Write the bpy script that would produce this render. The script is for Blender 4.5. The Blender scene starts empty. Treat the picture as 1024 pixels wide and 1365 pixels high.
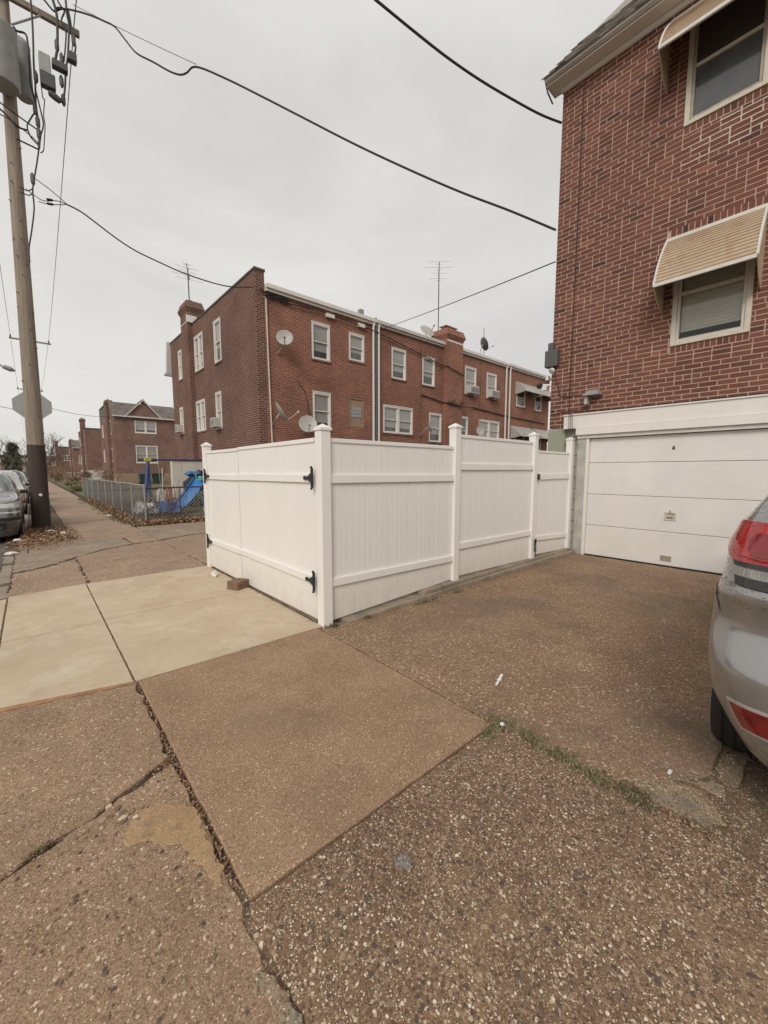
import bpy, bmesh, math, random
from mathutils import Vector, Matrix, noise
random.seed(7)
R = math.radians
S = bpy.context.scene
COL = S.collection

# ------------------------------------------------------------------ camera
cam = bpy.data.cameras.new('camera')
co = bpy.data.objects.new('camera', cam)
COL.objects.link(co)
co.location = (0, 0, 1.5)
co.rotation_euler = (R(90 - 5.88), 0, R(-41.6))
cam.sensor_fit = 'VERTICAL'
cam.sensor_height = 36
cam.lens = 529 / 1365 * 36
cam.clip_start = 0.05
cam.clip_end = 4000
S.camera = co

# ------------------------------------------------------------------ sky
w = bpy.data.worlds.new('World')
S.world = w
w.use_nodes = True
nt = w.node_tree
nt.nodes.clear()
out = nt.nodes.new('ShaderNodeOutputWorld')
bg = nt.nodes.new('ShaderNodeBackground')
bg.inputs['Strength'].default_value = 0.1
sky = nt.nodes.new('ShaderNodeTexSky')
sky.sky_type = 'NISHITA'
sky.sun_disc = False
sky.sun_elevation = R(38)
sky.sun_rotation = R(240)
tc = nt.nodes.new('ShaderNodeTexCoord')
mp = nt.nodes.new('ShaderNodeMapping')
mp.inputs['Scale'].default_value = (1, 1, 2.6)
n1 = nt.nodes.new('ShaderNodeTexNoise')
n1.inputs['Scale'].default_value = 1.6
n1.inputs['Detail'].default_value = 6
n1.inputs['Roughness'].default_value = 0.55
n1.inputs['Distortion'].default_value = 0.4
rp = nt.nodes.new('ShaderNodeValToRGB')
rp.color_ramp.elements[0].position = 0.36
rp.color_ramp.elements[0].color = (5.5, 5.33, 5.12, 1)
rp.color_ramp.elements[1].position = 0.66
rp.color_ramp.elements[1].color = (6.6, 6.38, 6.1, 1)
mx = nt.nodes.new('ShaderNodeMix')
mx.data_type = 'RGBA'
mx.inputs['Factor'].default_value = 0.95
L = nt.links.new
L(tc.outputs['Generated'], mp.inputs['Vector'])
L(mp.outputs[0], n1.inputs['Vector'])
L(n1.outputs['Fac'], rp.inputs[0])
L(sky.outputs[0], mx.inputs['A'])
L(rp.outputs[0], mx.inputs['B'])
L(mx.outputs['Result'], bg.inputs['Color'])
L(bg.outputs[0], out.inputs['Surface'])

# ------------------------------------------------------------------ sun (overcast)
sun = bpy.data.lights.new('sun', 'SUN')
sun.energy = 1.5
sun.angle = R(25)
sun.color = (1, 0.95, 0.88)
so = bpy.data.objects.new('sun', sun)
COL.objects.link(so)
d = Vector((-math.cos(R(38)) * math.sin(R(58)), -math.cos(R(38)) * math.cos(R(58)), math.sin(R(38))))
so.rotation_euler = d.to_track_quat('Z', 'Y').to_euler()

S.view_settings.view_transform = 'Standard'
S.view_settings.look = 'None'
S.view_settings.gamma = 1
S.view_settings.use_curve_mapping = False
S.view_settings.exposure = 0.32
S.render.engine = 'CYCLES'

# ------------------------------------------------------------------ materials
def newmat(name):
    m = bpy.data.materials.new(name)
    m.use_nodes = True
    t = m.node_tree
    b = t.nodes['Principled BSDF']
    return m, t, b

def node(t, typ, **kw):
    n = t.nodes.new(typ)
    for k, v in kw.items():
        if k in n.inputs: n.inputs[k].default_value = v
        else: setattr(n, k, v)
    return n

def ramp(t, fac, stops, interp='LINEAR'):
    n = t.nodes.new('ShaderNodeValToRGB')
    cr = n.color_ramp
    cr.interpolation = interp
    while len(cr.elements) < len(stops): cr.elements.new(0.5)
    for e, (p, c) in zip(cr.elements, stops):
        e.position = p
        e.color = (*c, 1) if len(c) == 3 else c
    t.links.new(fac, n.inputs[0])
    return n.outputs[0]

def mixc(t, a, b, fac, mode='MIX'):
    n = t.nodes.new('ShaderNodeMix')
    n.data_type = 'RGBA'
    n.blend_type = mode
    for key, v in (('Factor', fac), ('A', a), ('B', b)):
        if hasattr(v, 'is_output'): t.links.new(v, n.inputs[key])
        elif key == 'Factor': n.inputs[key].default_value = v
        else: n.inputs[key].default_value = (*v, 1)
    return n.outputs['Result']

def obj_co(t):
    # world position so that neighbouring pieces do not repeat each other
    g = t.nodes.new('ShaderNodeNewGeometry')
    return g.outputs['Position']

def tex(t, vec, scale, detail=4, rough=0.55, dist=0.0):
    n = node(t, 'ShaderNodeTexNoise', Scale=scale, Detail=detail, Roughness=rough, Distortion=dist)
    t.links.new(vec, n.inputs['Vector'])
    return n.outputs['Fac']

def bump(t, b, h, strength=0.3, dist=0.01):
    n = node(t, 'ShaderNodeBump', Strength=strength, Distance=dist)
    t.links.new(h, n.inputs['Height'])
    t.links.new(n.outputs[0], b.inputs['Normal'])

def plain(name, c, rough=0.6, var=0.12, scale=6, metal=0, bmp=0.1, bscale=60, spec=0.4, coat=0, dirt=None, streak=False):
    m, t, b = newmat(name)
    v = obj_co(t)
    if streak:
        mpn = node(t, 'ShaderNodeMapping')
        mpn.inputs['Scale'].default_value = (1, 1, 0.12)
        t.links.new(v, mpn.inputs['Vector'])
        vv = mpn.outputs[0]
    else: vv = v
    f = tex(t, vv, scale, 6, 0.62)
    lo = tuple(x * (1 - var) for x in c)
    hi = tuple(min(1, x * (1 + var)) for x in c)
    cc = ramp(t, f, [(0.3, lo), (0.7, hi)])
    if dirt:
        f2 = tex(t, v, dirt[1], 5, 0.7)
        cc = mixc(t, cc, dirt[0], ramp(t, f2, [(dirt[2], (0, 0, 0)), (dirt[2] + 0.12, (dirt[3],) * 3)]))
    t.links.new(cc, b.inputs['Base Color'])
    b.inputs['Roughness'].default_value = rough
    b.inputs['Metallic'].default_value = metal
    b.inputs['Specular IOR Level'].default_value = spec
    b.inputs['Coat Weight'].default_value = coat
    if bmp: bump(t, b, tex(t, v, bscale, 3), bmp, 0.004)
    return m

def brickmat(name, c1, c2, mortar, bw=0.215, bh=0.072, tone=0.3, msize=0.011):
    m, t, b = newmat(name)
    uv = node(t, 'ShaderNodeUVMap')
    uv.uv_map = 'UVMap'
    # wobble so the joints are not ruled lines
    br = t.nodes.new('ShaderNodeTexBrick')
    br.offset = 0.5
    for k, v in (('Scale', 1.0), ('Brick Width', bw), ('Row Height', bh), ('Mortar Size', msize), ('Mortar Smooth', 0.2), ('Bias', -0.1)):
        br.inputs[k].default_value = v
    br.inputs['Color1'].default_value = (*c1, 1)
    br.inputs['Color2'].default_value = (*c2, 1)
    br.inputs['Mortar'].default_value = (*mortar, 1)
    t.links.new(uv.outputs[0], br.inputs['Vector'])
    v = obj_co(t)
    f = tex(t, v, 0.9, 6, 0.6)
    f2 = tex(t, v, 14, 4, 0.6)
    c = mixc(t, br.outputs['Color'], ramp(t, f, [(0.3, (1 - tone,) * 3), (0.7, (1 + tone * 0.6,) * 3)]), 1.0, 'MULTIPLY')
    c = mixc(t, c, ramp(t, f2, [(0.25, (0.72, 0.72, 0.72)), (0.75, (1.2, 1.2, 1.2))]), 1.0, 'MULTIPLY')
    t.links.new(c, b.inputs['Base Color'])
    b.inputs['Roughness'].default_value = 0.9
    b.inputs['Specular IOR Level'].default_value = 0.2
    bump(t, b, ramp(t, br.outputs['Fac'], [(0, (1, 1, 1)), (1, (0, 0, 0))]), 0.6, 0.008)
    return m

def aggregate(name, mortar, m2, palette, s1=48, s2=105, t1=0.42, t2=0.45, amount=0.8, bmp=0.5, stain=None, big=1.2, rough=0.88):
    m, t, b = newmat(name)
    v = obj_co(t)
    f = tex(t, v, big, 8, 0.62, 0.3)
    fine = tex(t, v, 210, 4, 0.8)
    base = ramp(t, f, [(0.32, mortar), (0.68, m2)])
    base = mixc(t, base, ramp(t, fine, [(0.32, (0.55,) * 3), (0.68, (1.4,) * 3)]), 1.0, 'MULTIPLY')
    hs = None
    for s, th, am in ((s2, t2, amount), (s1, t1, amount * 0.9)):
        vo = node(t, 'ShaderNodeTexVoronoi', Scale=s)
        vo.inputs['Randomness'].default_value = 0.95
        t.links.new(v, vo.inputs['Vector'])
        sp = t.nodes.new('ShaderNodeSeparateColor')
        t.links.new(vo.outputs['Color'], sp.inputs[0])
        pal = ramp(t, sp.outputs[0], palette, 'CONSTANT')
        # pebble radius varies with the cell's own random value
        rad = node(t, 'ShaderNodeMath', operation='MULTIPLY')
        t.links.new(sp.outputs[1], rad.inputs[0])
        rad.inputs[1].default_value = th
        df = node(t, 'ShaderNodeMath', operation='SUBTRACT')
        t.links.new(rad.outputs[0], df.inputs[0])
        t.links.new(vo.outputs['Distance'], df.inputs[1])
        mask = ramp(t, df.outputs[0], [(0.0, (0, 0, 0)), (0.05, (am,) * 3)])
        base = mixc(t, base, pal, mask)
        if hs is None: hs = mask
        else: hs = mixc(t, hs, mask, 0.5, 'ADD')
    if stain:
        f3 = tex(t, v, stain[1], 7, 0.65, 0.5)
        base = mixc(t, base, stain[0], ramp(t, f3, [(stain[2], (0, 0, 0)), (stain[2] + 0.15, (stain[3],) * 3)]))
    # broad damp and dusty patches
    f4 = tex(t, v, 2.7, 6, 0.7)
    base = mixc(t, base, ramp(t, f4, [(0.3, (0.82, 0.81, 0.8)), (0.7, (1.13, 1.12, 1.1))]), 1.0, 'MULTIPLY')
    t.links.new(base, b.inputs['Base Color'])
    b.inputs['Roughness'].default_value = rough
    b.inputs['Specular IOR Level'].default_value = 0.25
    hh = mixc(t, hs, ramp(t, fine, [(0, (0, 0, 0)), (1, (1, 1, 1))]), 0.35)
    bump(t, b, hh, bmp, 0.004)
    return m

def tinted(name, stops, rough=0.85, fine=90, spec=0.25, metal=0):
    """colour chosen by the 'tint' attribute of each piece"""
    m, t, b = newmat(name)
    a = node(t, 'ShaderNodeAttribute')
    a.attribute_name = 'tint'
    c = ramp(t, a.outputs['Fac'], stops)
    v = obj_co(t)
    f = tex(t, v, fine, 4, 0.65)
    c = mixc(t, c, ramp(t, f, [(0.25, (0.7,) * 3), (0.75, (1.3,) * 3)]), 1.0, 'MULTIPLY')
    f2 = tex(t, v, 1.1, 6, 0.6)
    c = mixc(t, c, ramp(t, f2, [(0.3, (0.80,) * 3), (0.7, (1.14,) * 3)]), 1.0, 'MULTIPLY')
    t.links.new(c, b.inputs['Base Color'])
    b.inputs['Roughness'].default_value = rough
    b.inputs['Specular IOR Level'].default_value = spec
    b.inputs['Metallic'].default_value = metal
    bump(t, b, f, 0.25, 0.003)
    return m

def glassmat(name, tint=(0.55, 0.6, 0.6), refl=1.0):
    m, t, b = newmat(name)
    t.nodes.remove(b)
    o = t.nodes['Material Output']
    tr = node(t, 'ShaderNodeBsdfTransparent')
    tr.inputs[0].default_value = (*tint, 1)
    gl = node(t, 'ShaderNodeBsdfGlossy', Roughness=0.03)
    fr = node(t, 'ShaderNodeFresnel', IOR=1.5)
    ms = t.nodes.new('ShaderNodeMixShader')
    t.links.new(fr.outputs[0], ms.inputs[0])
    t.links.new(tr.outputs[0], ms.inputs[1])
    t.links.new(gl.outputs[0], ms.inputs[2])
    t.links.new(ms.outputs[0], o.inputs[0])
    return m

PALOLD = [(0.0, (0.16, 0.10, 0.065)), (0.2, (0.30, 0.20, 0.13)), (0.4, (0.12, 0.07, 0.055)), (0.52, (0.42, 0.31, 0.21)), (0.66, (0.085, 0.07, 0.06)), (0.76, (0.24, 0.12, 0.08)), (0.86, (0.58, 0.48, 0.36)), (0.95, (0.74, 0.66, 0.54))]
PAL = [(0.0, (0.15, 0.095, 0.06)), (0.16, (0.30, 0.20, 0.13)), (0.34, (0.10, 0.06, 0.048)), (0.46, (0.38, 0.27, 0.18)), (0.60, (0.07, 0.058, 0.05)), (0.70, (0.25, 0.13, 0.085)), (0.80, (0.60, 0.49, 0.36)), (0.92, (0.85, 0.77, 0.63))]
PALF_ = [(0.0, (0.25, 0.165, 0.11)), (0.3, (0.33, 0.23, 0.16)), (0.5, (0.19, 0.12, 0.085)), (0.66, (0.40, 0.29, 0.2)), (0.86, (0.3, 0.18, 0.12)), (0.94, (0.56, 0.45, 0.33))]
PALF = [(0.0, (0.24, 0.15, 0.095)), (0.25, (0.36, 0.25, 0.17)), (0.45, (0.15, 0.095, 0.065)), (0.6, (0.43, 0.31, 0.21)), (0.82, (0.28, 0.155, 0.10)), (0.91, (0.72, 0.60, 0.45))]
M = {}
M['fine_slab'] = aggregate('fine_slab', (0.28, 0.18, 0.108), (0.345, 0.228, 0.14), PALF, 130, 270, 0.72, 0.85, 0.7, 0.35, stain=((0.22, 0.155, 0.105), 1.5, 0.52, 0.45), big=0.8)
M['coarse'] = aggregate('coarse_aggregate', (0.15, 0.098, 0.06), (0.255, 0.17, 0.102), PAL, 100, 220, 0.72, 0.85, 0.85, 0.7, stain=((0.29, 0.195, 0.12), 1.1, 0.55, 0.6), big=1.1)
M['old_slab'] = aggregate('old_aggregate', (0.28, 0.188, 0.118), (0.355, 0.245, 0.16), PALF, 90, 210, 0.7, 0.85, 0.8, 0.7, stain=((0.40, 0.27, 0.145), 2.2, 0.6, 0.5), big=1.4)
M['drive'] = aggregate('driveway_aggregate', (0.21, 0.135, 0.084), (0.31, 0.203, 0.126), PALF, 80, 190, 0.85, 0.9, 0.85, 0.6, stain=((0.165, 0.128, 0.10), 0.62, 0.47, 0.6), big=0.7)
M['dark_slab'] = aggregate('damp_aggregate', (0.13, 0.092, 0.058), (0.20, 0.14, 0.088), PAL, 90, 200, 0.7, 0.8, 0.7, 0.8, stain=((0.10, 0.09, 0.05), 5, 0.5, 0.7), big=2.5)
M['patch'] = aggregate('broken_cement', (0.24, 0.185, 0.12), (0.40, 0.31, 0.20), PAL, 70, 170, 0.6, 0.75, 0.75, 1.0, stain=((0.17, 0.16, 0.15), 7, 0.5, 0.75), big=9)
M['ochre'] = aggregate('ochre_cement', (0.36, 0.235, 0.13), (0.46, 0.315, 0.18), PALF, 60, 180, 0.35, 0.5, 0.5, 0.9, stain=((0.30, 0.215, 0.14), 9, 0.5, 0.6), big=4)
M['gravel'] = aggregate('crack_gravel', (0.10, 0.07, 0.05), (0.2, 0.14, 0.095), PAL, 55, 140, 0.9, 0.9, 0.9, 1.0, big=3)
M['far_drive'] = aggregate('far_driveway', (0.27, 0.195, 0.14), (0.37, 0.275, 0.20), PALF, 60, 130, 0.8, 0.85, 0.75, 0.4, stain=((0.29, 0.235, 0.19), 1.3, 0.52, 0.6))
M['walk'] = aggregate('sidewalk_slab', (0.31, 0.225, 0.17), (0.40, 0.30, 0.23), PALF, 45, 100, 0.7, 0.7, 0.5, 0.35, stain=((0.26, 0.215, 0.17), 1.1, 0.52, 0.5))
M['grey_slab'] = aggregate('grey_patch', (0.26, 0.21, 0.17), (0.35, 0.29, 0.23), PALF, 55, 120, 0.7, 0.7, 0.7, 0.5, stain=((0.20, 0.15, 0.115), 2.0, 0.52, 0.6))
M['asphalt'] = aggregate('asphalt', (0.12, 0.105, 0.09), (0.17, 0.15, 0.13), PAL, 50, 120, 0.3, 0.34, 0.4, 0.4)
def new_concrete(name, c1, c2, pale):
    m, t, b = newmat(name)
    v = obj_co(t)
    f = tex(t, v, 1.3, 8, 0.6, 0.2)
    c = ramp(t, f, [(0.3, c1), (0.7, c2)])
    # brushed finish across the walk
    mpn = node(t, 'ShaderNodeMapping')
    mpn.inputs['Scale'].default_value = (6, 160, 6)
    t.links.new(v, mpn.inputs['Vector'])
    br = tex(t, mpn.outputs[0], 1, 3)
    c = mixc(t, c, ramp(t, br, [(0.3, (0.93,) * 3), (0.7, (1.06,) * 3)]), 1.0, 'MULTIPLY')
    f2 = tex(t, v, 2.1, 9, 0.72, 0.2)
    c = mixc(t, c, pale, ramp(t, f2, [(0.52, (0, 0, 0)), (0.68, (0.55,) * 3)]))
    f5 = tex(t, v, 4.5, 9, 0.72, 0.15)
    c = mixc(t, c, (0.30, 0.225, 0.15), ramp(t, f5, [(0.52, (0, 0, 0)), (0.75, (0.5,) * 3)]))
    f3 = tex(t, v, 38, 5, 0.7)
    c = mixc(t, c, (0.2, 0.14, 0.09), ramp(t, f3, [(0.66, (0, 0, 0)), (0.74, (0.35,) * 3)]))
    t.links.new(c, b.inputs['Base Color'])
    b.inputs['Roughness'].default_value = 0.85
    b.inputs['Specular IOR Level'].default_value = 0.25
    bump(t, b, br, 0.2, 0.002)
    return m
M['concrete'] = new_concrete('new_concrete', (0.45, 0.36, 0.25), (0.54, 0.445, 0.32), (0.62, 0.56, 0.46))
M['kerbc'] = plain('kerb_concrete', (0.27, 0.22, 0.165), 0.9, 0.3, 5, bmp=0.4, bscale=70)
M['rust'] = plain('rusty_edge', (0.33, 0.18, 0.09), 0.9, 0.35, 9, bmp=0.4)
M['jointfill'] = plain('joint_grit', (0.15, 0.105, 0.07), 1, 0.3, 20, bmp=0.4, bscale=90)
M['soil'] = plain('dark_soil', (0.075, 0.055, 0.04), 1, 0.4, 12, bmp=0.6, bscale=90)
M['earth'] = plain('earth', (0.13, 0.105, 0.07), 1, 0.35, 0.3, bmp=0.4, bscale=8)
M['lawn'] = plain('worn_lawn', (0.115, 0.105, 0.055), 1, 0.45, 1.2, bmp=0.5, bscale=20, dirt=((0.2, 0.14, 0.09), 1.7, 0.5, 0.8))
M['vinyl'] = plain('white_vinyl', (0.83, 0.80, 0.76), 0.42, 0.025, 3, bmp=0.02, dirt=((0.45, 0.38, 0.3), 46, 0.71, 0.5))
M['vinylboard'] = tinted('vinyl_board', [(0, (0.75, 0.715, 0.665)), (1, (0.80, 0.765, 0.715))], 0.45, 2.5)
def board_mat():
    m, t, b = newmat('vinyl_board2')
    v = obj_co(t)
    a = node(t, 'ShaderNodeAttribute'); a.attribute_name = 'tint'
    c = ramp(t, a.outputs['Fac'], [(0, (0.812, 0.785, 0.748)), (1, (0.828, 0.80, 0.762))])
    f = tex(t, v, 30, 5, 0.75)
    c = mixc(t, c, (0.42, 0.35, 0.28), ramp(t, f, [(0.67, (0, 0, 0)), (0.74, (0.6,) * 3)]))
    sx = t.nodes.new('ShaderNodeSeparateXYZ'); t.links.new(v, sx.inputs[0])
    # splash dirt near the foot
    f2 = tex(t, v, 9, 5, 0.7)
    mz = node(t, 'ShaderNodeMath', operation='MULTIPLY'); t.links.new(f2, mz.inputs[0])
    g = ramp(t, sx.outputs[2], [(0.0, (0.8,) * 3), (0.45, (0,) * 3)])
    t.links.new(g, mz.inputs[1])
    c = mixc(t, c, (0.5, 0.42, 0.33), mz.outputs[0])
    t.links.new(c, b.inputs['Base Color'])
    b.inputs['Roughness'].default_value = 0.42
    return m
M['vinylboard'] = board_mat()
M['blackiron'] = plain('black_iron', (0.03, 0.03, 0.032), 0.45, 0.2, 20, bmp=0.05)
M['bricks'] = tinted('red_brick', [(0, (0.075, 0.045, 0.039)), (0.12, (0.12, 0.055, 0.043)), (0.5, (0.17, 0.069, 0.049)), (0.85, (0.20, 0.086, 0.06)), (1, (0.27, 0.11, 0.07))], 0.88, 120)
M['mortar'] = plain('mortar', (0.45, 0.31, 0.245), 0.95, 0.2, 8, bmp=0.4, bscale=120)
M['palemortar'] = plain('pale_mortar', (0.55, 0.47, 0.38), 0.95, 0.15, 8, bmp=0.5, bscale=80)
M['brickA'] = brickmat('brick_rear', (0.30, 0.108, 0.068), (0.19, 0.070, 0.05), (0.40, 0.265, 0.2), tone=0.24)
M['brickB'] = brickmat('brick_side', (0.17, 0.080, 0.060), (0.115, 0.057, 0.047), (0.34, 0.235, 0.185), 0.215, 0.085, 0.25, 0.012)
M['brickC'] = brickmat('brick_far', (0.24, 0.125, 0.095), (0.18, 0.092, 0.072), (0.30, 0.22, 0.18))
M['block'] = plain('concrete_block', (0.30, 0.27, 0.225), 0.95, 0.15, 12, bmp=0.5, bscale=110)
M['greenpaint'] = plain('green_grey_paint', (0.31, 0.32, 0.25), 0.85, 0.1, 6, bmp=0.2)
M['tan_stone'] = plain('tan_stucco', (0.33, 0.24, 0.16), 0.9, 0.15, 3, bmp=0.3)
M['white'] = plain('white_paint', (0.74, 0.70, 0.65), 0.5, 0.04, 3, bmp=0.03, dirt=((0.5, 0.44, 0.36), 8, 0.66, 0.4), streak=True)
M['whitewall'] = plain('whitewashed_wall', (0.66, 0.62, 0.55), 0.8, 0.08, 2, bmp=0.2, dirt=((0.42, 0.38, 0.3), 4, 0.6, 0.5))
M['cream'] = plain('cream_frame', (0.60, 0.55, 0.46), 0.5, 0.1, 10, bmp=0.05, dirt=((0.3, 0.25, 0.2), 22, 0.6, 0.5))
M['creamdark'] = plain('weathered_frame', (0.40, 0.34, 0.27), 0.6, 0.2, 12, bmp=0.1)
M['cornice'] = plain('cornice_paint', (0.58, 0.55, 0.51), 0.55, 0.1, 4, bmp=0.05, dirt=((0.3, 0.26, 0.22), 9, 0.62, 0.5))
M['awning'] = plain('tan_awning', (0.45, 0.345, 0.235), 0.6, 0.16, 2.5, bmp=0.1, dirt=((0.34, 0.22, 0.14), 5, 0.48, 0.6))
M['awningside'] = plain('awning_cheek', (0.47, 0.38, 0.25), 0.6, 0.08, 5, bmp=0.05)
M['awntrim'] = plain('awning_trim', (0.66, 0.64, 0.6), 0.45, 0.1, 8, bmp=0.05, dirt=((0.2, 0.17, 0.15), 40, 0.62, 0.7))
M['awngrey'] = plain('grey_awning', (0.42, 0.40, 0.37), 0.6, 0.2, 5, bmp=0.1)
M['slate'] = tinted('roof_slate', [(0, (0.22, 0.195, 0.175)), (0.6, (0.33, 0.30, 0.265)), (1, (0.42, 0.38, 0.33))], 0.8, 40)
M['farslate'] = brickmat('far_slate', (0.22, 0.19, 0.17), (0.15, 0.135, 0.125), (0.1, 0.09, 0.085), 0.35, 0.25)
M['roofing'] = plain('roof_felt', (0.09, 0.085, 0.08), 0.9)
M['glass'] = glassmat('window_glass', (0.92, 0.94, 0.93))
M['darkpane'] = plain('dark_pane', (0.085, 0.088, 0.088), 0.08, 0.3, 2, bmp=0, spec=0.8)
M['midpane'] = plain('pane_over_blind', (0.33, 0.32, 0.30), 0.12, 0.12, 2, bmp=0, spec=0.8)
M['screen'] = plain('insect_screen', (0.062, 0.055, 0.05), 0.55, 0.12, 6, bmp=0.05)
M['blind'] = plain('blind_slat', (0.78, 0.71, 0.60), 0.6, 0.05)
M['room'] = plain('room_interior', (0.10, 0.085, 0.07), 0.9)
M['door'] = plain('garage_door_paint', (0.72, 0.69, 0.65), 0.5, 0.05, 2.2, bmp=0.12, bscale=45, dirt=((0.66, 0.65, 0.65), 1.5, 0.5, 0.5))
M['doordirt'] = plain('door_plate', (0.36, 0.31, 0.24), 0.6, 0.2)
M['rubber'] = plain('rubber', (0.022, 0.021, 0.02), 0.75, 0.2, 20, bmp=0.2)
M['blackplastic'] = plain('black_plastic', (0.025, 0.025, 0.027), 0.5, 0.15)
M['glossblack'] = plain('gloss_black', (0.02, 0.02, 0.022), 0.12, 0.1, bmp=0, spec=0.7)
M['wood'] = None
def pole_wood(name, c1, c2):
    m, t, b = newmat(name)
    v = obj_co(t)
    mpn = node(t, 'ShaderNodeMapping'); mpn.inputs['Scale'].default_value = (22, 22, 0.9)
    t.links.new(v, mpn.inputs['Vector'])
    f = tex(t, mpn.outputs[0], 1.2, 7, 0.6, 0.3)
    c = ramp(t, f, [(0.28, c1), (0.72, c2)])
    vo = tex(t, v, 5, 2, 0.4)
    c = mixc(t, c, (0.08, 0.055, 0.04), ramp(t, vo, [(0.72, (0, 0, 0)), (0.76, (0.8,) * 3)]))
    t.links.new(c, b.inputs['Base Color'])
    b.inputs['Roughness'].default_value = 0.9
    bump(t, b, f, 0.5, 0.01)
    return m
M['wood'] = pole_wood('pole_wood', (0.19, 0.15, 0.115), (0.36, 0.30, 0.24))
M['tar'] = pole_wood('creosoted_wood', (0.042, 0.030, 0.025), (0.082, 0.058, 0.047))
M['barkm'] = plain('bark', (0.13, 0.105, 0.085), 1, 0.3, 8)
M['twig'] = plain('bare_twigs', (0.155, 0.12, 0.10), 1, 0.3, 3)
M['cable'] = plain('cable', (0.035, 0.035, 0.035), 0.6, 0.1, bmp=0)
M['galv'] = plain('galvanised_steel', (0.32, 0.32, 0.315), 0.5, 0.15, 12, metal=0.35, bmp=0.05)
M['xformer'] = plain('transformer_grey', (0.36, 0.37, 0.35), 0.5, 0.12, 5, bmp=0.05, dirt=((0.2, 0.17, 0.14), 6, 0.6, 0.5))
M['darkgrey'] = plain('dark_grey_metal', (0.10, 0.10, 0.10), 0.55, 0.15)
M['signback'] = plain('sign_back', (0.42, 0.425, 0.415), 0.5, 0.06, metal=0.2)
M['dish'] = plain('dish_grey', (0.42, 0.40, 0.37), 0.5, 0.08)
M['dishdark'] = plain('dish_dark', (0.12, 0.115, 0.11), 0.5, 0.08)
M['acwhite'] = plain('ac_white', (0.55, 0.53, 0.49), 0.5, 0.06)
M['leaves'] = tinted('dry_leaves', [(0, (0.14, 0.07, 0.04)), (0.4, (0.27, 0.145, 0.08)), (0.75, (0.36, 0.23, 0.14)), (1, (0.45, 0.34, 0.24))], 0.9, 30)
M['grass'] = tinted('grass_blades', [(0, (0.085, 0.09, 0.04)), (0.45, (0.15, 0.155, 0.07)), (0.7, (0.22, 0.18, 0.10)), (1, (0.38, 0.29, 0.17))], 0.8, 20)
M['conifer'] = tinted('conifer', [(0, (0.07, 0.075, 0.05)), (1, (0.15, 0.15, 0.10))], 0.9, 5)
M['pebble'] = tinted('pebbles', [(0, (0.07, 0.06, 0.055)), (0.15, (0.13, 0.085, 0.065)), (0.4, (0.24, 0.16, 0.11)), (0.7, (0.34, 0.245, 0.16)), (0.93, (0.48, 0.37, 0.25)), (1, (0.72, 0.63, 0.50))], 0.7, 150)
M['blue'] = plain('blue_plastic', (0.045, 0.17, 0.42), 0.4, 0.08, bmp=0.02)
M['navy'] = plain('navy_paint', (0.04, 0.05, 0.14), 0.45, 0.15)
M['yellow'] = plain('yellow_plastic', (0.50, 0.42, 0.06), 0.45)
M['teal'] = plain('teal_plastic', (0.14, 0.42, 0.40), 0.45)
M['pink'] = plain('pink_plastic', (0.55, 0.2, 0.18), 0.5)
M['lime'] = plain('pale_green_plastic', (0.45, 0.47, 0.2), 0.5)
M['bin'] = plain('bin_plastic', (0.03, 0.055, 0.05), 0.5, 0.15)
M['bagblack'] = plain('black_tarp', (0.035, 0.036, 0.038), 0.55, 0.3, 10, bmp=0.6, bscale=15)
M['lilac'] = plain('faded_lilac_plastic', (0.30, 0.29, 0.33), 0.8, 0.3, 3)
M['whitepl'] = plain('white_plastic', (0.72, 0.71, 0.68), 0.45, 0.05)
M['bluegrey'] = aggregate('blue_grey_chip', (0.14, 0.14, 0.13), (0.25, 0.26, 0.26), PAL, 120, 260, 0.8, 0.8, 0.6, 0.8, big=20)
M['moss'] = plain('moss', (0.08, 0.085, 0.035), 1, 0.4, 40)

def paint(name, c, metal=0.75, rough=0.28, drops=True, grime=0.3):
    m, t, b = newmat(name)
    v = obj_co(t)
    fl = tex(t, v, 900, 2)
    cc = ramp(t, fl, [(0.3, tuple(x * 0.9 for x in c)), (0.7, tuple(x * 1.1 for x in c))])
    gr = tex(t, v, 3, 6, 0.7)
    cc = mixc(t, cc, (0.30, 0.26, 0.22), ramp(t, gr, [(0.5, (0, 0, 0)), (0.8, (grime,) * 3)]))
    t.links.new(cc, b.inputs['Base Color'])
    b.inputs['Metallic'].default_value = metal
    b.inputs['Roughness'].default_value = rough
    b.inputs['Coat Weight'].default_value = 0.8
    b.inputs['Coat Roughness'].default_value = 0.06
    if drops:
        vo = node(t, 'ShaderNodeTexVoronoi', Scale=95)
        vo.inputs['Randomness'].default_value = 1
        t.links.new(v, vo.inputs['Vector'])
        h = ramp(t, vo.outputs['Distance'], [(0.0, (1, 1, 1)), (0.28, (0, 0, 0))])
        # rain drops lie on the upper panels
        sx = t.nodes.new('ShaderNodeSeparateXYZ'); t.links.new(v, sx.inputs[0])
        up = ramp(t, sx.outputs[2], [(0.95, (0, 0, 0)), (1.0, (1, 1, 1))])
        hh = mixc(t, h, up, 1.0, 'MULTIPLY')
        bump(t, b, hh, 0.55, 0.003)
    return m
M['suv'] = paint('silver_paint', (0.35, 0.345, 0.34), metal=0.7, rough=0.22, grime=0.2)
M['sedan'] = paint('grey_green_paint', (0.16, 0.175, 0.165), metal=0.5, rough=0.15, drops=False, grime=0.08)
M['sedan2'] = paint('pale_silver_paint', (0.5, 0.5, 0.49), rough=0.2, drops=False, grime=0.1)
M['sedan3'] = paint('dark_paint', (0.06, 0.06, 0.07), drops=False)
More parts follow.
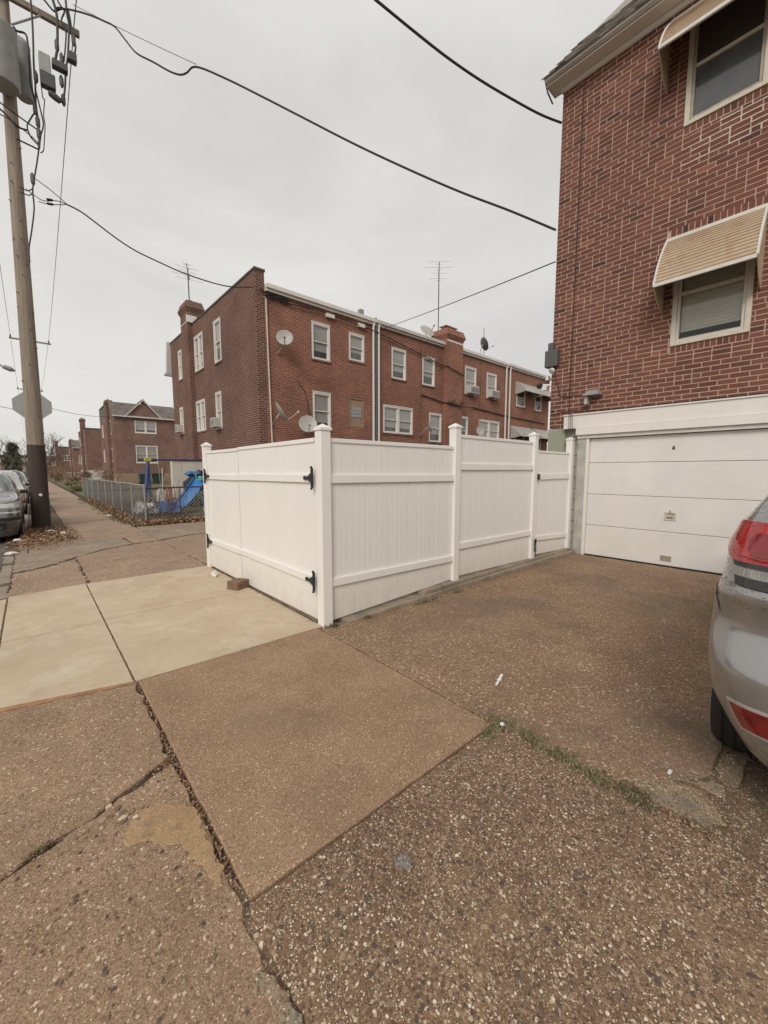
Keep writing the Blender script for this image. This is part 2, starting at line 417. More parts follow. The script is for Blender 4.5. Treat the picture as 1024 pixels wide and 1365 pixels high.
def lampmat(name, c, rough=0.12):
    m, t, b = newmat(name)
    v = obj_co(t)
    mpn = node(t, 'ShaderNodeMapping'); mpn.inputs['Scale'].default_value = (1, 1, 1.0)
    t.links.new(v, mpn.inputs['Vector'])
    vo = node(t, 'ShaderNodeTexVoronoi', Scale=110)
    t.links.new(v, vo.inputs['Vector'])
    f = tex(t, v, 14, 3, 0.5)
    cc = ramp(t, f, [(0.35, tuple(x * 0.7 for x in c)), (0.65, tuple(min(1, x * 1.2) for x in c))])
    t.links.new(cc, b.inputs['Base Color'])
    b.inputs['Roughness'].default_value = rough
    b.inputs['Coat Weight'].default_value = 1.0
    b.inputs['Coat Roughness'].default_value = 0.03
    h = ramp(t, vo.outputs['Distance'], [(0.0, (1, 1, 1)), (0.3, (0, 0, 0))])
    bump(t, b, h, 0.5, 0.003)
    return m
M['redlens'] = lampmat('red_lens', (0.40, 0.008, 0.009))
M['redlens2'] = lampmat('deep_red_lens', (0.20, 0.006, 0.008))
M['drop'] = glassmat('raindrop', (0.6, 0.6, 0.6))
M['clearlens'] = lampmat('clear_lens', (0.33, 0.32, 0.29))
M['headlens'] = lampmat('headlamp_lens', (0.5, 0.5, 0.47))

# ------------------------------------------------------------------ mesh builder
WLOC = {}
class MB:
    def __init__(s):
        s.v = []; s.f = []; s.t = []; s.m = []; s.tint = 0.5; s.mi = 0
    def face(s, idx):
        s.f.append(tuple(idx)); s.t.append(s.tint); s.m.append(s.mi)
    def add(s, pts):
        n = len(s.v); s.v.extend([tuple(p) for p in pts]); return n
    def poly(s, pts):
        n = s.add(pts); s.face(range(n, n + len(pts)))
    def hexa(s, p):           # p: 8 points, bottom 4 ccw then top 4
        n = s.add(p)
        for q in ((3, 2, 1, 0), (4, 5, 6, 7), (0, 1, 5, 4), (1, 2, 6, 5), (2, 3, 7, 6), (3, 0, 4, 7)):
            s.face([n + i for i in q])
    def box(s, x0, y0, z0, x1, y1, z1):
        s.hexa([(x0, y0, z0), (x1, y0, z0), (x1, y1, z0), (x0, y1, z0), (x0, y0, z1), (x1, y0, z1), (x1, y1, z1), (x0, y1, z1)])
    def prism(s, outline, z0, z1, bevel=0.0):
        """outline ccw in xy; slightly narrowed top edge when bevel"""
        k = len(outline)
        cx = sum(p[0] for p in outline) / k; cy = sum(p[1] for p in outline) / k
        rings = [(z0, 0)]
        if bevel: rings += [(z1 - bevel, 0), (z1, bevel)]
        else: rings += [(z1, 0)]
        base = []
        for z, ins in rings:
            pts = []
            for i, p in enumerate(outline):
                if ins:
                    a = Vector(outline[i - 1]); c = Vector(outline[(i + 1) % k]); q = Vector(p)
                    dd = (c - a)
                    if dd.length > 1e-9:
                        nrm = Vector((-dd.y, dd.x)).normalized()
                        q = q + nrm * ins
                    pts.append((q.x, q.y, z))
                else: pts.append((p[0], p[1], z))
            base.append(s.add(pts))
        for a, b in zip(base, base[1:]):
            for i in range(k):
                j = (i + 1) % k
                s.face((a + i, a + j, b + j, b + i))
        s.face([base[-1] + i for i in range(k)])
        s.face([base[0] + k - 1 - i for i in range(k)])
    def tube(s, pts, r, n=6, cap=True):
        pts = [Vector(p) for p in pts]
        rr = r if isinstance(r, (list, tuple)) else [r] * len(pts)
        prev = None; rings = []
        for i, p in enumerate(pts):
            a = pts[max(i - 1, 0)]; b = pts[min(i + 1, len(pts) - 1)]
            dr = (b - a)
            if dr.length < 1e-9: dr = Vector((0, 0, 1))
            dr.normalize()
            if prev is None:
                ref = Vector((0, 0, 1)) if abs(dr.z) < 0.9 else Vector((1, 0, 0))
                u = dr.cross(ref).normalized()
            else:
                u = (prev - dr * prev.dot(dr))
                u = u.normalized() if u.length > 1e-6 else dr.orthogonal().normalized()
            prev = u
            v = dr.cross(u)
            rings.append(s.add([p + (u * math.cos(2 * math.pi * k / n) + v * math.sin(2 * math.pi * k / n)) * rr[i] for k in range(n)]))
        for a, b in zip(rings, rings[1:]):
            for k in range(n):
                j = (k + 1) % n
                s.face((a + k, a + j, b + j, b + k))
        if cap:
            s.face([rings[0] + n - 1 - k for k in range(n)])
            s.face([rings[-1] + k for k in range(n)])
    def lathe(s, prof, c=(0, 0, 0), axis=(0, 0, 1), n=20):
        ax = Vector(axis).normalized()
        u = ax.orthogonal().normalized(); v = ax.cross(u); c = Vector(c)
        rings = []
        for r, h in prof:
            rings.append(s.add([c + ax * h + (u * math.cos(2 * math.pi * k / n) + v * math.sin(2 * math.pi * k / n)) * max(r, 1e-4) for k in range(n)]))
        for a, b in zip(rings, rings[1:]):
            for k in range(n):
                j = (k + 1) % n
                s.face((a + k, a + j, b + j, b + k))
        s.face([rings[0] + n - 1 - k for k in range(n)])
        s.face([rings[-1] + k for k in range(n)])
    def grid(s, P):
        """P[i][j] points"""
        h = len(P); wd = len(P[0])
        n = s.add([p for row in P for p in row])
        for i in range(h - 1):
            for j in range(wd - 1):
                s.face((n + i * wd + j, n + i * wd + j + 1, n + (i + 1) * wd + j + 1, n + (i + 1) * wd + j))
    def build(s, name, mats, parent=None, smooth=False, bevel=0.0, kind=None, loc=None, tint=False, label=None):
        if not isinstance(mats, (list, tuple)): mats = [mats]
        wl = Vector(WLOC.get(parent, (0, 0, 0))) if parent else Vector(loc or (0, 0, 0))
        me = bpy.data.meshes.new(name)
        me.from_pydata([(x - wl.x, y - wl.y, z - wl.z) for x, y, z in s.v], [], s.f)
        for m in mats: me.materials.append(m)
        if len(mats) > 1: me.polygons.foreach_set('material_index', s.m)
        if bevel:
            bm = bmesh.new(); bm.from_mesh(me)
            bmesh.ops.bevel(bm, geom=bm.edges[:], offset=bevel, segments=2, affect='EDGES', profile=0.6, clamp_overlap=True)
            bm.to_mesh(me); bm.free()
        uv = me.uv_layers.new(name='UVMap')
        buf = []
        vs = me.vertices
        for p in me.polygons:
            nx, ny, nz = abs(p.normal.x), abs(p.normal.y), abs(p.normal.z)
            for vi in p.vertices:
                c = vs[vi].co
                if nz >= nx and nz >= ny: buf += [c.x + wl.x, c.y + wl.y]
                elif nx >= ny: buf += [c.y + wl.y, c.z + wl.z]
                else: buf += [c.x + wl.x, c.z + wl.z]
        uv.data.foreach_set('uv', buf)
        if tint and not bevel:
            at = me.attributes.new('tint', 'FLOAT', 'FACE')
            at.data.foreach_set('value', s.t)
        elif tint:
            at = me.attributes.new('tint', 'FLOAT', 'FACE')
            at.data.foreach_set('value', [s.t[0]] * len(me.polygons))
        if smooth:
            me.polygons.foreach_set('use_smooth', [True] * len(me.polygons))
            try: me.set_sharp_from_angle(angle=R(38))
            except Exception: pass
        o = bpy.data.objects.new(name, me)
        COL.objects.link(o)
        if parent:
            o.parent = parent
            WLOC[o] = tuple(wl)
        else:
            o.location = wl
            WLOC[o] = tuple(wl)
        if kind: o['kind'] = kind
        if label: o['label'] = label
        return o

def tag(o, label, cat, group=None):
    o['label'] = label; o['category'] = cat
    if group: o['group'] = group
    return o

def thing(name, label, cat, loc, group=None):
    o = bpy.data.objects.new(name, None)
    COL.objects.link(o)
    o.location = loc
    o.empty_display_size = 0.2
    WLOC[o] = tuple(loc)
    return tag(o, label, cat, group)

def sheet(name, mat, pts, kind='structure', parent=None):
    b = MB(); b.poly(pts)
    return b.build(name, mat, parent, kind=kind)

# ------------------------------------------------------------------ ground
sheet('ground', M['earth'], [(-900, -600, -0.35), (1500, -600, -0.35), (1500, 2200, -0.35), (-900, 2200, -0.35)])
sheet('street', M['asphalt'], [(-9.5, -80, -0.11), (-0.2, -80, -0.11), (-0.2, 420, -0.11), (-9.5, 420, -0.11)])
sheet('far_sidewalk', M['walk'], [(-12.5, -80, 0.0), (-9.5, -80, 0.0), (-9.5, 420, 0.0), (-12.5, 420, 0.0)])
b = MB(); b.box(-0.3, -8, -0.34, 2.03, 9.72, -0.020); b.box(-0.13, 9.721, -0.34, 2.03, 200, -0.020)
walk = b.build('sidewalk', M['soil'], kind='structure')
b = MB(); b.box(2.031, -8, -0.34, 7.5, 12.6, -0.021)
drive = b.build('driveway', M['soil'], kind='structure')
b = MB(); b.box(2.3, 12.62, -0.34, 60, 36, 0.015); b.box(2.3, 40, -0.34, 70, 210, 0.012)
lawn = b.build('yard', M['lawn'], kind='structure')

def rag(pts, amp=0.012, step=0.07, seed=0, keep=()):
    """roughen a polygon outline; edges listed in keep stay straight"""
    out = []
    k = len(pts)
    for i in range(k):
        a = Vector(pts[i]); c = Vector(pts[(i + 1) % k])
        ln = (c - a).length
        n = 1 if i in keep else max(1, int(ln / step))
        nr = Vector((-(c - a).y, (c - a).x)).normalized()
        for j in range(n):
            q = a.lerp(c, j / n)
            if i not in keep and j > 0:
                q = q + nr * amp * (noise.noise(Vector((q.x * 9, q.y * 9, seed))) * 1.6 + noise.noise(Vector((q.x * 31, q.y * 31, seed + 5))) * 0.9)
            out.append((q.x, q.y))
    return out

def slab(parent, pts, mat, z=0.0, amp=0.012, keep=(), seed=0, bev=0.006, name='slab', tilt=None, step=0.05):
    b = MB()
    b.prism(rag(pts, amp, step, seed, keep), -0.06, z, bev)
    if tilt:
        b.v = [(x, y, zz + tilt[0] * (x - tilt[2]) + tilt[1] * (y - tilt[3])) if zz > -0.05 else (x, y, zz) for x, y, zz in b.v]
    return b.build(name, mat, parent)

ALL = tuple(range(12))
slab(walk, [(0.36, -3), (0.52, -3), (0.50, 1.22), (0.455, 1.40), (0.40, 1.42), (0.36, 1.0)], M['gravel'], -0.012, 0.01, seed=2, name='crack_fill')
slab(walk, [(-1.2, 3.25), (2.026, 3.1), (2.026, 6.52), (-1.2, 6.4)], M['jointfill'], -0.002, 0.0, seed=9, keep=ALL, name='joint_bed')
slab(walk, [(0.478, 1.250), (1.958, 1.236), (1.962, 3.165), (0.482, 3.190)], M['fine_slab'], 0.004, 0.003, seed=3)
# old slabs left of the joint
slab(walk, [(-1.6, 1.27), (-0.62, 1.715), (-0.19, 1.932), (0.16, 2.062), (0.452, 2.225), (0.462, 3.165), (-0.2, 3.33), (-1.6, 3.62)], M['old_slab'], 0.002, 0.022, seed=11)
slab(walk, [(-1.6, -3), (0.445, -3), (0.435, 0.9), (0.445, 1.35), (0.463, 1.62), (0.448, 2.16), (0.16, 2.045), (-0.19, 1.92), (-0.62, 1.70), (-1.6, 1.25)], M['old_slab'], -0.003, 0.016, seed=17)
slab(walk, [(0.458, -3), (1.995, -3), (2.005, 1.2), (1.97, 1.228), (0.474, 1.243), (0.462, 1.2)], M['coarse'], -0.004, 0.004, seed=21)
# new concrete apron
for (x0, x1, y0, y1) in ((0.468, 2.02, 3.205, 4.770), (0.468, 2.02, 4.792, 6.49), (-0.29, 0.455, 3.355, 4.715), (-0.29, 0.455, 4.737, 6.33), (-0.98, -0.305, 3.5, 4.6), (-0.98, -0.305, 4.61, 6.15)):
    if x0 < 0.4 and x0 > -0.5:
        pts = [(x0, y0 if y0 > 4 else 3.415), (x1, y0 - 0.0 if y0 > 4 else 3.215), (x1, y1 if y1 < 5 else 6.49), (x0, y1)]
    elif x0 < -0.5:
        pts = [(x0, y0 if y0 > 4 else 3.65), (x1, y0 if y0 > 4 else 3.42), (x1, y1 if y1 < 5 else 6.32), (x0, y1)]
    else: pts = [(x0, y0), (x1, y0 - (0.03 if y0 < 4 else 0)), (x1, y1), (x0, y1)]
    slab(walk, pts, M['concrete'], 0.008, 0.002, seed=int(y0 * 10), bev=0.005)
b = MB(); b.prism(rag([(-1.6, 3.635), (-0.2, 3.345), (0.455, 3.18), (0.455, 3.203), (-0.2, 3.39), (-1.6, 3.70)], 0.006, 0.06, 4), -0.05, 0.003, 0.004)
b.build('rusty_form_edge', M['rust'], walk)
b = MB(); b.prism([(-0.29, 6.34), (0.455, 6.50), (0.455, 6.53), (-0.29, 6.42)], -0.05, 0.004, 0.004)
b.build('edge_strip', M['concrete'], walk)
# driveway slabs
slab(drive, [(2.012, 0.60), (2.075, 0.57), (2.21, 0.45), (2.30, 0.36), (2.42, 0.29), (2.75, 0.285), (7.38, 0.26), (7.38, 3.02), (4.5, 3.10), (2.30, 3.16), (1.982, 3.14), (1.978, 1.24)], M['drive'], 0.0, 0.006, seed=31)
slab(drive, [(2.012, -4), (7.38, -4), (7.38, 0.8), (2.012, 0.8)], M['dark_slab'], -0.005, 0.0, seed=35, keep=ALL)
# broken neighbour apron beyond the new concrete
slab(walk, [(0.515, 6.54), (2.03, 6.54), (2.03, 9.62), (1.55, 9.50), (1.0, 9.22), (0.52, 8.7)], M['far_drive'], -0.004, 0.025, seed=41)
slab(walk, [(-0.29, 6.46), (0.485, 6.55), (0.485, 8.60), (0.1, 8.15), (-0.29, 7.9)], M['far_drive'], -0.012, 0.03, seed=43)
slab(walk, [(-0.29, 8.0), (0.1, 8.22), (0.5, 8.75), (1.0, 9.30), (1.5, 9.6), (1.45, 10.6), (0.9, 11.1), (0.3, 10.9), (-0.12, 10.6), (-0.12, 9.75), (-0.29, 9.7)], M['grey_slab'], -0.002, 0.03, seed=47)
slab(walk, [(1.53, 9.62), (2.03, 9.70), (2.03, 12.3), (0.62, 12.3), (0.68, 11.2), (1.0, 11.12), (1.5, 10.62)], M['far_drive'], 0.0, 0.02, seed=49)
slab(drive, [(2.05, 6.54), (7.4, 6.54), (7.4, 9.9), (4.2, 10.1), (2.7, 9.95), (2.05, 9.62)], M['far_drive'], -0.004, 0.02, seed=51)
slab(drive, [(2.05, 9.72), (2.7, 10.03), (4.2, 10.18), (7.4, 9.98), (7.4, 12.55), (2.05, 12.35)], M['grey_slab'], 0.004, 0.02, seed=53)
slab(drive, [(2.07, 3.36), (7.4, 3.36), (7.4, 6.49), (2.07, 6.49)], M['kerbc'], 0.0, 0.002, seed=57, keep=ALL, name='yard_slab')
y = 12.33
k = 0
while y < 60:
    ln = 1.52 + 0.06 * math.sin(k * 2.1)
    mt = 'walk' if not (22 < y < 26) else 'grey_slab'
    slab(walk, [(0.62, y), (2.02, y), (2.02, y + ln - 0.02), (0.62, y + ln - 0.02)], M[mt], 0.004 * math.sin(k * 1.7) + 0.004, 0.008, seed=60 + k, step=0.15)
    y += ln; k += 1
sheet('far_walk', M['walk'], [(0.62, 60, 0.001), (2.02, 60, 0.001), (2.02, 200, 0.001), (0.62, 200, 0.001)], parent=walk)
# verge bed
b = MB(); b.box(-0.128, 10.7, -0.05, 0.6, 60, -0.012)
b.build('verge', M['earth'], walk)

# kerb stones
kerb = MB(); kerb.box(-0.45, -8, -0.34, -0.301, 9.71, -0.05); kerb.box(-0.26, 9.711, -0.34, -0.131, 200, -0.05)
kerb = kerb.build('kerb', M['soil'], kind='structure')
for y0, y1, dz in ((6.5, 7.25, -0.03), (7.31, 8.2, -0.005), (8.26, 8.9, -0.04), (8.95, 9.7, -0.012)):
    slab(kerb, [(-0.44, y0), (-0.305, y0 + 0.03), (-0.31, y1), (-0.44, y1 - 0.04)], M['kerbc'], dz, 0.012, seed=int(y0 * 7), name='kerb_stone')
y = 9.75
while y < 45:
    slab(kerb, [(-0.255, y), (-0.135, y), (-0.135, y + 1.78), (-0.255, y + 1.78)], M['kerbc'], 0.0, 0.006, seed=int(y * 3), name='kerb_stone', step=0.2)
    y += 1.8
sheet('kerb_run', M['kerbc'], [(-0.255, y, 0.0), (-0.135, y, 0.0), (-0.135, 200, 0.0), (-0.255, 200, 0.0)], parent=kerb)

# patches
b = MB(); b.prism(rag([(0.19, 1.82), (0.20, 1.76), (0.29, 1.68), (0.36, 1.60), (0.39, 1.47), (0.40, 1.36), (0.425, 1.36), (0.44, 1.50), (0.45, 1.62), (0.455, 1.72), (0.43, 1.84), (0.345, 1.91), (0.245, 1.90)], 0.028, 0.011, 71), -0.02, 0.003, 0.003)
b.build('cement_patch', M['ochre'], walk)
b = MB()
for k in range(9):          # trowel arcs in the patch
    cx, cy = (0.29, 1.745) if k < 5 else (0.385, 1.70)
    rr = 0.016 + 0.009 * (k % 5)
    b.tube([(cx + rr * math.cos(a), cy + rr * math.sin(a) * 1.1, 0.0028) for a in [0.6 + 0.22 * i for i in range(11)]], 0.0028, 4)
b.build('trowel_ridge', M['ochre'], walk, kind='stuff', smooth=True)
b = MB(); b.prism(rag([(0.40, 0.86), (0.452, 0.84), (0.462, 0.93), (0.445, 0.99), (0.415, 1.035), (0.395, 1.03), (0.405, 0.96)], 0.01, 0.02, 73), -0.02, 0.006, 0.004)
b.build('cement_patch', M['patch'], walk)
for pts, sd in (([(2.062, 0.235), (2.115, 0.185), (2.285, 0.295), (2.20, 0.44), (2.085, 0.56), (2.03, 0.41)], 75),
                ([(2.285, 0.270), (2.31, 0.215), (2.385, 0.232), (2.375, 0.26), (2.30, 0.345)], 76),
                ([(2.40, 0.236), (2.425, 0.185), (2.775, 0.188), (2.665, 0.268), (2.50, 0.285)], 77)):
    pts = pts if sum((pts[i - 1][0] * pts[i][1] - pts[i][0] * pts[i - 1][1]) for i in range(len(pts))) > 0 else pts[::-1]
    b = MB(); b.prism(rag(pts, 0.009, 0.014, sd), -0.02, 0.0035, 0.002)
    b.build('cement_patch', M['patch'], drive)
b = MB(); b.prism(rag([(0.945, 0.975), (0.985, 0.955), (1.015, 0.985), (0.995, 1.02), (0.955, 1.025)], 0.01, 0.012, 81), -0.02, 0.0, 0.002)
b.build('blue_grey_chip', M['bluegrey'], walk)

rq = random.Random(77)
for k in range(16):
    cx = 0.12 + rq.random() * 0.16; cy = 2.05 - (cx - 0.12) * 0.9 + rq.uniform(-0.11, 0.06); r0 = rq.uniform(0.007, 0.019)
    b = MB(); b.tint = rq.choice((0.3, 0.5, 0.75, 0.95, 1.0))
    b.prism([(cx + r0 * math.cos(a) * rq.uniform(0.7, 1.2), cy + r0 * math.sin(a) * rq.uniform(0.6, 1.1)) for a in [k2 * math.pi / 4 for k2 in range(8)]], -0.01, rq.uniform(0.002, 0.007), 0.002)
    b.build('stone_chip', M['pebble'], walk, tint=True)
# pebbles standing proud of the worn slabs
def pebbles(name, n, region, z0, rmin, rmax, parent, seed, p_dark=0.08):
    rnd = random.Random(seed)
    b = MB()
    x0, x1, y0, y1, test = region
    for _ in range(n):
        x = rnd.uniform(x0, x1); y = rnd.uniform(y0, y1)
        if not test(x, y): continue
        r = rmin + (rmax - rmin) * rnd.random() ** 11
        e = rnd.uniform(0.6, 1.0); a = rnd.uniform(0, math.pi); hgt = min(r * 0.35, 0.0035) * rnd.uniform(0.5, 1)
        if r > 0.6 * rmax: b.tint = rnd.choice((0.08, 0.15, 0.3, 0.45, 0.62))
        else: b.tint = min(1, max(0, rnd.gauss(0.55, 0.27)))
        nn = 6 if r < 0.006 else 9
        ca, sa = math.cos(a), math.sin(a)
        def ring(f, z):
            pts = []
            for k in range(nn):
                t = 2 * math.pi * k / nn
                px = r * f * math.cos(t) * rnd.uniform(0.8, 1.12); py = r * f * e * math.sin(t) * rnd.uniform(0.8, 1.12)
                pts.append((x + px * ca - py * sa, y + px * sa + py * ca, z))
            return b.add(pts)
        A = ring(1, z0 - 0.001); Bq = ring(0.66, z0 + hgt)
        for k in range(nn):
            j = (k + 1) % nn
            b.face((A + k, A + j, Bq + j, Bq + k))
        b.face([Bq + k for k in range(nn)])
    return b.build(name, M['pebble'], parent, kind='stuff', tint=True, smooth=False)
pebbles('pebble_layer', 30000, (0.47, 1.99, -0.4, 1.2, lambda x, y: True), -0.004, 0.0010, 0.0125, walk, 5)
pebbles('pebble_layer', 5200, (-0.5, 0.42, 0.7, 3.1, lambda x, y: abs(y - (2.1 + 0.33 * x)) > 0.05), 0.0, 0.0012, 0.010, walk, 6)
pebbles('pebble_layer', 5000, (0.49, 1.95, 1.26, 3.15, lambda x, y: True), 0.004, 0.001, 0.0042, walk, 8)
pebbles('pebble_layer', 11000, (2.02, 4.6, -0.2, 3.0, lambda x, y: y > 0.62), 0.0, 0.0012, 0.0065, drive, 9)
# leaf litter, weeds
def litter(name, n, place, size, label, mat='leaves', flat=0.6, seed=1, cat=None, parent=None):
    rnd = random.Random(seed)
    b = MB()
    for _ in range(n):
        p = place(rnd)
        if p is None: continue
        x, y, z = p
        s_ = size * rnd.uniform(0.5, 1.3)
        a = rnd.uniform(0, 6.28); t1 = rnd.uniform(-flat, flat); t2 = rnd.uniform(-flat, flat)
        b.tint = rnd.random()
        Mx = Matrix.Rotation(a, 3, 'Z') @ Matrix.Rotation(t1, 3, 'X') @ Matrix.Rotation(t2, 3, 'Y')
        pts = [Mx @ Vector(q) + Vector((x, y, z + s_ * 0.25)) for q in ((-s_, 0, 0), (0, -s_ * 0.5, s_ * 0.12), (s_, 0, 0), (0, s_ * 0.5, s_ * 0.18))]
        b.poly(pts)
    o = b.build(name, M[mat], parent, kind='stuff', tint=True)
    if label: o['label'] = label
    if cat: o['category'] = cat
    return o

def blades(name, spots, label, h=0.06, n=14, seed=2, w_=0.004, spread=0.03):
    rnd = random.Random(seed)
    b = MB()
    for x, y, z in spots:
        for _ in range(n):
            a = rnd.uniform(0, 6.28); ln = h * rnd.uniform(0.4, 1.2); le = rnd.uniform(0.3, 1.1)
            px = x + rnd.gauss(0, spread); py = y + rnd.gauss(0, spread)
            b.tint = min(1, max(0, rnd.gauss(0.45, 0.3)))
            ux, uy = math.cos(a), math.sin(a)
            p0 = Vector((px, py, z)); p1 = p0 + Vector((ux * ln * le * 0.4, uy * ln * le * 0.4, ln * 0.65)); p2 = p0 + Vector((ux * ln * le, uy * ln * le, ln * 0.85))
            sd = Vector((-uy, ux, 0)) * w_
            b.poly([p0 - sd, p0 + sd, p1 + sd * 0.8, p1 - sd * 0.8])
            b.poly([p1 - sd * 0.8, p1 + sd * 0.8, p2])
    o = b.build(name, M['grass'], kind='stuff', tint=True)
    o['label'] = label; o['category'] = 'weeds'
    return o

rs = random.Random(12)
# dry leaves
def pile(rnd):
    x = rnd.gauss(0.08, 0.32); y = rnd.gauss(12.2, 1.0)
    if x < -0.5 or x > 0.78 or y < 9.9: return None
    return x, y, (-0.1 if x < -0.26 else 0.0) + rnd.random() * 0.03
litter('leaf_litter', 5600, pile, 0.028, 'brown fallen leaves gathered round the foot of the leaning wooden pole', seed=3, cat='leaves')
def fence_foot(rnd):
    if rnd.random() < 0.62:
        x = rnd.uniform(2.2, 6.2); y = 12.62 + rnd.gauss(0, 0.13)
    else:
        y = rnd.uniform(12.6, 26); x = 2.16 + rnd.gauss(0, 0.10)
    return x, y, 0.0 + rnd.random() * 0.12
litter('leaf_litter', 8000, fence_foot, 0.038, 'brown dry leaves banked along the foot of the chain link fence', seed=4, flat=1.2, cat='leaves')
def cracks(rnd):
    r = rnd.random()
    if r < 0.55:
        y = rnd.uniform(1.3, 3.18); x = 0.462 + rnd.gauss(0, 0.009)
    elif r < 0.8:
        t = rnd.random(); x = -0.19 + 0.62 * t; y = 1.94 + 0.27 * t + rnd.gauss(0, 0.01)
    else:
        x = rnd.uniform(0.38, 0.45); y = rnd.uniform(1.93, 2.2)
    return x, y, -0.02 + rnd.random() * 0.018
litter('leaf_litter', 1500, cracks, 0.008, 'crumbled brown leaf bits packed into the crack between the old slabs', seed=5, flat=0.7, cat='leaves')
def cr3(rnd):
    if rnd.random() < 0.5: return (2.01 + rnd.gauss(0, 0.024), rnd.uniform(0.2, 1.35), -0.004) if rnd.random() < 0.7 else (1.972 + rnd.gauss(0, 0.008), rnd.uniform(1.3, 3.1), -0.010)
    if False: return None
    return rnd.uniform(2.05, 2.8), 0.55 - 0.5 * rnd.random() ** 0.7 * 0.9 + rnd.gauss(0, 0.02), -0.015 + rnd.random() * 0.012
litter('leaf_litter', 900, cr3, 0.010, 'dead leaf bits and clippings along the driveway joint near the car', seed=6, flat=0.9, cat='leaves')
def vl(rnd):
    x = rnd.uniform(2.4, 7.0); return x, 3.02 + rnd.gauss(0, 0.05), 0.003
litter('leaf_litter', 420, vl, 0.011, 'scattered leaf crumbs along the kerb under the white fence', seed=16, cat='leaves')
def yardl(rnd): return rnd.uniform(2.4, 6.3), rnd.uniform(12.8, 25), 0.02
litter('leaf_litter', 3600, yardl, 0.04, 'fallen leaves strewn over the fenced yard with the playset', seed=7, cat='leaves')

def scatter(rnd):
    x = rnd.uniform(-0.4, 6.8); y = rnd.uniform(-0.2, 3.0) if rnd.random() < 0.5 else rnd.uniform(3.3, 12)
    if y > 3.15 and x > 2.0 and y < 6.5: return None
    if x > 2.0 and y < 0.3: return None
    return x, y, 0.006
litter('leaf_litter', 420, scatter, 0.008, 'sparse leaf crumbs and grit scattered over the paving', seed=26, flat=0.4, cat='leaves')
def gate_foot(rnd): return 2.02 - abs(rnd.gauss(0, 0.02)), rnd.uniform(3.3, 6.3), 0.009
litter('leaf_litter', 260, gate_foot, 0.009, 'dark leaf crumbs collected under the white double gate', seed=27, flat=0.5, cat='leaves')
sp = []
for _ in range(120):
    t = rs.random(); q_ = 0.5 + 0.5 * math.sin(t * 21) * math.sin(t * 8 + 1)
    if rs.random() > 0.18 + 0.75 * q_: continue
    sp.append((2.005 + rs.gauss(0, 0.026), 1.28 - 0.85 * t + rs.gauss(0, 0.012), -0.006))
for _ in range(14): sp.append((1.9 + rs.gauss(0, 0.05), 1.21 + rs.gauss(0, 0.012), -0.008))
blades('weeds', sp, 'low green weeds growing in the driveway joint beside the coarse slab', 0.020, 24, 4, 0.003, 0.018)
sp = [(2.10 + rs.gauss(0, 0.03), 3.10 + rs.gauss(0, 0.015), 0.0) for _ in range(12)] + [(2.5 + rs.gauss(0, 0.02), 3.06, 0) for _ in range(5)] + [(3.35 + rs.gauss(0, 0.1), 3.0, 0) for _ in range(12)] + [(3.9 + rs.gauss(0, 0.06), 2.98, 0) for _ in range(7)]
blades('weeds', sp, 'small green weeds at the foot of the white vinyl fence', 0.035, 9, 5, 0.003, 0.015)
sp = [(rs.uniform(-0.75, -0.2), 1.93 + rs.gauss(0, 0.012) - 0.0, 0) for _ in range(8)]
sp = [(x, 1.70 + 0.47 * (x + 0.62) + rs.gauss(0, 0.012), -0.004) for x, _, _ in sp] + [(-0.15 + 0.14 * rs.random(), 1.95 + 0.05 * rs.random(), -0.004) for _ in range(4)]
blades('weeds', sp, 'pale dry grass rooted in the diagonal crack of the old slab', 0.022, 14, 6, 0.0016, 0.014)
sp = [(2.12 + rs.gauss(0, 0.09), rs.uniform(12.4, 27), 0) for _ in range(240)] + [(rs.uniform(2.3, 6.2), rs.uniform(12.7, 22), 0.01) for _ in range(1300)]
blades('grass', sp, 'rough green and straw grass in and around the chain link fenced yard', 0.11, 12, 7, 0.009, 0.12)

# ------------------------------------------------------------------ white vinyl fence
FY = 3.2
fence = thing('vinyl_fence', 'white vinyl privacy fence on the concrete kerb beside the driveway', 'fence', (4.0, FY, 0))
def post(x, y, z0, z1, par):
    b = MB(); h = 0.054
    b.box(x - h, y - h, z0, x + h, y + h, z1 - 0.05)
    o = b.build('post', M['vinyl'], par, bevel=0.006)
    c = MB(); q = 0.064
    c.box(x - q, y - q, z1 - 0.052, x + q, y + q, z1 - 0.03)
    n = c.add([(x - q * .96, y - q * .96, z1 - 0.029), (x + q * .96, y - q * .96, z1 - 0.029), (x + q * .96, y + q * .96, z1 - 0.029), (x - q * .96, y + q * .96, z1 - 0.029), (x, y, z1 + 0.012)])
    for i in range(4): c.face((n + i, n + (i + 1) % 4, n + 4))
    c.build('post_cap', M['vinyl'], o)
    return o
post(2.072, FY, -0.02, 1.93, fence)
post(4.045, FY, 0.06, 2.09, fence)
post(6.03, FY, 0.06, 2.11, fence)
post(7.36, FY, 0.0, 2.11, fence)
post(2.05, 6.41, 0.0, 1.93, fence)

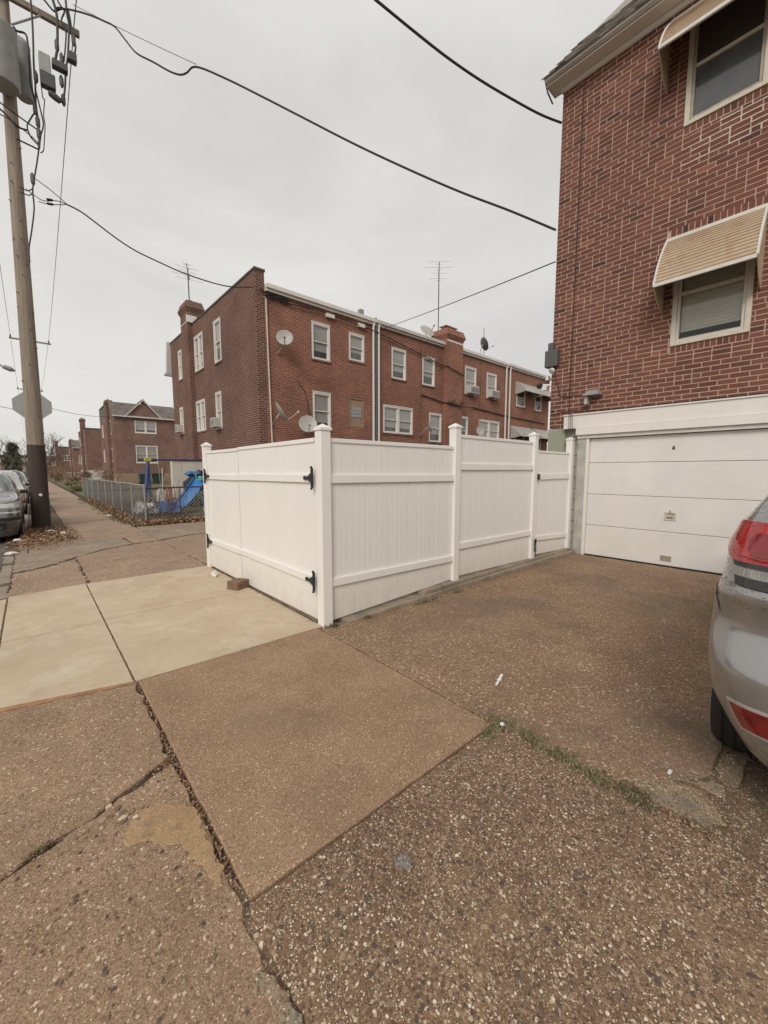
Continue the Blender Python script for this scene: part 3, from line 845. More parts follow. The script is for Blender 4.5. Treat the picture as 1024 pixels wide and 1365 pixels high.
def boards_run(par, axis, u0, u1, face, zb, zt, step=0.152, seed=0, nm='board'):
    """upright tongue and groove boards; face = coordinate of the front plane, boards lie behind it"""
    rnd = random.Random(seed)
    n = max(1, round((u1 - u0) / step)); st = (u1 - u0) / n
    g = 0.0008
    for i in range(n):
        a = u0 + i * st + g; c = u0 + (i + 1) * st - g
        zA = zb(a) if callable(zb) else zb; zC = zb(c) if callable(zb) else zb
        off = rnd.uniform(0, 0.0015)
        b = MB(); b.tint = rnd.random()
        m_ = (a + c) / 2
        f0, f1 = face + off, face + 0.022
        fb = 0.0020
        # profile across the board: chamfered edges and a centre groove
        prof = [(a, f0 + fb), (a + 0.005, f0), (m_ - 0.004, f0), (m_, f0 + 0.0014), (m_ + 0.004, f0), (c - 0.005, f0), (c, f0 + fb), (c, f1), (a, f1)]
        bot = [];top = []
        for u, d_ in prof:
            zz = zA + (zC - zA) * (u - a) / (c - a)
            if axis == 'x': bot.append((u, d_, zz)); top.append((u, d_, zt))
            else: bot.append((d_, u, zz)); top.append((d_, u, zt))
        k = len(prof)
        n0 = b.add(bot); n1_ = b.add(top)
        for j in range(k):
            q = (j + 1) % k
            b.face((n0 + j, n0 + q, n1_ + q, n1_ + j) if axis == 'x' else (n0 + q, n0 + j, n1_ + j, n1_ + q))
        b.face([n1_ + j for j in range(k)] if axis == 'x' else [n1_ + k - 1 - j for j in range(k)])
        b.face([n0 + k - 1 - j for j in range(k)] if axis == 'x' else [n0 + j for j in range(k)])
        b.build(nm, M['vinylboard'], par, tint=True)

def rail(par, axis, u0, u1, face, z0, z1, z0b=None, z1b=None, depth=0.024, top=False):
    z0b = z0 if z0b is None else z0b; z1b = z1 if z1b is None else z1b
    b = MB()
    f0 = face - depth; f1 = face + 0.03 if top else face - 0.0005
    if top: f0 = face - 0.012
    if axis == 'x':
        b.hexa([(u0, f0, z0), (u1, f0, z0b), (u1, f1, z0b), (u0, f1, z0), (u0, f0, z1), (u1, f0, z1b), (u1, f1, z1b), (u0, f1, z1)])
    else:
        b.hexa([(f0, u0, z0), (f1, u0, z0), (f1, u1, z0b), (f0, u1, z0b), (f0, u0, z1), (f1, u0, z1), (f1, u1, z1b), (f0, u1, z1b)])
    return b.build('rail', M['vinyl'], par, bevel=0.004)
ff = FY - 0.015
lin = lambda u0, z0, u1, z1: (lambda u: z0 + (z1 - z0) * (u - u0) / (u1 - u0))
boards_run(fence, 'x', 2.128, 3.988, ff, lin(2.18, 0.03, 3.98, 0.105), 1.795, seed=1)
rail(fence, 'x', 2.128, 3.988, ff, 1.772, 1.812, 1.772, 1.812, top=True)
rail(fence, 'x', 2.128, 3.988, ff, 1.385, 1.466, 1.375, 1.452)
rail(fence, 'x', 2.128, 3.988, ff, 0.375, 0.455, 0.345, 0.42)
boards_run(fence, 'x', 4.102, 5.973, ff, lin(4.1, 0.125, 5.96, 0.085), 1.945, seed=2)
rail(fence, 'x', 4.102, 5.973, ff, 1.925, 1.965, 1.925, 1.965, top=True)
rail(fence, 'x', 4.102, 5.973, ff, 1.515, 1.596, 1.52, 1.597)
rail(fence, 'x', 4.102, 5.973, ff, 0.485, 0.567, 0.47, 0.545)
g3 = thing('gate_leaf', 'narrow white vinyl walk gate between the fence and the garage corner', 'gate', (6.7, FY, 0))
boards_run(g3, 'x', 6.108, 7.278, ff, lin(6.1, 0.125, 7.28, 0.08), 1.815, seed=3)
rail(g3, 'x', 6.108, 7.278, ff, 1.80, 1.832, 1.80, 1.832, top=True)
rail(g3, 'x', 6.16, 7.278, ff, 1.36, 1.45, 1.37, 1.455)
rail(g3, 'x', 6.16, 7.278, ff, 0.36, 0.435, 0.30, 0.372)
b = MB(); b.box(6.098, ff - 0.05, 1.40, 6.16, ff - 0.0255, 1.455); b.box(6.10, ff - 0.07, 1.365, 6.125, ff - 0.0255, 1.40)
b.build('latch', M['blackiron'], g3, bevel=0.003)
b = MB(); b.box(6.045, FY - 0.082, 0.20, 6.085, FY - 0.066, 0.40); b.tube([(6.065, FY - 0.085, 0.13), (6.065, FY - 0.085, 0.42)], 0.007, 8)
b.build('drop_bolt', M['blackiron'], fence)
b = MB(); b.box(6.05, FY - 0.0845, 0.23, 6.08, FY - 0.0825, 0.33); b.build('bolt_sticker', M['teal'], fence)

def strap_hinge(par, y, z, dirn):
    """black T hinge on the face of the gate (faces -X)"""
    x = 2.05 - 0.031
    b = MB()
    b.box(x - 0.034, y - 0.011, z - 0.095, x - 0.020, y + 0.011, z + 0.095)
    b.tube([(x - 0.036, y, z - 0.10), (x - 0.036, y, z + 0.10)], 0.008, 8)
    for zz in (-0.1, 0.1): b.lathe([(0.004, -0.012), (0.012, -0.006), (0.012, 0.006), (0.003, 0.014)], (x - 0.036, y, z + zz), n=8)
    s = dirn
    P = [(y + s * 0.012, 0.052), (y + s * 0.04, 0.042), (y + s * 0.075, 0.018), (y + s * 0.125, 0.014), (y + s * 0.135, 0.02), (y + s * 0.155, 0.018), (y + s * 0.165, 0.0)]
    ring = [(p, q) for p, q in P] + [(p, -q) for p, q in P[-2::-1]]
    k = len(ring)
    n0 = b.add([(x - 0.030, p, z + q) for p, q in ring]); n1_ = b.add([(x - 0.018, p, z + q) for p, q in ring])
    b.face([n0 + i for i in range(k)]); b.face([n1_ + k - 1 - i for i in range(k)])
    for i in range(k): b.face((n0 + i, n1_ + i, n1_ + (i + 1) % k, n0 + (i + 1) % k))
    for u in (0.03, 0.075, 0.148): b.lathe([(0.008, 0), (0.006, 0.006), (0.001, 0.008)], (x - 0.030, y + s * u, z), (-1, 0, 0), 8)
    b.build('hinge', M['blackiron'], par)

gx = 2.05 - 0.02
gA = thing('gate_leaf', 'near leaf of the white vinyl double gate, hinged to the corner post', 'gate', (2.05, 4.2, 0))
gB = thing('gate_leaf', 'far leaf of the white vinyl double gate, nearest the chain link yard', 'gate', (2.05, 5.8, 0))
boards_run(gA, 'y', 3.275, 5.135, gx, lin(3.27, 0.045, 5.13, 0.03), 1.79, seed=4)
rail(gA, 'y', 3.275, 5.135, gx, 1.772, 1.814, 1.768, 1.806, top=True)
rail(gA, 'y', 3.275, 5.135, gx, 1.39, 1.47, 1.385, 1.462)
rail(gA, 'y', 3.275, 5.135, gx, 0.40, 0.475, 0.41, 0.478)
boards_run(gB, 'y', 5.155, 6.35, gx, lin(5.15, 0.03, 6.35, 0.03), 1.78, seed=5)
rail(gB, 'y', 5.155, 6.35, gx, 1.757, 1.797, 1.762, 1.800, top=True)
rail(gB, 'y', 5.155, 6.35, gx, 1.378, 1.452, 1.38, 1.455)
rail(gB, 'y', 5.155, 6.35, gx, 0.40, 0.47, 0.395, 0.462)
strap_hinge(gA, 3.268, 1.435, 1); strap_hinge(gA, 3.268, 0.43, 1)
strap_hinge(gB, 6.36, 1.425, -1); strap_hinge(gB, 6.36, 0.425, -1)

# kerb strip under the fence
b = MB()
pr = rag([(2.26, 3.08), (3.2, 3.055), (4.6, 3.045), (6.1, 3.03), (7.36, 3.03), (7.36, 3.33), (2.26, 3.33)], 0.008, 0.12, 5, keep=(5,))
b.prism(pr, -0.05, 0.05, 0.008)
b.v = [(x, y, (z if z < 0 else z * (0.25 + 0.75 * min(1, (x - 2.2) / 1.9)) + 0.01 * min(1, (x - 2.2)) )) for x, y, z in b.v]
b.build('fence_kerb', M['kerbc'], drive)
b = MB()
b.prism(rag([(3.4, 3.10), (5.0, 3.105), (7.34, 3.10), (7.34, 3.32), (3.4, 3.32)], 0.006, 0.12, 6, keep=(3,)), 0.0, 0.088, 0.006)
b.build('fence_kerb', M['kerbc'], drive)

# ------------------------------------------------------------------ houses: generic
class Basis:
    """wall plane: kind 'X' (faces -X, u runs along Y) or 'Y' (faces -Y, u runs along X); d = out of the wall"""
    def __init__(s, kind, c): s.k = kind; s.c = c
    def P(s, u, z, d=0.0): return (s.c - d, u, z) if s.k == 'X' else (u, s.c - d, z)
    def box(s, b, u0, u1, z0, z1, d0, d1):
        if s.k == 'X': b.box(s.c - d1, u0, z0, s.c - d0, u1, z1)
        else: b.box(u0, s.c - d1, z0, u1, s.c - d0, z1)

def wall_holes(b, B, u0, u1, z0, z1, holes, depth=0.12, top=None):
    us = sorted({u0, u1, *[h[0] for h in holes], *[h[1] for h in holes]})
    zs = sorted({z0, z1, *[h[2] for h in holes], *[h[3] for h in holes]})
    flip = (B.k == 'X')
    def q(p):
        b.poly(p[::-1] if flip else p)
    for i in range(len(us) - 1):
        for j in range(len(zs) - 1):
            uc = (us[i] + us[i + 1]) / 2; zc = (zs[j] + zs[j + 1]) / 2
            if any(h[0] < uc < h[1] and h[2] < zc < h[3] for h in holes): continue
            q([B.P(us[i], zs[j]), B.P(us[i + 1], zs[j]), B.P(us[i + 1], zs[j + 1]), B.P(us[i], zs[j + 1])])
    for a, c, e, f in holes:
        for p in ([(a, e), (a, f)], [(c, f), (c, e)], [(c, e), (a, e)], [(a, f), (c, f)]):
            (ua, za), (uc, zc) = p
            q([B.P(ua, za, 0), B.P(ua, za, -depth), B.P(uc, zc, -depth), B.P(uc, zc, 0)])

def ring(b, B, u0, u1, z0, z1, w_, d0, d1, wb=None):
    wb = wb or w_
    B.box(b, u0, u0 + w_, z0, z1, d0, d1); B.box(b, u1 - w_, u1, z0, z1, d0, d1)
    B.box(b, u0 + w_, u1 - w_, z0, z0 + wb, d0, d1); B.box(b, u0 + w_, u1 - w_, z1 - w_, z1, d0, d1)

WN = [0]
def window(par, B, u0, u1, z0, z1, double=False, style=0, fm='white', sill='brickB'):
    WN[0] += 1
    shade = 0.25 + 0.45 * ((WN[0] * 0.37) % 1.0)
    b = MB(); ring(b, B, u0, u1, z0, z1, 0.075, -0.08, 0.02, 0.06)
    spans = [(u0 + 0.075, u1 - 0.075)]
    if double:
        m_ = (u0 + u1) / 2
        B.box(b, m_ - 0.07, m_ + 0.07, z0 + 0.06, z1 - 0.075, -0.08, 0.012)
        spans = [(u0 + 0.075, m_ - 0.07), (m_ + 0.07, u1 - 0.075)]
    fr = b.build('window', M[fm], par)
    zm = (z0 + z1) / 2
    if True:
        ln_ = MB(); B.box(ln_, u0 - 0.02, u1 + 0.02, z1 + 0.002, z1 + 0.04, -0.03, 0.03); ln_.build('head_trim', M[fm], fr)
    for a, c in spans:
        s_ = MB(); ring(s_, B, a, c, zm - 0.02, z1 - 0.077, 0.035, -0.06, -0.02); s_.build('sash', M[fm], fr)
        s_ = MB(); ring(s_, B, a, c, z0 + 0.062, zm + 0.02, 0.035, -0.10, -0.0605); s_.build('sash', M[fm], fr)
        up = MB(); B.box(up, a + 0.034, c - 0.034, zm + 0.015, z1 - 0.11, -0.052, -0.045)
        up.build('pane', M['midpane' if style in (0, 2) else 'darkpane'], fr)
        if style != 2:
            zb_ = z0 + 0.096 + (zm - z0 - 0.11) * shade
            cu = MB(); B.box(cu, a + 0.036, c - 0.036, zb_, zm - 0.016, -0.0825, -0.0795); cu.build('curtain', M['midpane' if style == 0 else 'awngrey'], fr)
        lo = MB(); B.box(lo, a + 0.034, c - 0.034, z0 + 0.096, zm - 0.015, -0.09, -0.083)
        lo.build('pane', M['darkpane' if style in (0, 1) else 'midpane'], fr)
    s_ = MB(); B.box(s_, u0 - 0.04, u1 + 0.04, z0 - 0.075, z0 - 0.002, -0.05, 0.035)
    s_.build('sill', M[sill], fr)
    return fr

def dome_awning(par, B, u0, u1, ztop, zbot, out_, mat, side, nslat=10, cheek=0.3, trim=True, curve=0.07):
    """metal hood: stepped slats from the wall out, cheeks closing the ends"""
    aw = MB()
    B.box(aw, u0, u1, ztop - 0.03, ztop + 0.015, 0.001, 0.035)
    a_ = aw.build('awning', M['awntrim' if trim else mat], par)
    prof = []
    for i in range(nslat + 1):
        t = i / nslat
        prof.append((out_ * (t + curve * math.sin(math.pi * t)), ztop - (ztop - zbot) * (t - curve * 0.6 * math.sin(math.pi * t))))
    for i in range(nslat):
        d0, z0_ = prof[i]; d1, z1_ = prof[i + 1]
        b = MB()
        lap = 0.018
        dx, dz = d1 - d0, z1_ - z0_
        ln = math.hypot(dx, dz); ux, uz = dx / ln, dz / ln; nx, nz = -uz, ux
        if nz < 0: nx, nz = -nx, -nz
        A = (d0 + nx * 0.002, z0_ + nz * 0.002); C_ = (d1 + ux * lap + nx * 0.012, z1_ + uz * lap + nz * 0.012)
        quad = [A, C_, (C_[0] - nx * 0.008, C_[1] - nz * 0.008), (A[0] - nx * 0.004, A[1] - nz * 0.004)]
        P0 = [B.P(u0 + 0.012, z, d_) for d_, z in quad]; P1 = [B.P(u1 - 0.012, z, d_) for d_, z in quad]
        n = b.add(P0); m_ = b.add(P1)
        for k in range(4): b.face((n + k, n + (k + 1) % 4, m_ + (k + 1) % 4, m_ + k))
        b.face([n + k for k in range(4)]); b.face([m_ + 3 - k for k in range(4)])
        b.build('slat', M[mat], a_)
    # side trims following the profile
    for u in (u0, u1):
        b = MB()
        b.tube([B.P(u, z + 0.008, d_) for d_, z in prof], 0.017, 6)
        b.build('edge_trim', M['awntrim' if trim else mat], a_)
        # cheek
        c = MB()
        low = []
        for i in range(7):
            t = i / 6
            low.append((out_ * (1 - t) , zbot - cheek * math.sin(t * math.pi / 2)))
        outl = prof + low
        th = 0.006
        A = [B.P(u - th, z, d_) for d_, z in outl]; C_ = [B.P(u + th, z, d_) for d_, z in outl]
        n = c.add(A); m_ = c.add(C_); k = len(outl)
        c.face([n + i for i in range(k)]); c.face([m_ + k - 1 - i for i in range(k)])
        for i in range(k): c.face((n + i, n + (i + 1) % k, m_ + (i + 1) % k, m_ + i))
        c.build('cheek', M[side], a_)
    b = MB(); d1, z1_ = prof[-1]
    B.box(b, u0, u1, z1_ - 0.03, z1_ + 0.012, d1 - 0.006, d1 + 0.026)
    b.build('front_trim', M['awntrim' if trim else mat], a_)
    return a_

# ------------------------------------------------------------------ near house with the garage
XH = 7.43
BX = Basis('X', XH)
house = thing('brick_house', 'near red brick house with white garage door and tan window awnings', 'house', (XH, 1.0, 0))
HY1 = 3.64; HY0 = -2.6
w1h = (0.90, 1.80, 3.385, 4.86)
w2h = (0.93, 1.82, 6.45, 7.95)
doorh = (0.10, 2.90, 0.0, 2.07)
b = MB()
wall_holes(b, Basis('X', XH + 0.0005), HY0, HY1 - 0.002, 2.30, 8.12, [w1h, w2h], 0.14)
b.build('wall', M['mortar'], house)
b = MB()
b.poly([(XH + 0.006, HY1, 2.3), (XH + 11, HY1, 2.3), (XH + 11, HY1, 8.05), (XH + 0.006, HY1, 8.05)])
b.poly([(XH + 11, HY1, 0), (XH + 11, HY0, 0), (XH + 11, HY0, 8.05), (XH + 11, HY1, 8.05)])
b.poly([(XH + 11, HY0, 0), (XH + 0.006, HY0, 0), (XH + 0.006, HY0, 8.05), (XH + 11, HY0, 8.05)])
b.poly([(XH + 11.4, HY1 + 0.2, 8.0), (XH + 11.4, HY0, 8.0), (XH + 5.5, HY0, 14.2), (XH + 5.5, HY1 + 0.2, 14.2)])
b.poly([(XH + 0.05, HY1 - 0.003, 8.05), (XH + 11, HY1 - 0.003, 8.05), (XH + 5.5, HY1 - 0.003, 13.8)])
b.poly([(XH + 0.05, HY0, 8.05), (XH + 5.5, HY0, 13.8), (XH + 11, HY0, 8.05)])
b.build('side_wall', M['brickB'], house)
# base: green painted foundation left of the garage, blocks, garage surround
b = MB()
b.box(XH + 0.002, 3.34, 0, XH + 0.3, HY1 + 0.02, 2.29); b.box(XH + 0.3, HY1 - 0.1, 0, XH + 11, HY1 + 0.02, 2.29)
b.build('foundation', M['greenpaint'], house)
b = MB(); wall_holes(b, Basis('X', XH + 0.03), HY0, 3.34, 0, 2.30, [doorh], 0.2)
b.build('garage_surround', M['block'], house)
z = 0.0
k = 0
while z < 2.05:
    b = MB()
    h = 0.198
    b.box(XH - 0.025, 3.085 + 0.001, z + 0.005, XH + 0.029, 3.335 - 0.001, min(z + h, 2.085) - 0.005)
    b.build('concrete_block', M['block'], house, bevel=0.003)
    z += h; k += 1
b = MB(); b.box(XH - 0.02, 3.085, 0, XH + 0.025, 3.335, 2.085); b.v = [(x + 0.012, y, z) for x, y, z in b.v]; b.build('block_joint', M['patch'], house)
b = MB(); b.box(XH - 0.05, 2.935, 0, XH + 0.02, 3.082, 2.10); b.build('door_jamb', M['awngrey'], house, bevel=0.004)
b = MB(); b.box(XH - 0.055, 2.885, 0, XH + 0.02, 2.933, 2.072); b.build('door_jamb', M['white'], house, bevel=0.004)
b = MB(); b.box(XH - 0.055, 0.05, 0, XH + 0.02, 0.098, 2.072); b.build('door_jamb', M['white'], house, bevel=0.004)
b = MB(); b.box(XH - 0.085, -0.3, 2.26, XH + 0.003, 3.335, 2.49); b.build('lintel_board', M['white'], house, bevel=0.004)
b = MB(); b.box(XH - 0.105, -0.3, 2.49, XH + 0.003, 3.345, 2.512); b.build('drip_cap', M['white'], house, bevel=0.004)
b = MB(); b.box(XH - 0.115, -0.1, 2.135, XH + 0.003, 3.10, 2.255); b.build('fascia_board', M['white'], house, bevel=0.005)
b = MB(); b.box(XH - 0.075, -0.1, 2.075, XH + 0.003, 3.085, 2.133); b.build('header_trim', M['awntrim'], house, bevel=0.004)
# garage door: four panels
gd = MB(); gd.box(XH + 0.05, 0.10, 0.0, XH + 0.06, 2.90, 2.07)
gd = gd.build('garage_door', M['darkgrey'], house)
zz = [0.012, 0.548, 1.098, 1.646, 2.068]
for i in range(4):
    b = MB(); b.box(XH - 0.002 - 0.002 * (i % 2), 0.105, zz[i] + 0.003, XH + 0.045, 2.882, zz[i + 1] - 0.003)
    b.build('panel', M['door'], gd, bevel=0.006)
b = MB(); b.box(XH - 0.02, 0.105, 0.0, XH + 0.03, 2.882, 0.013); b.build('bottom_seal', M['rubber'], gd)
b = MB(); ring(b, BX, 1.56, 1.71, 0.735, 0.862, 0.018, 0.004, 0.016); BX.box(b, 1.60, 1.67, 0.79, 0.812, 0.004, 0.03); b.build('handle', M['cream'], gd)
b = MB(); BX.box(b, 1.58, 1.69, 0.755, 0.785, 0.0045, 0.008); BX.box(b, 1.58, 1.69, 0.815, 0.842, 0.0045, 0.008); b.build('handle_recess', M['doordirt'], gd)
b = MB(); b.tube([BX.P(1.64, 0.85, 0.01), BX.P(1.64, 0.885, 0.012)], 0.012, 8); b.build('handle_screw', M['doordirt'], gd)
b = MB(); ring(b, BX, 1.585, 1.725, 0.09, 0.168, 0.014, 0.004, 0.014); BX.box(b, 1.60, 1.712, 0.104, 0.155, 0.0045, 0.009)
for k in range(5): BX.box(b, 1.605 + k * 0.022, 1.617 + k * 0.022, 0.108, 0.15, 0.009, 0.012)
b.build('foot_latch', M['doordirt'], gd)
b = MB(); b.lathe([(0.016, 0), (0.016, 0.012), (0.006, 0.016)], BX.P(1.655, 1.856, 0.004), (-1, 0, 0), 12); BX.box(b, 1.64, 1.67, 1.83, 1.882, 0.0035, 0.009); b.build('lock', M['darkgrey'], gd)
# rooms behind near windows
b = MB()
for (a, c, e, f) in (w1h, w2h):
    b.box(XH + 1.6, a - 0.6, e - 0.6, XH + 1.62, c + 0.6, f + 0.3)
    b.box(XH + 0.15, a - 0.6, e - 0.62, XH + 1.6, c + 0.6, e - 0.6); b.box(XH + 0.15, a - 0.6, f + 0.3, XH + 1.6, c + 0.6, f + 0.32)
    b.box(XH + 0.15, a - 0.62, e - 0.6, XH + 1.6, a - 0.6, f + 0.3); b.box(XH + 0.15, c + 0.6, e - 0.6, XH + 1.6, c + 0.62, f + 0.3)
b.build('room', M['room'], house)

def near_window(h, upper):
    a, c, e, f = h
    b = MB(); ring(b, BX, a, c, e, f, 0.06, -0.13, 0.022, 0.05)
    fr = b.build('window', M['cream'], house, bevel=0.003, label='weathered cream window frame')
    b = MB(); ring(b, BX, a + 0.062, c - 0.062, e + 0.052, f - 0.062, 0.035, -0.07, 0.006); b.build('storm_frame', M['creamdark' if upper else 'cream'], fr)
    zm = e + (f - e) * 0.50
    b = MB(); BX.box(b, a + 0.097, c - 0.097, zm - 0.02, zm + 0.02, -0.06, 0.0); b.build('meeting_rail', M['cream'], fr)
    if upper:
        b = MB(); BX.box(b, a + 0.099, c - 0.099, e + 0.088, zm - 0.021, -0.03, -0.024); b.build('insect_screen', M['darkpane'], fr)
        b = MB(); BX.box(b, a + 0.099, c - 0.099, zm + 0.021, f - 0.098, -0.03, -0.024); b.build('insect_screen', M['screen'], fr)
    else:
        b = MB(); BX.box(b, a + 0.099, c - 0.099, e + 0.088, zm - 0.021, -0.045, -0.041); b.build('pane', M['glass'], fr)
        b = MB(); BX.box(b, a + 0.099, c - 0.099, zm + 0.021, f - 0.098, -0.035, -0.031); b.build('pane', M['glass'], fr)
        b = MB()
        zt = e + 0.20
        while zt < f - 0.1:
            BX.box(b, a + 0.1, c - 0.1, zt, zt + 0.034, -0.085, -0.08)
            b.hexa([BX.P(a + 0.1, zt + 0.034, -0.08), BX.P(c - 0.1, zt + 0.034, -0.08), BX.P(c - 0.1, zt + 0.034, -0.09), BX.P(a + 0.1, zt + 0.034, -0.09),
                    BX.P(a + 0.1, zt + 0.042, -0.074), BX.P(c - 0.1, zt + 0.042, -0.074), BX.P(c - 0.1, zt + 0.042, -0.084), BX.P(a + 0.1, zt + 0.042, -0.084)])
            zt += 0.045
        b.build('blind', M['blind'], fr)
        b = MB(); BX.box(b, a + 0.09, c - 0.09, e + 0.05, e + 0.14, -0.2, -0.16); b.build('inner_ledge', M['whitepl'], fr)
near_window(w1h, False)
near_window(w2h, True)
dome_awning(house, BX, 0.83, 1.93, 4.95, 4.16, 0.52, 'awning', 'awningside', 16, 0.26)
dome_awning(house, BX, 0.83, 2.06, 7.98, 7.34, 0.50, 'awning', 'awningside', 16, 0.30)

# bricks ---------------------------------------------------------------
CH = 0.0715; BL = 0.203; JT = 0.0115
def brick_mesh(l, h, proud, tint, b=None, o=(0, 0, 0), rnd=random):
    own = b is None
    b = b or MB(); b.tint = tint
    j = lambda: rnd.uniform(-0.0012, 0.0012)
    x0 = -proud + o[0]; x1 = 0.003 + o[0]
    c_ = 0.002
    n = b.add([(x1, o[1], o[2]), (x1, o[1] + l, o[2]), (x1, o[1] + l, o[2] + h), (x1, o[1], o[2] + h),
               (x0 + j(), o[1] + c_ + j(), o[2] + c_ + j()), (x0 + j(), o[1] + l - c_ + j(), o[2] + c_ + j()), (x0 + j(), o[1] + l - c_ + j(), o[2] + h - c_ + j()), (x0 + j(), o[1] + c_ + j(), o[2] + h - c_ + j())])
    for f in ((0, 1, 5, 4), (1, 2, 6, 5), (2, 3, 7, 6), (3, 0, 4, 7), (4, 5, 6, 7)): b.face([n + i for i in f[::-1]])
    return b
holes = [(w1h[0], w1h[1], w1h[2] - 0.105, w1h[3]), (w2h[0], w2h[1], w2h[2] - 0.105, w2h[3])]
# soldier courses above the awnings' windows
sold = [(0.80, 1.90, 4.88, 5.09)]
br = []
rb = random.Random(99)
row = 0
z = 2.512
while z + CH < 8.13:
    r_off = (row % 2) * (BL + JT) / 2 + (0.02 if row % 7 == 3 else 0)
    hdr = (row % 6 == 5)
    y = HY1
    first = True
    while y > HY0:
        ln = BL
        if first: ln = BL - r_off if row % 2 else BL
        if hdr and rb.random() < 0.35: ln = BL / 2 - JT / 2
        elif rb.random() < 0.035: ln = BL / 2 - JT / 2
        first = False
        a = y - ln; c = y
        segs = [(a, c)]; cutp = []
        for (h0, h1, g0, g1) in holes + sold:
            if z + CH - JT > g0 + 0.004 and z < g1 - 0.004:
                ns = []
                for (p, q) in segs:
                    if q <= h0 or p >= h1: ns.append((p, q))
                    else:
                        if z < g0 - JT - 0.015: cutp.append((max(p, h0 - 0.005), z, min(q, h1 + 0.005) - max(p, h0 - 0.005), g0 - JT * 0.8 - z))
                        if z + CH > g1 + 0.02: cutp.append((max(p, h0), g1 + 0.004, min(q, h1) - max(p, h0), z + CH - JT - g1 - 0.004))
                        if p < h0: ns.append((p, h0 - 0.006))
                        if q > h1: ns.append((h1 + 0.006, q))
                segs = ns
        br += [c_ for c_ in cutp if c_[2] > 0.02]
        for (p, q) in segs:
            if q - p > 0.03: br.append((p, z, q - p, CH - JT))
        y -= ln + JT
    z += CH; row += 1
for k in range(3):
    zr = 2.512 - (k + 1) * CH; off_ = 0.1 if k % 2 else 0.0
    ys = sorted({3.352, 3.64, 3.64 - BL + off_ * 1.0})
    for a_, c_ in zip(ys, ys[1:]):
        if c_ - a_ > 0.03: br.append((a_, zr, c_ - a_ - (JT if c_ < 3.63 else 0), CH - JT))
def soldiers(u0, u1, z0, h):
    n = round((u1 - u0) / 0.072); st = (u1 - u0) / n
    for i in range(n): br.append((u0 + i * st + 0.004, z0, st - 0.010, h))
soldiers(0.90, 1.80, w1h[2] - 0.100, 0.094)
soldiers(0.93, 1.82, w2h[2] - 0.100, 0.094)
soldiers(0.81, 1.89, 4.885, 0.2)
camp = Vector((0, 0, 1.5))
# the 300 that show largest: whole bricks in the frame nearest the camera
def in_view(p):
    return p[0] > 0.62 and p[1] < 8.0
def size_key(p):
    c = Vector((XH, p[0] + p[2] / 2, p[1] + p[3] / 2)) - camp
    return -(p[2] * p[3]) * abs(c.x) / c.length ** 3
cand = sorted([p for p in br if in_view(p)], key=size_key)
top = cand[:300]; topset = set(top)
def pick_tint(p):
    t = min(0.93, max(0.1, rb.gauss(0.52, 0.17)))
    u = rb.random()
    if u < 0.05: t = rb.uniform(0, 0.1)
    elif u < 0.06: t = 1.0
    return t
protos = {}
for p in top:
    key = (round(p[2], 3), round(p[3], 3), rb.randrange(9))
    if key not in protos:
        b = brick_mesh(p[2], p[3], rb.uniform(0.0018, 0.0032), pick_tint(p), rnd=rb)
        o = b.build('brick', M['bricks'], None, tint=True)
        o.parent = house; o.location = (0, p[0] - 1.0, p[1])
        protos[key] = o
    else:
        o = protos[key].copy(); COL.objects.link(o); o.parent = house
        o.location = (0, p[0] - 1.0, p[1])
b = MB()
for p in br:
    if p in topset: continue
    brick_mesh(p[2], p[3], rb.uniform(0.0018, 0.0032), pick_tint(p), b, (XH, p[0], p[1]), rb)
b.build('brickwork', M['bricks'], house, kind='stuff', tint=True)
# repointed patch below the upper window: thick pale mortar smeared between bricks
b = MB()
def in_patch(u, z):
    d1_ = 0.93 < u < 1.77 and 5.93 < z < 6.33
    return d1_ and not (u > 1.35 and z > 6.22 + (1.77 - u) * 0.1) and noise.noise(Vector((u * 6, z * 7, 3))) > -0.42
for p in br:
    u, z, l_, h_ = p
    if not in_patch(u + l_ / 2, z + h_ / 2): continue
    th = rb.uniform(0.003, 0.006)
    for (a, c, e, f) in ((u - JT, u + l_ + JT, z - JT - th * 0.5, z + th * 0.5), (u - JT - th * 0.6, u + th * 0.6, z - JT, z + h_ + JT)):
        n_ = 9; pr = XH - 0.0040 - rb.uniform(0, 0.001)
        if rb.random() < 0.15: continue
        if c - a > f - e:
            lo = [(pr, a + (c - a) * k / n_, e + rb.uniform(-0.002, 0.002)) for k in range(n_ + 1)]
            hi = [(pr, a + (c - a) * k / n_, f + rb.uniform(-0.002, 0.002)) for k in range(n_ + 1)]
        else:
            lo = [(pr - 0.0004, a + rb.uniform(-0.002, 0.002), e + (f - e) * k / n_) for k in range(n_ + 1)]
            hi = [(pr - 0.0004, c + rb.uniform(-0.002, 0.002), e + (f - e) * k / n_) for k in range(n_ + 1)]
        b.grid([lo, hi]); b.grid([[(x + 0.006, y, z_) for x, y, z_ in hi], [(x + 0.006, y, z_) for x, y, z_ in lo]])
b.build('repointed_mortar', M['palemortar'], house)

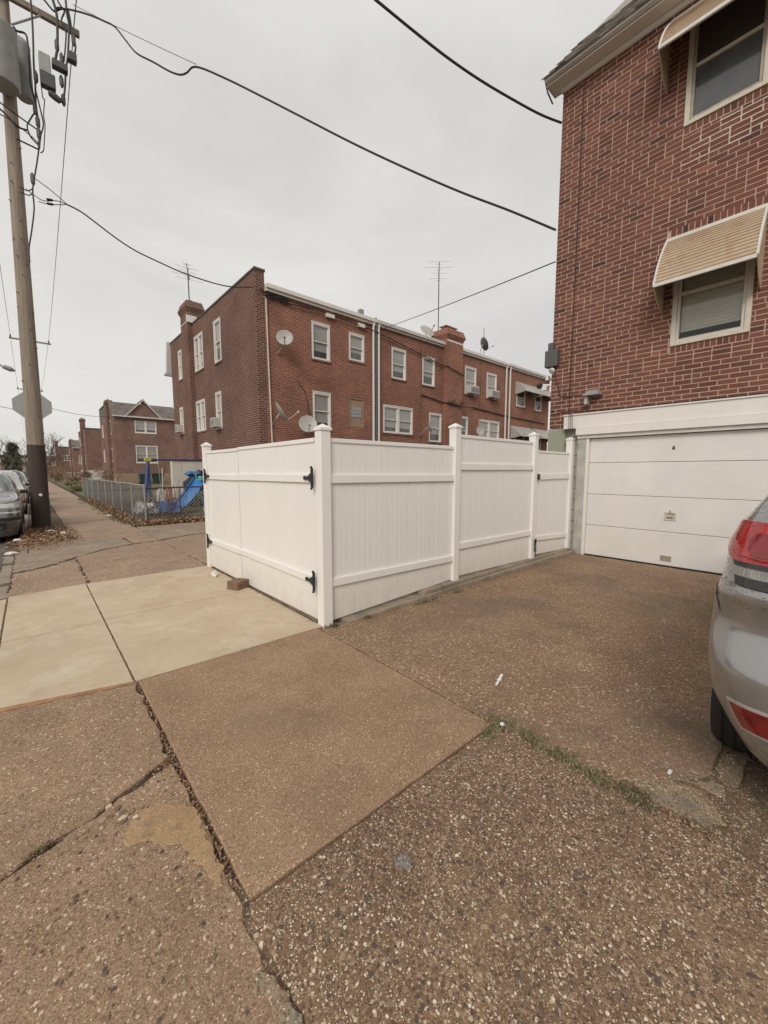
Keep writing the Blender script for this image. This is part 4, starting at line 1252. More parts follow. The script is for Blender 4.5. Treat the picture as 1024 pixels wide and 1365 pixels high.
# cornice and slate roof
b = MB()
b.box(XH - 0.055, HY0, 8.105, XH + 0.05, HY1 + 0.02, 8.125)
b.box(XH - 0.27, HY0, 8.126, XH + 0.05, HY1 + 0.18, 8.138)
b.build('soffit', M['white'], house)
b = MB()
k_ = [(-0.06, 8.06), (-0.085, 8.075), (-0.085, 8.115), (-0.06, 8.12)]
def extr(b, prof, y0, y1):
    n = b.add([(XH + d_, y0, z) for d_, z in prof]); m_ = b.add([(XH + d_, y1, z) for d_, z in prof]); k = len(prof)
    for i in range(k): b.face((n + i, n + (i + 1) % k, m_ + (i + 1) % k, m_ + i))
    b.face([n + k - 1 - i for i in range(k)]); b.face([m_ + i for i in range(k)])
extr(b, [(0.0, 8.06), (-0.03, 8.06), (-0.07, 8.085), (-0.07, 8.104), (0.0, 8.104)], HY0, HY1 + 0.02)
b.build('frieze_board', M['white'], house)
b = MB()
extr(b, [(-0.10, 8.1385), (-0.22, 8.1385), (-0.24, 8.15), (-0.29, 8.155), (-0.33, 8.175), (-0.345, 8.205), (-0.33, 8.21), (-0.05, 8.23), (0.0, 8.2)], HY0, HY1 + 0.18)
b.build('gutter', M['cornice'], house)
b = MB(); b.tube([(XH - 0.345, HY0, 8.207), (XH - 0.345, HY1 + 0.18, 8.207), (XH - 0.20, HY1 + 0.19, 8.10), (XH + 0.0, HY1 + 0.19, 8.02)], 0.012, 6); b.build('gutter_lip', M['darkgrey'], house)
b = MB()   # raking board along the gable
for s0, s1 in ((0.0, 5.4),):
    b.hexa([(XH - 0.02, HY1 + 0.02, 8.19), (XH - 0.02, HY1 + 0.175, 8.19), (XH + 5.5, HY1 + 0.175, 13.98), (XH + 5.5, HY1 + 0.02, 13.98),
            (XH - 0.02, HY1 + 0.02, 8.38), (XH - 0.02, HY1 + 0.175, 8.38), (XH + 5.5, HY1 + 0.175, 14.16), (XH + 5.5, HY1 + 0.02, 14.16)])
b.build('bargeboard', M['cornice'], house)
rf = MB()
sl = R(46.8)
ux, uz = math.cos(sl), math.sin(sl); nx_, nz_ = -uz, ux
E0 = Vector((XH - 0.30, 0, 8.225))
def RP(s_, y, h): return (E0.x + ux * s_ + nx_ * h, y, E0.z + uz * s_ + nz_ * h)
n = rf.add([RP(0, HY0, 0), RP(0, HY1 + 0.2, 0), RP(8.2, HY1 + 0.2, 0), RP(8.2, HY0, 0), RP(0, HY0, -0.08), RP(0, HY1 + 0.2, -0.08), RP(8.2, HY1 + 0.2, -0.08), RP(8.2, HY0, -0.08)])
for q in ((0, 3, 2, 1), (4, 5, 6, 7), (0, 1, 5, 4), (1, 2, 6, 5), (2, 3, 7, 6), (3, 0, 4, 7)): rf.face([n + i for i in q])
rf = rf.build('roof', M['slate'], house, tint=True)
cnt = 0
for r_ in range(26):
    y = HY1 + 0.23 - (0.12 if r_ % 2 else 0)
    while y > HY0 and cnt < 290:
        wd = 0.24 + rb.uniform(-0.02, 0.02)
        if r_ % 2 and y > HY1 + 0.1: pass
        b = MB(); b.tint = rb.random()
        s0 = r_ * 0.19 - 0.05; h0 = 0.04 + rb.uniform(0, 0.012); h1 = 0.006
        a, c = y - wd + 0.006, y
        b.hexa([RP(s0, a, h0 - 0.012), RP(s0 + 0.21, a, h1 - 0.004), RP(s0 + 0.21, c, h1 - 0.004), RP(s0, c, h0 - 0.012),
                RP(s0 + rb.uniform(-0.008, 0.008), a, h0), RP(s0 + 0.21, a, h1), RP(s0 + 0.21, c, h1), RP(s0 + rb.uniform(-0.008, 0.008), c, h0)])
        b.build('slate', M['slate'], rf, tint=True)
        cnt += 1
        y -= wd
# lamp, boxes and wires on the near wall
wl = thing('wall_lamp', 'old grey hooded lamp on the brick wall above the garage', 'lamp', (XH, 2.87, 2.8))
b = MB()
b.hexa([(XH - 0.17, 2.73, 2.80), (XH - 0.002, 2.71, 2.80), (XH - 0.002, 3.03, 2.80), (XH - 0.17, 3.01, 2.80), (XH - 0.09, 2.80, 2.89), (XH - 0.002, 2.79, 2.91), (XH - 0.002, 2.96, 2.91), (XH - 0.09, 2.94, 2.89)])
b.build('hood', M['galv'], wl, bevel=0.006)
b = MB(); b.box(XH - 0.12, 2.93, 2.66, XH - 0.004, 2.985, 2.798); b.build('bulb_holder', M['awngrey'], wl, bevel=0.006)
b = MB(); b.tube([(XH - 0.03, 2.95, 2.66), (XH - 0.035, 2.952, 2.60), (XH - 0.02, 2.96, 2.52)], 0.009, 6); b.build('cord', M['cable'], wl)
b = MB(); b.box(XH - 0.10, 3.50, 3.42, XH + 0.05, 3.74, 3.72); b.box(XH - 0.07, 3.60, 3.72, XH + 0.03, 3.70, 3.86)
mb_ = b.build('junction_box', M['darkgrey'], bevel=0.012, loc=(XH, 3.6, 3.6)); tag(mb_, 'dark grey junction box at the near house corner, above the neighbour roof line', 'electrical box')
b = MB(); b.lathe([(0.02, 0), (0.05, 0.01), (0.055, 0.05), (0.01, 0.06)], (XH - 0.08, 3.58, 3.36), (-0.6, 0.2, -0.5), 12)
tag(b.build('floodlight', M['whitepl'], loc=(XH, 3.58, 3.36), smooth=True), 'small white floodlight head under the junction box at the house corner', 'floodlight')
fl = thing('security_light', 'white and black security light sticking out past the near house corner', 'security light', (XH, 3.75, 3.1))
b = MB(); b.tube([(XH + 0.02, 3.64, 3.10), (XH, 3.80, 3.13)], 0.02, 8); b.box(XH - 0.04, 3.72, 3.02, XH + 0.03, 3.80, 3.10); b.box(XH - 0.05, 3.68, 3.20, XH + 0.02, 3.73, 3.28); b.build('arm', M['whitepl'], fl)
b = MB(); b.lathe([(0.02, 0), (0.05, 0.02), (0.05, 0.07), (0.04, 0.09)], (XH - 0.0, 3.82, 3.13), (-0.2, 1, -0.1), 12); b.build('lamp_head', M['blackplastic'], fl)
b = MB()
b.tube([(XH - 0.012, 3.28, y_) for y_ in (7.9, 6.5, 5.0, 3.5, 2.52)], 0.006, 5)
b.tube([(XH - 0.012, 3.60, 3.4), (XH - 0.012, 3.45, 2.86), (XH - 0.012, 3.05, 2.85)], 0.006, 5)
b.tube([(XH - 0.012, 3.62, 2.56), (XH - 0.014, 3.3, 2.58), (XH - 0.014, 2.3, 2.535), (XH - 0.012, 0.2, 2.535)], 0.006, 5)
for q in range(3):
    b.tube([(XH - 0.11, 3.24 - 0.03 * q, 2.62 - 0.05 * q), (XH - 0.12, 3.22 - 0.03 * q, 2.3), (XH - 0.11, 3.26 - 0.035 * q, 2.05)], 0.004, 5)
tag(b.build('wall_wires', M['cable'], loc=(XH, 3.3, 2.5)), 'thin black wires stapled along the near brick wall above the garage', 'wires')

# ------------------------------------------------------------------ row of houses across the yard
YF = 14.14
BF = Basis('Y', YF)
XS = 6.43
BS = Basis('X', XS)
edges = [6.43, 12.02, 17.42, 23.0, 28.6]
desc = ['end row house with dark side wall and boarded block window', 'second row house with paired lower window, between the two pairs of white downpipes',
        'third row house with air conditioners in both upper windows', 'far row house with grey scalloped metal awnings over its windows']
fac = [
    [(8.72, 9.58, 5.98, 7.38, 0, 0), (10.55, 11.38, 6.25, 7.36, 0, 0), (8.72, 9.58, 3.22, 4.68, 0, 0), (10.56, 11.34, 3.44, 4.70, 0, 9)],
    [(13.03, 13.97, 5.86, 7.24, 0, 0), (15.13, 16.06, 5.86, 7.24, 0, 0), (12.5, 14.46, 3.30, 4.56, 1, 0), (15.68, 16.66, 3.03, 4.49, 0, 0)],
    [(18.62, 19.67, 5.84, 7.34, 0, 2), (20.74, 21.77, 5.87, 7.32, 0, 2), (18.10, 18.97, 3.40, 4.54, 0, 1), (20.05, 22.2, 3.40, 4.52, 1, 0)],
    [(24.15, 25.25, 5.75, 7.0, 0, 1), (26.55, 27.5, 5.7, 6.95, 0, 1), (24.1, 25.3, 3.0, 4.1, 0, 1), (26.6, 27.6, 3.0, 4.1, 0, 1)]]
units = []
for i in range(4):
    x0, x1 = edges[i], edges[i + 1]
    h = thing('row_house', 'red brick %s' % desc[i], 'house', ((x0 + x1) / 2, YF, 0), 'row houses across the yard')
    units.append(h)
    b = MB(); wall_holes(b, BF, x0 + (0.0 if i == 0 else 0), x1, 0, 7.97, [f[:4] for f in fac[i]], 0.11)
    rb_ = MB(); rb_.poly([(x1, 25.45, 0), (x0, 25.45, 0), (x0, 25.45, 8.0), (x1, 25.45, 8.0)]); rb_.build('rear_wall', M['brickA'], h)
    if i == 3: b.poly([(x1, YF, 0), (x1, 25.45, 0), (x1, 25.45, 8.2), (x1, YF, 8.2)])
    b.build('wall', M['brickA'], h)
    xr0 = x0 + (0.36 if i == 0 else 0)
    b = MB(); b.box(xr0, YF - 0.10, 7.97, x1, YF + 0.02, 8.07); b.box(xr0, YF - 0.17, 8.07, x1, YF + 0.02, 8.22)
    b.build('gutter', M['white'] if i in (0, 2) else M['cornice'], h, bevel=0.01)
    b = MB(); b.box(xr0, YF + 0.02, 8.0, x1 - 0.003, 25.45, 8.19); b.build('roof', M['roofing'], h)
    for (a, c, e, f, dbl, st) in fac[i]:
        if st == 9:
            b = MB(); ring(b, BF, a, c, e, f, 0.06, -0.1, -0.01); fr = b.build('blocked_window', M['tan_stone'], h, label='boarded tan window with a square of glass blocks')
            bb = MB(); BF.box(bb, a + 0.06, c - 0.06, e + 0.06, f - 0.06, -0.08, -0.05); bb.build('panel', M['tan_stone'], fr)
            for r_ in range(3):
                for q in range(4):
                    bb = MB(); BF.box(bb, a + 0.10 + q * 0.145, a + 0.235 + q * 0.145, e + 0.42 + r_ * 0.15, e + 0.56 + r_ * 0.15, -0.049, -0.03)
                    bb.build('glass_block', M['midpane'], fr, bevel=0.01)
        else: window(h, BF, a, c, e, f, bool(dbl), st)
# end unit side wall with parapet
h = units[0]
side = [(17.63, 18.45, 6.2, 7.92, 0, 0), (19.95, 21.2, 6.32, 7.92, 1, 0), (23.4, 24.0, 6.4, 7.87, 0, 2), (17.85, 18.55, 3.36, 4.92, 0, 2), (20.0, 21.33, 3.45, 4.88, 1, 2), (23.6, 24.2, 3.53, 4.92, 0, 2)]
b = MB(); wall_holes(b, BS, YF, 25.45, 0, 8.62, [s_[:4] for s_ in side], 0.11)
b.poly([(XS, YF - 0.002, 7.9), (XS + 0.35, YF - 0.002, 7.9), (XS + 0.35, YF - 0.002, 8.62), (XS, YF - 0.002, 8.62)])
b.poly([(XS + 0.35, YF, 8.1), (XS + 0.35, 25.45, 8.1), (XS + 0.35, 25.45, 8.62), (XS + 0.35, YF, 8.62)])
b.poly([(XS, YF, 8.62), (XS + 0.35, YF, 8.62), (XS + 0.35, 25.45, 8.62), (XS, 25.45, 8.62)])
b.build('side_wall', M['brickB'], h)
b = MB(); b.box(XS - 0.03, YF - 0.03, 8.62, XS + 0.38, 25.48, 8.70); b.build('coping', M['roofing'], h)
b = MB(); b.box(XS + 0.002, YF - 0.012, 0, XS + 0.30, YF - 0.003, 7.9); b.build('corner_bricks', M['brickB'], h)
b = MB(); b.hexa([(XS - 0.26, 25.46, 7.0), (XS + 0.1, 25.46, 7.0), (XS + 0.1, 25.7, 7.0), (XS - 0.26, 25.7, 7.0), (XS - 0.16, 25.46, 8.75), (XS + 0.1, 25.46, 8.75), (XS + 0.1, 25.7, 8.75), (XS - 0.16, 25.7, 8.75)]); b.box(XS - 0.34, 25.46, 6.9, XS + 0.1, 25.75, 7.02); b.build('eave_return', M['cornice'], h)
for (a, c, e, f, dbl, st) in side: window(h, BS, a, c, e, f, bool(dbl), st)
def chimney(par, x0, x1, y0, y1, zb, zt, mat='brickB', pots=0):
    b = MB(); b.box(x0, y0, zb, x1, y1, zt - 0.55)
    c = b.build('chimney', M[mat], par)
    b = MB(); b.hexa([(x0, y0, zt - 0.55), (x1, y0, zt - 0.55), (x1, y1, zt - 0.55), (x0, y1, zt - 0.55), (x0 - 0.1, y0 - 0.1, zt - 0.32), (x1 + 0.1, y0 - 0.1, zt - 0.32), (x1 + 0.1, y1 + 0.1, zt - 0.32), (x0 - 0.1, y1 + 0.1, zt - 0.32)])
    b.hexa([(x0 - 0.1, y0 - 0.1, zt - 0.32), (x1 + 0.1, y0 - 0.1, zt - 0.32), (x1 + 0.1, y1 + 0.1, zt - 0.32), (x0 - 0.1, y1 + 0.1, zt - 0.32), (x0, y0, zt), (x1, y0, zt), (x1, y1, zt), (x0, y1, zt)])
    b.build('chimney_cap', M[mat], c)
    for k in range(pots):
        q = MB(); q.lathe([(0.09, 0), (0.08, 0.18), (0.10, 0.2)], ((x0 + x1) / 2 + (k - (pots - 1) / 2) * 0.35, (y0 + y1) / 2, zt), n=10); q.build('chimney_pot', M['tan_stone'], c)
    return c
ch = chimney(units[0], XS - 0.22, XS + 0.5, 21.4, 22.5, 0, 9.75, pots=1)
b = MB(); b.box(XS - 0.26, 21.30, 8.70, XS + 0.2, 21.42, 9.02); b.box(XS - 0.24, 21.37, 8.72, XS + 0.1, 22.5, 8.76); b.build('flashing', M['white'], ch)
ch = chimney(units[1], 16.75, 18.1, YF - 0.25, YF + 0.75, 0, 8.95, 'brickA', pots=2)
b = MB(); b.box(16.75, YF - 0.255, 8.28, 18.1, YF - 0.251, 8.36); b.build('flashing', M['white'], ch)
b = MB(); b.box(16.95, YF + 0.0, 9.15, 17.9, YF + 0.5, 9.19); b.tube([(17.0, YF + .2, 8.9), (17.0, YF + .2, 9.15)], 0.03, 5); b.tube([(17.8, YF + .2, 8.9), (17.8, YF + .2, 9.15)], 0.03, 5); b.build('rain_cap', M['tan_stone'], ch)
b = MB(); b.box(XS + 5.15, YF + 0.5, 8.19, XS + 5.35, YF + 0.7, 8.75); b.build('roof_vent', M['galv'], units[0])
for i, (x, mt) in enumerate(((11.86, 'white'), (12.18, 'white'), (22.78, 'white'), (23.22, 'white'))):
    b = MB(); b.tube([(x, YF - 0.12, 8.1), (x, YF - 0.07, 7.85), (x, YF - 0.07, 0.05)], 0.052, 8)
    b.build('downpipe', M[mt], units[[0, 1, 2, 3][i]], smooth=True)
b = MB(); b.tube([(12.02, YF - 0.05, 8.3), (12.02, YF - 0.05, 0.05)], 0.06, 6); b.build('party_pipe', M['darkgrey'], units[1])
b = MB(); b.tube([(6.72, YF - 0.05, 7.75), (6.80, YF - 0.05, 7.7), (6.85, YF - 0.05, 4.5), (6.95, YF - 0.05, 0.2)], 0.03, 6); b.build('conduit', M['cream'], units[0])
for x in (15.0, 20.1): 
    b = MB(); b.tube([(x, YF - 0.03, 7.9), (x, YF - 0.03, 3.0)], 0.018, 5); b.build('conduit', M['brickC'], units[1 if x < 17 else 2])
b = MB(); b.box(9.35, YF - 0.13, 7.70, 9.75, YF - 0.02, 7.84); b.box(11.0, YF - 0.13, 7.70, 11.35, YF - 0.02, 7.84); b.build('eave_light', M['white'], units[0])
for (a, c, zt, zb) in ((24.0, 26.1, 7.28, 6.62), (26.35, 28.4, 7.28, 6.62), (23.55, 26.0, 4.42, 3.75), (26.4, 28.5, 4.42, 3.75)):
    dome_awning(units[3], BF, a, c, zt, zb, 0.75, 'awngrey', 'awngrey', 7, 0.12, trim=False)

def cable(b, p, q, sag, r=0.018, n=24):
    p = Vector(p); q = Vector(q)
    b.tube([p.lerp(q, t / n) - Vector((0, 0, sag * 4 * (t / n) * (1 - t / n))) for t in range(n + 1)], r, 6)

# air conditioners
def ac(B, u, z, label, wd=0.5, hg=0.4):
    ctr = B.P(u, z, 0.15)
    t_ = thing('window_air_conditioner', label, 'air conditioner', ctr, 'window air conditioners')
    b = MB(); B.box(b, u - wd / 2, u + wd / 2, z - hg / 2, z + hg / 2, -0.05, 0.33); b.build('case', M['acwhite'], t_, bevel=0.015)
    b = MB()
    for k in range(5): B.box(b, u - wd / 2 + 0.05, u + wd / 2 - 0.05, z - hg / 2 + 0.06 + k * 0.06, z - hg / 2 + 0.09 + k * 0.06, 0.331, 0.337)
    b.build('grille', M['darkgrey'], t_)
ac(BF, 19.15, 6.09, 'white air conditioner in the upper window just right of the brick chimney stack', 0.8, 0.42)
ac(BF, 21.25, 6.12, 'white air conditioner in the upper window left of the far downpipes', 0.8, 0.42)
ac(BS, 18.2, 3.62, 'white air conditioner in the lower side window nearest the corner', 0.55)
ac(BS, 23.9, 3.80, 'white air conditioner in the farthest lower side window, past the chimney', 0.5)

def sat_dish(c, aim, r, label, mat='dish', foot=None, arm=True):
    c = Vector(c); aim = Vector(aim).normalized()
    t_ = thing('satellite_dish', label, 'satellite dish', tuple(c), 'satellite dishes on the row houses')
    b = MB(); b.lathe([(0.02, -0.09 * r * 2), (r * 0.5, -0.06 * r * 2), (r * 0.95, 0.015), (r, 0.03), (r * 0.97, 0.034), (r * 0.5, -0.045 * r * 2), (0.01, -0.075 * r * 2)], c, aim, 24)
    b.build('reflector', M[mat], t_, smooth=True)
    dn = (Vector((0, 0, -1)) + aim * aim.z).normalized()
    tip = c + aim * r * 1.35 + dn * r * 0.75
    b = MB()
    b.tube([c + dn * r * 0.9, tip], 0.018, 6); b.lathe([(0.04, -0.06), (0.05, 0.02), (0.02, 0.06)], tip, -aim, 8)
    b.build('feed_arm', M['awngrey'], t_)
    if foot:
        b = MB(); b.tube([c - aim * 0.12 * r, c - aim * 0.25 + dn * 0.1, Vector(foot)], 0.024, 6); b.build('mount', M['galv'], t_)
sat_dish((7.30, YF - 0.45, 6.35), (-0.45, -0.8, 0.25), 0.30, 'pale dish high on the end house wall beside the corner conduit', foot=(7.2, YF, 5.85))
sat_dish((8.22, YF - 0.42, 3.32), (-0.35, -0.85, 0.35), 0.36, 'round pale dish low on the end house wall just above the gate', foot=(8.3, YF, 3.0))
sat_dish((7.05, YF - 0.5, 3.65), (0.82, -0.35, 0.55), 0.40, 'edge-on tilted dish on a long arm, low by the end house corner', foot=(6.9, YF, 3.2))
sat_dish((15.25, YF - 0.42, 3.72), (0.75, -0.6, 0.2), 0.30, 'small pale dish beside the narrow lower window of the second house', foot=(14.95, YF, 3.3))
sat_dish((19.62, YF - 0.4, 3.78), (-0.2, -0.9, 0.3), 0.29, 'small pale dish between the lower windows of the third house', foot=(19.6, YF, 3.4))
sat_dish((22.2, 15.4, 9.55), (0.8, -0.4, 0.4), 0.42, 'dark dish on the roof right of the brick chimney', 'dishdark', foot=(21.6, 15.4, 8.2))
sat_dish((16.4, 15.0, 8.95), (-0.2, -0.8, 0.6), 0.42, 'dark round dish on the roof left of the brick chimney', 'awngrey', foot=(16.5, 15.1, 8.2))

def antenna(base, h, label, boom_dir, lean=0.0, n=9, blen=1.3):
    base = Vector(base); t_ = thing('tv_antenna', label, 'antenna', tuple(base), 'tv antennas')
    top = base + Vector((lean, 0, h))
    b = MB(); b.tube([base, top], 0.028, 6); b.build('mast', M['darkgrey'], t_)
    d_ = Vector(boom_dir).normalized(); sd = d_.cross(Vector((0, 0, 1))).normalized()
    ctr = top - Vector((0, 0, 0.15))
    b = MB(); b.tube([ctr - d_ * blen / 2, ctr + d_ * blen / 2], 0.022, 5); b.build('boom', M['darkgrey'], t_)
    b = MB()
    for i in range(n):
        p = ctr + d_ * blen * (i / (n - 1) - 0.5); hl = 0.75 * (0.8, 0.25, 1.0, 0.3, 0.55, 0.22, 0.7, 0.2, 0.3)[i % 9]
        b.tube([p - sd * hl, p + sd * hl + Vector((0, 0, 0.05 * math.sin(i * 3)))], 0.006, 4)
    b.build('elements', M['galv'], t_)
antenna((6.5, 21.9, 9.7), 1.75, 'tv antenna on the end chimney with its boom tilted steeply up', (0.1, 0.7, 1.0))
antenna((17.3, 15.0, 8.2), 4.2, 'tall tv antenna standing just left of the middle chimney', (0.3, 0.3, -1.0), n=8, blen=0.9)
t_ = MB(); t_.tube([(22.35, 15.5, 8.2), (22.3, 15.5, 10.6)], 0.025, 5)
tag(t_.build('roof_mast', M['galv'], loc=(22.35, 15.5, 8.2)), 'bare thin mast rising behind the dark roof dish', 'mast')
# cables draped on the facade
b = MB()
pts = [(6.6, YF - 0.06, 7.95), (7.6, YF - 0.08, 7.75), (9, YF - 0.1, 7.85), (12, YF - 0.1, 7.7), (14.5, YF - 0.08, 7.35), (16.7, YF - 0.08, 7.0), (16.72, YF - 0.3, 6.98), (18.12, YF - 0.3, 6.7), (18.3, YF - 0.06, 6.7)]
b.tube(pts, 0.025, 5)
pts = [(15.0, YF - 0.05, 5.35), (16.7, YF - 0.06, 5.15), (16.72, YF - 0.3, 5.1), (18.15, YF - 0.3, 5.05), (19.5, YF - 0.05, 5.15), (22.7, YF - 0.05, 5.0), (28, YF - 0.05, 4.9)]
b.tube(pts, 0.03, 5)
pts = [(8.0, YF - 0.05, 5.0), (8.35, YF - 0.06, 4.6), (8.5, YF - 0.06, 3.8), (8.6, YF - 0.06, 3.0)]
b.tube(pts, 0.015, 5)
rr_ = random.Random(4)
for _ in range(26):
    c_ = Vector((16.9 + rr_.random() * 1.2, YF - 0.3, 5.15 + rr_.uniform(-0.12, 0.12)))
    b.tube([c_, c_ + Vector((rr_.uniform(-.3, .3), -0.02, rr_.uniform(-.15, .15)))], 0.018, 4)
for _ in range(30):
    c_ = Vector((6.8 + rr_.random() * 0.8, YF - 0.07, 7.88 + rr_.uniform(-0.1, 0.08)))
    b.tube([c_, c_ + Vector((rr_.uniform(-.2, .2), -0.02, rr_.uniform(-.1, .1)))], 0.02, 4)
tag(b.build('draped_cables', M['cable'], loc=(12, YF, 7.7)), 'black cables and ivy-like tangles stapled across the row house walls', 'cables')

# ------------------------------------------------------------------ houses farther down the street
def far_house(label, x0, y0, wd, dp, zt, flat=True, mat='brickC', wins=(), base=1.25, basemat='tan_stone', chim=True, gable=None, sidewins=3, shift=0.0):
    h = thing('street_house', label, 'house', (x0 + wd / 2, y0, 0), 'brick houses down the street')
    B1 = Basis('Y', y0); B2 = Basis('X', x0)
    b = MB(); wall_holes(b, B1, x0, x0 + wd, base, zt, [w_[:4] for w_ in wins], 0.12)
    b.poly([(x0 + wd, y0, base), (x0 + wd, y0 + dp, base), (x0 + wd, y0 + dp, zt), (x0 + wd, y0, zt)])
    b.poly([(x0 + wd, y0 + dp, base), (x0, y0 + dp, base), (x0, y0 + dp, zt), (x0 + wd, y0 + dp, zt)])
    b.build('wall', M[mat], h)
    sw = []
    for k in range(sidewins):
        yc = y0 + dp * (k + 0.7) / (sidewins + 0.4)
        for zc in (2.7, 5.9): sw.append((yc - 0.4, yc + 0.4, zc, zc + 1.5))
    b = MB(); wall_holes(b, B2, y0, y0 + dp, base, zt, sw, 0.12); b.build('side_wall', M[mat], h)
    b = MB(); b.box(x0 - 0.04, y0 - 0.04, -0.02, x0 + wd, y0 + dp, base); b.build('foundation', M[basemat], h)
    for w_ in wins: window(h, B1, *w_[:4], bool(w_[4]), w_[5], sill='white')
    for s_ in sw: window(h, B2, *s_, False, 1, sill='white')
    if flat:
        b = MB(); b.box(x0 - 0.02, y0 - 0.05, zt, x0 + wd, y0 + dp, zt + 0.22); b.build('roof', M['roofing'], h)
    else:
        b = MB()
        rz = zt + 1.75; mid = y0 + 2.4
        b.poly([(x0 - 0.1, y0 - 0.25, zt - 0.12), (x0 + wd, y0 - 0.25, zt - 0.12), (x0 + wd, mid, rz), (x0 - 0.1, mid, rz)])
        b.poly([(x0 + wd, y0 + dp, rz - 0.1), (x0 - 0.1, y0 + dp, rz - 0.1), (x0 - 0.1, mid, rz), (x0 + wd, mid, rz)])
        b.poly([(x0 - 0.02, y0, zt), (x0 - 0.02, mid, rz - 0.1), (x0 - 0.02, y0 + dp, rz - 0.2), (x0 - 0.02, y0 + dp, zt)])
        b.build('roof', M['farslate'], h)
        b = MB(); b.box(x0 - 0.1, y0 - 0.35, zt - 0.22, x0 + wd, y0 - 0.2, zt - 0.08); b.build('gutter', M['cornice'], h)
    if gable:
        gl, gr, gz, gpk = gable
        gm = (gl + gr) / 2
        b = MB(); b.poly([(gl, y0 - 0.02, gz - 0.3), (gr, y0 - 0.02, gz - 0.3), (gr, y0 - 0.02, gz), (gm, y0 - 0.02, gpk - 0.15), (gl, y0 - 0.02, gz)]); g_ = b.build('gable', M[mat], h)
        b = MB()
        for s_, e_ in (((gl - 0.25, gz - 0.2), (gm, gpk)), ((gr + 0.25, gz - 0.2), (gm, gpk))):
            b.hexa([(s_[0], y0 - 0.22, s_[1]), (e_[0], y0 - 0.22, e_[1]), (e_[0], y0 - 0.03, e_[1]), (s_[0], y0 - 0.03, s_[1]), (s_[0], y0 - 0.22, s_[1] + 0.22), (e_[0], y0 - 0.22, e_[1] + 0.22), (e_[0], y0 - 0.03, e_[1] + 0.22), (s_[0], y0 - 0.03, s_[1] + 0.22)])
        b.build('bargeboard', M['cornice'], g_)
        b = MB()
        b.poly([(gl - 0.25, y0 - 0.25, gz - 0.02), (gm, y0 - 0.25, gpk + 0.23), (gm, y0 + 2.4, gpk + 0.23), (gl - 0.25, y0 + 0.4, gz - 0.02)])
        b.poly([(gr + 0.25, y0 - 0.25, gz - 0.02), (gm, y0 - 0.25, gpk + 0.23), (gm, y0 + 2.4, gpk + 0.23), (gr + 0.25, y0 + 0.4, gz - 0.02)])
        b.build('gable_roof', M['farslate'], g_)
    if chim: chimney(h, x0 - 0.3, x0 + 0.35, y0 + dp * 0.22, y0 + dp * 0.22 + 1.2, 0, zt + 1.9, 'brickB', pots=1)
    return h
far_house('brick house with a slate roof and front gable, first beyond the playset yard', 7.5, 55, 6.9, 11, 7.95, False, 'brickC',
          [(9.6, 11.85, 6.04, 7.98 - 0.12, 1, 0), (9.55, 11.85, 2.5, 4.5, 1, 0)], gable=(8.75, 12.35, 7.75, 9.75))
far_house('dark red flat-roofed brick house left of the gabled one, white at its base', 7.0, 80, 5.5, 11, 8.2, True, 'brickC', [], basemat='whitewall', base=1.6)
far_house('brick house with a slate roof and white trim, third down the street', 7.6, 115, 6.0, 11, 6.9, False, 'brickC', [(8.6, 10.6, 3.3, 5.0, 1, 1)], basemat='whitewall')
far_house('low red brick house with flat roof, fourth down the street', 6.2, 145, 6.5, 12, 8.2, True, 'brickC', [(7.5, 9, 4.5, 6, 1, 1)], basemat='whitewall')
far_house('small distant brick house with flat roof at the end of the sidewalk', 4.6, 185, 9.5, 12, 6.6, True, 'brickC', [(6, 8, 3.5, 5, 1, 1)])
# white shed wall beside the end house
wb = thing('garden_wall', 'white painted block wall behind the swing set, against the end house', 'wall', (5.6, 20, 0)); wb['kind'] = 'thing'
b = MB(); b.box(4.86, 20, 0, XS - 0.02, 20.3, 1.98); b.build('wall', M['whitewall'], wb)
b = MB(); b.box(4.82, 19.95, 1.98, XS - 0.02, 20.35, 2.02); b.build('coping', M['awntrim'], wb)
for x, yv, r_, mt, nm, lb in ((3.75, 15.2, 0.16, 'pink', 'toy_ball', 'faded red ball in the grass left of the slide foot'), (2.95, 15.4, 0.13, 'yellow', 'toy_ball', 'yellow ball beside the swing set legs'), (4.6, 14.5, 0.17, 'teal', 'toy_ball', 'teal ball under the blue slide')):
    b = MB(); b.lathe([(r_ * math.sin(math.pi * k / 10), -r_ * math.cos(math.pi * k / 10)) for k in range(11)], (x, yv, r_), n=16)
    tag(b.build(nm, M[mt], smooth=True, loc=(x, yv, 0)), lb, 'ball')
# white flat-roofed bay between the houses seen above the bins
fb = MB(); fb.box(-22, 150, 0, -2.2, 160, 5.2); 
row = thing('distant_row', 'long low brick apartment row beyond the parked cars', 'building', (-12, 170, 0))
B3 = Basis('Y', 175)
wn = [(-40 + 3.2 * k, -38.7 + 3.2 * k, z_, z_ + 1.4) for k in range(13) for z_ in (1.4, 4.2)]
b = MB(); wall_holes(b, B3, -42, 0.6, 0, 6.3, wn, 0.15); b.poly([(0.6, 175, 0), (0.6, 186, 0), (0.6, 186, 6.3), (0.6, 175, 6.3)]); b.build('wall', M['brickC'], row)
b = MB(); b.box(-42.5, 174.6, 6.3, 1.0, 186, 6.65); b.build('roof', M['roofing'], row)
for a, c, e, f in wn[-14:]:
    b = MB(); ring(b, B3, a, c, e, f, 0.12, -0.1, 0.03); w__ = b.build('window', M['white'], row)
    b = MB(); B3.box(b, a + 0.12, c - 0.12, e + 0.12, f - 0.12, -0.09, -0.05); b.build('pane', M['midpane'], w__)

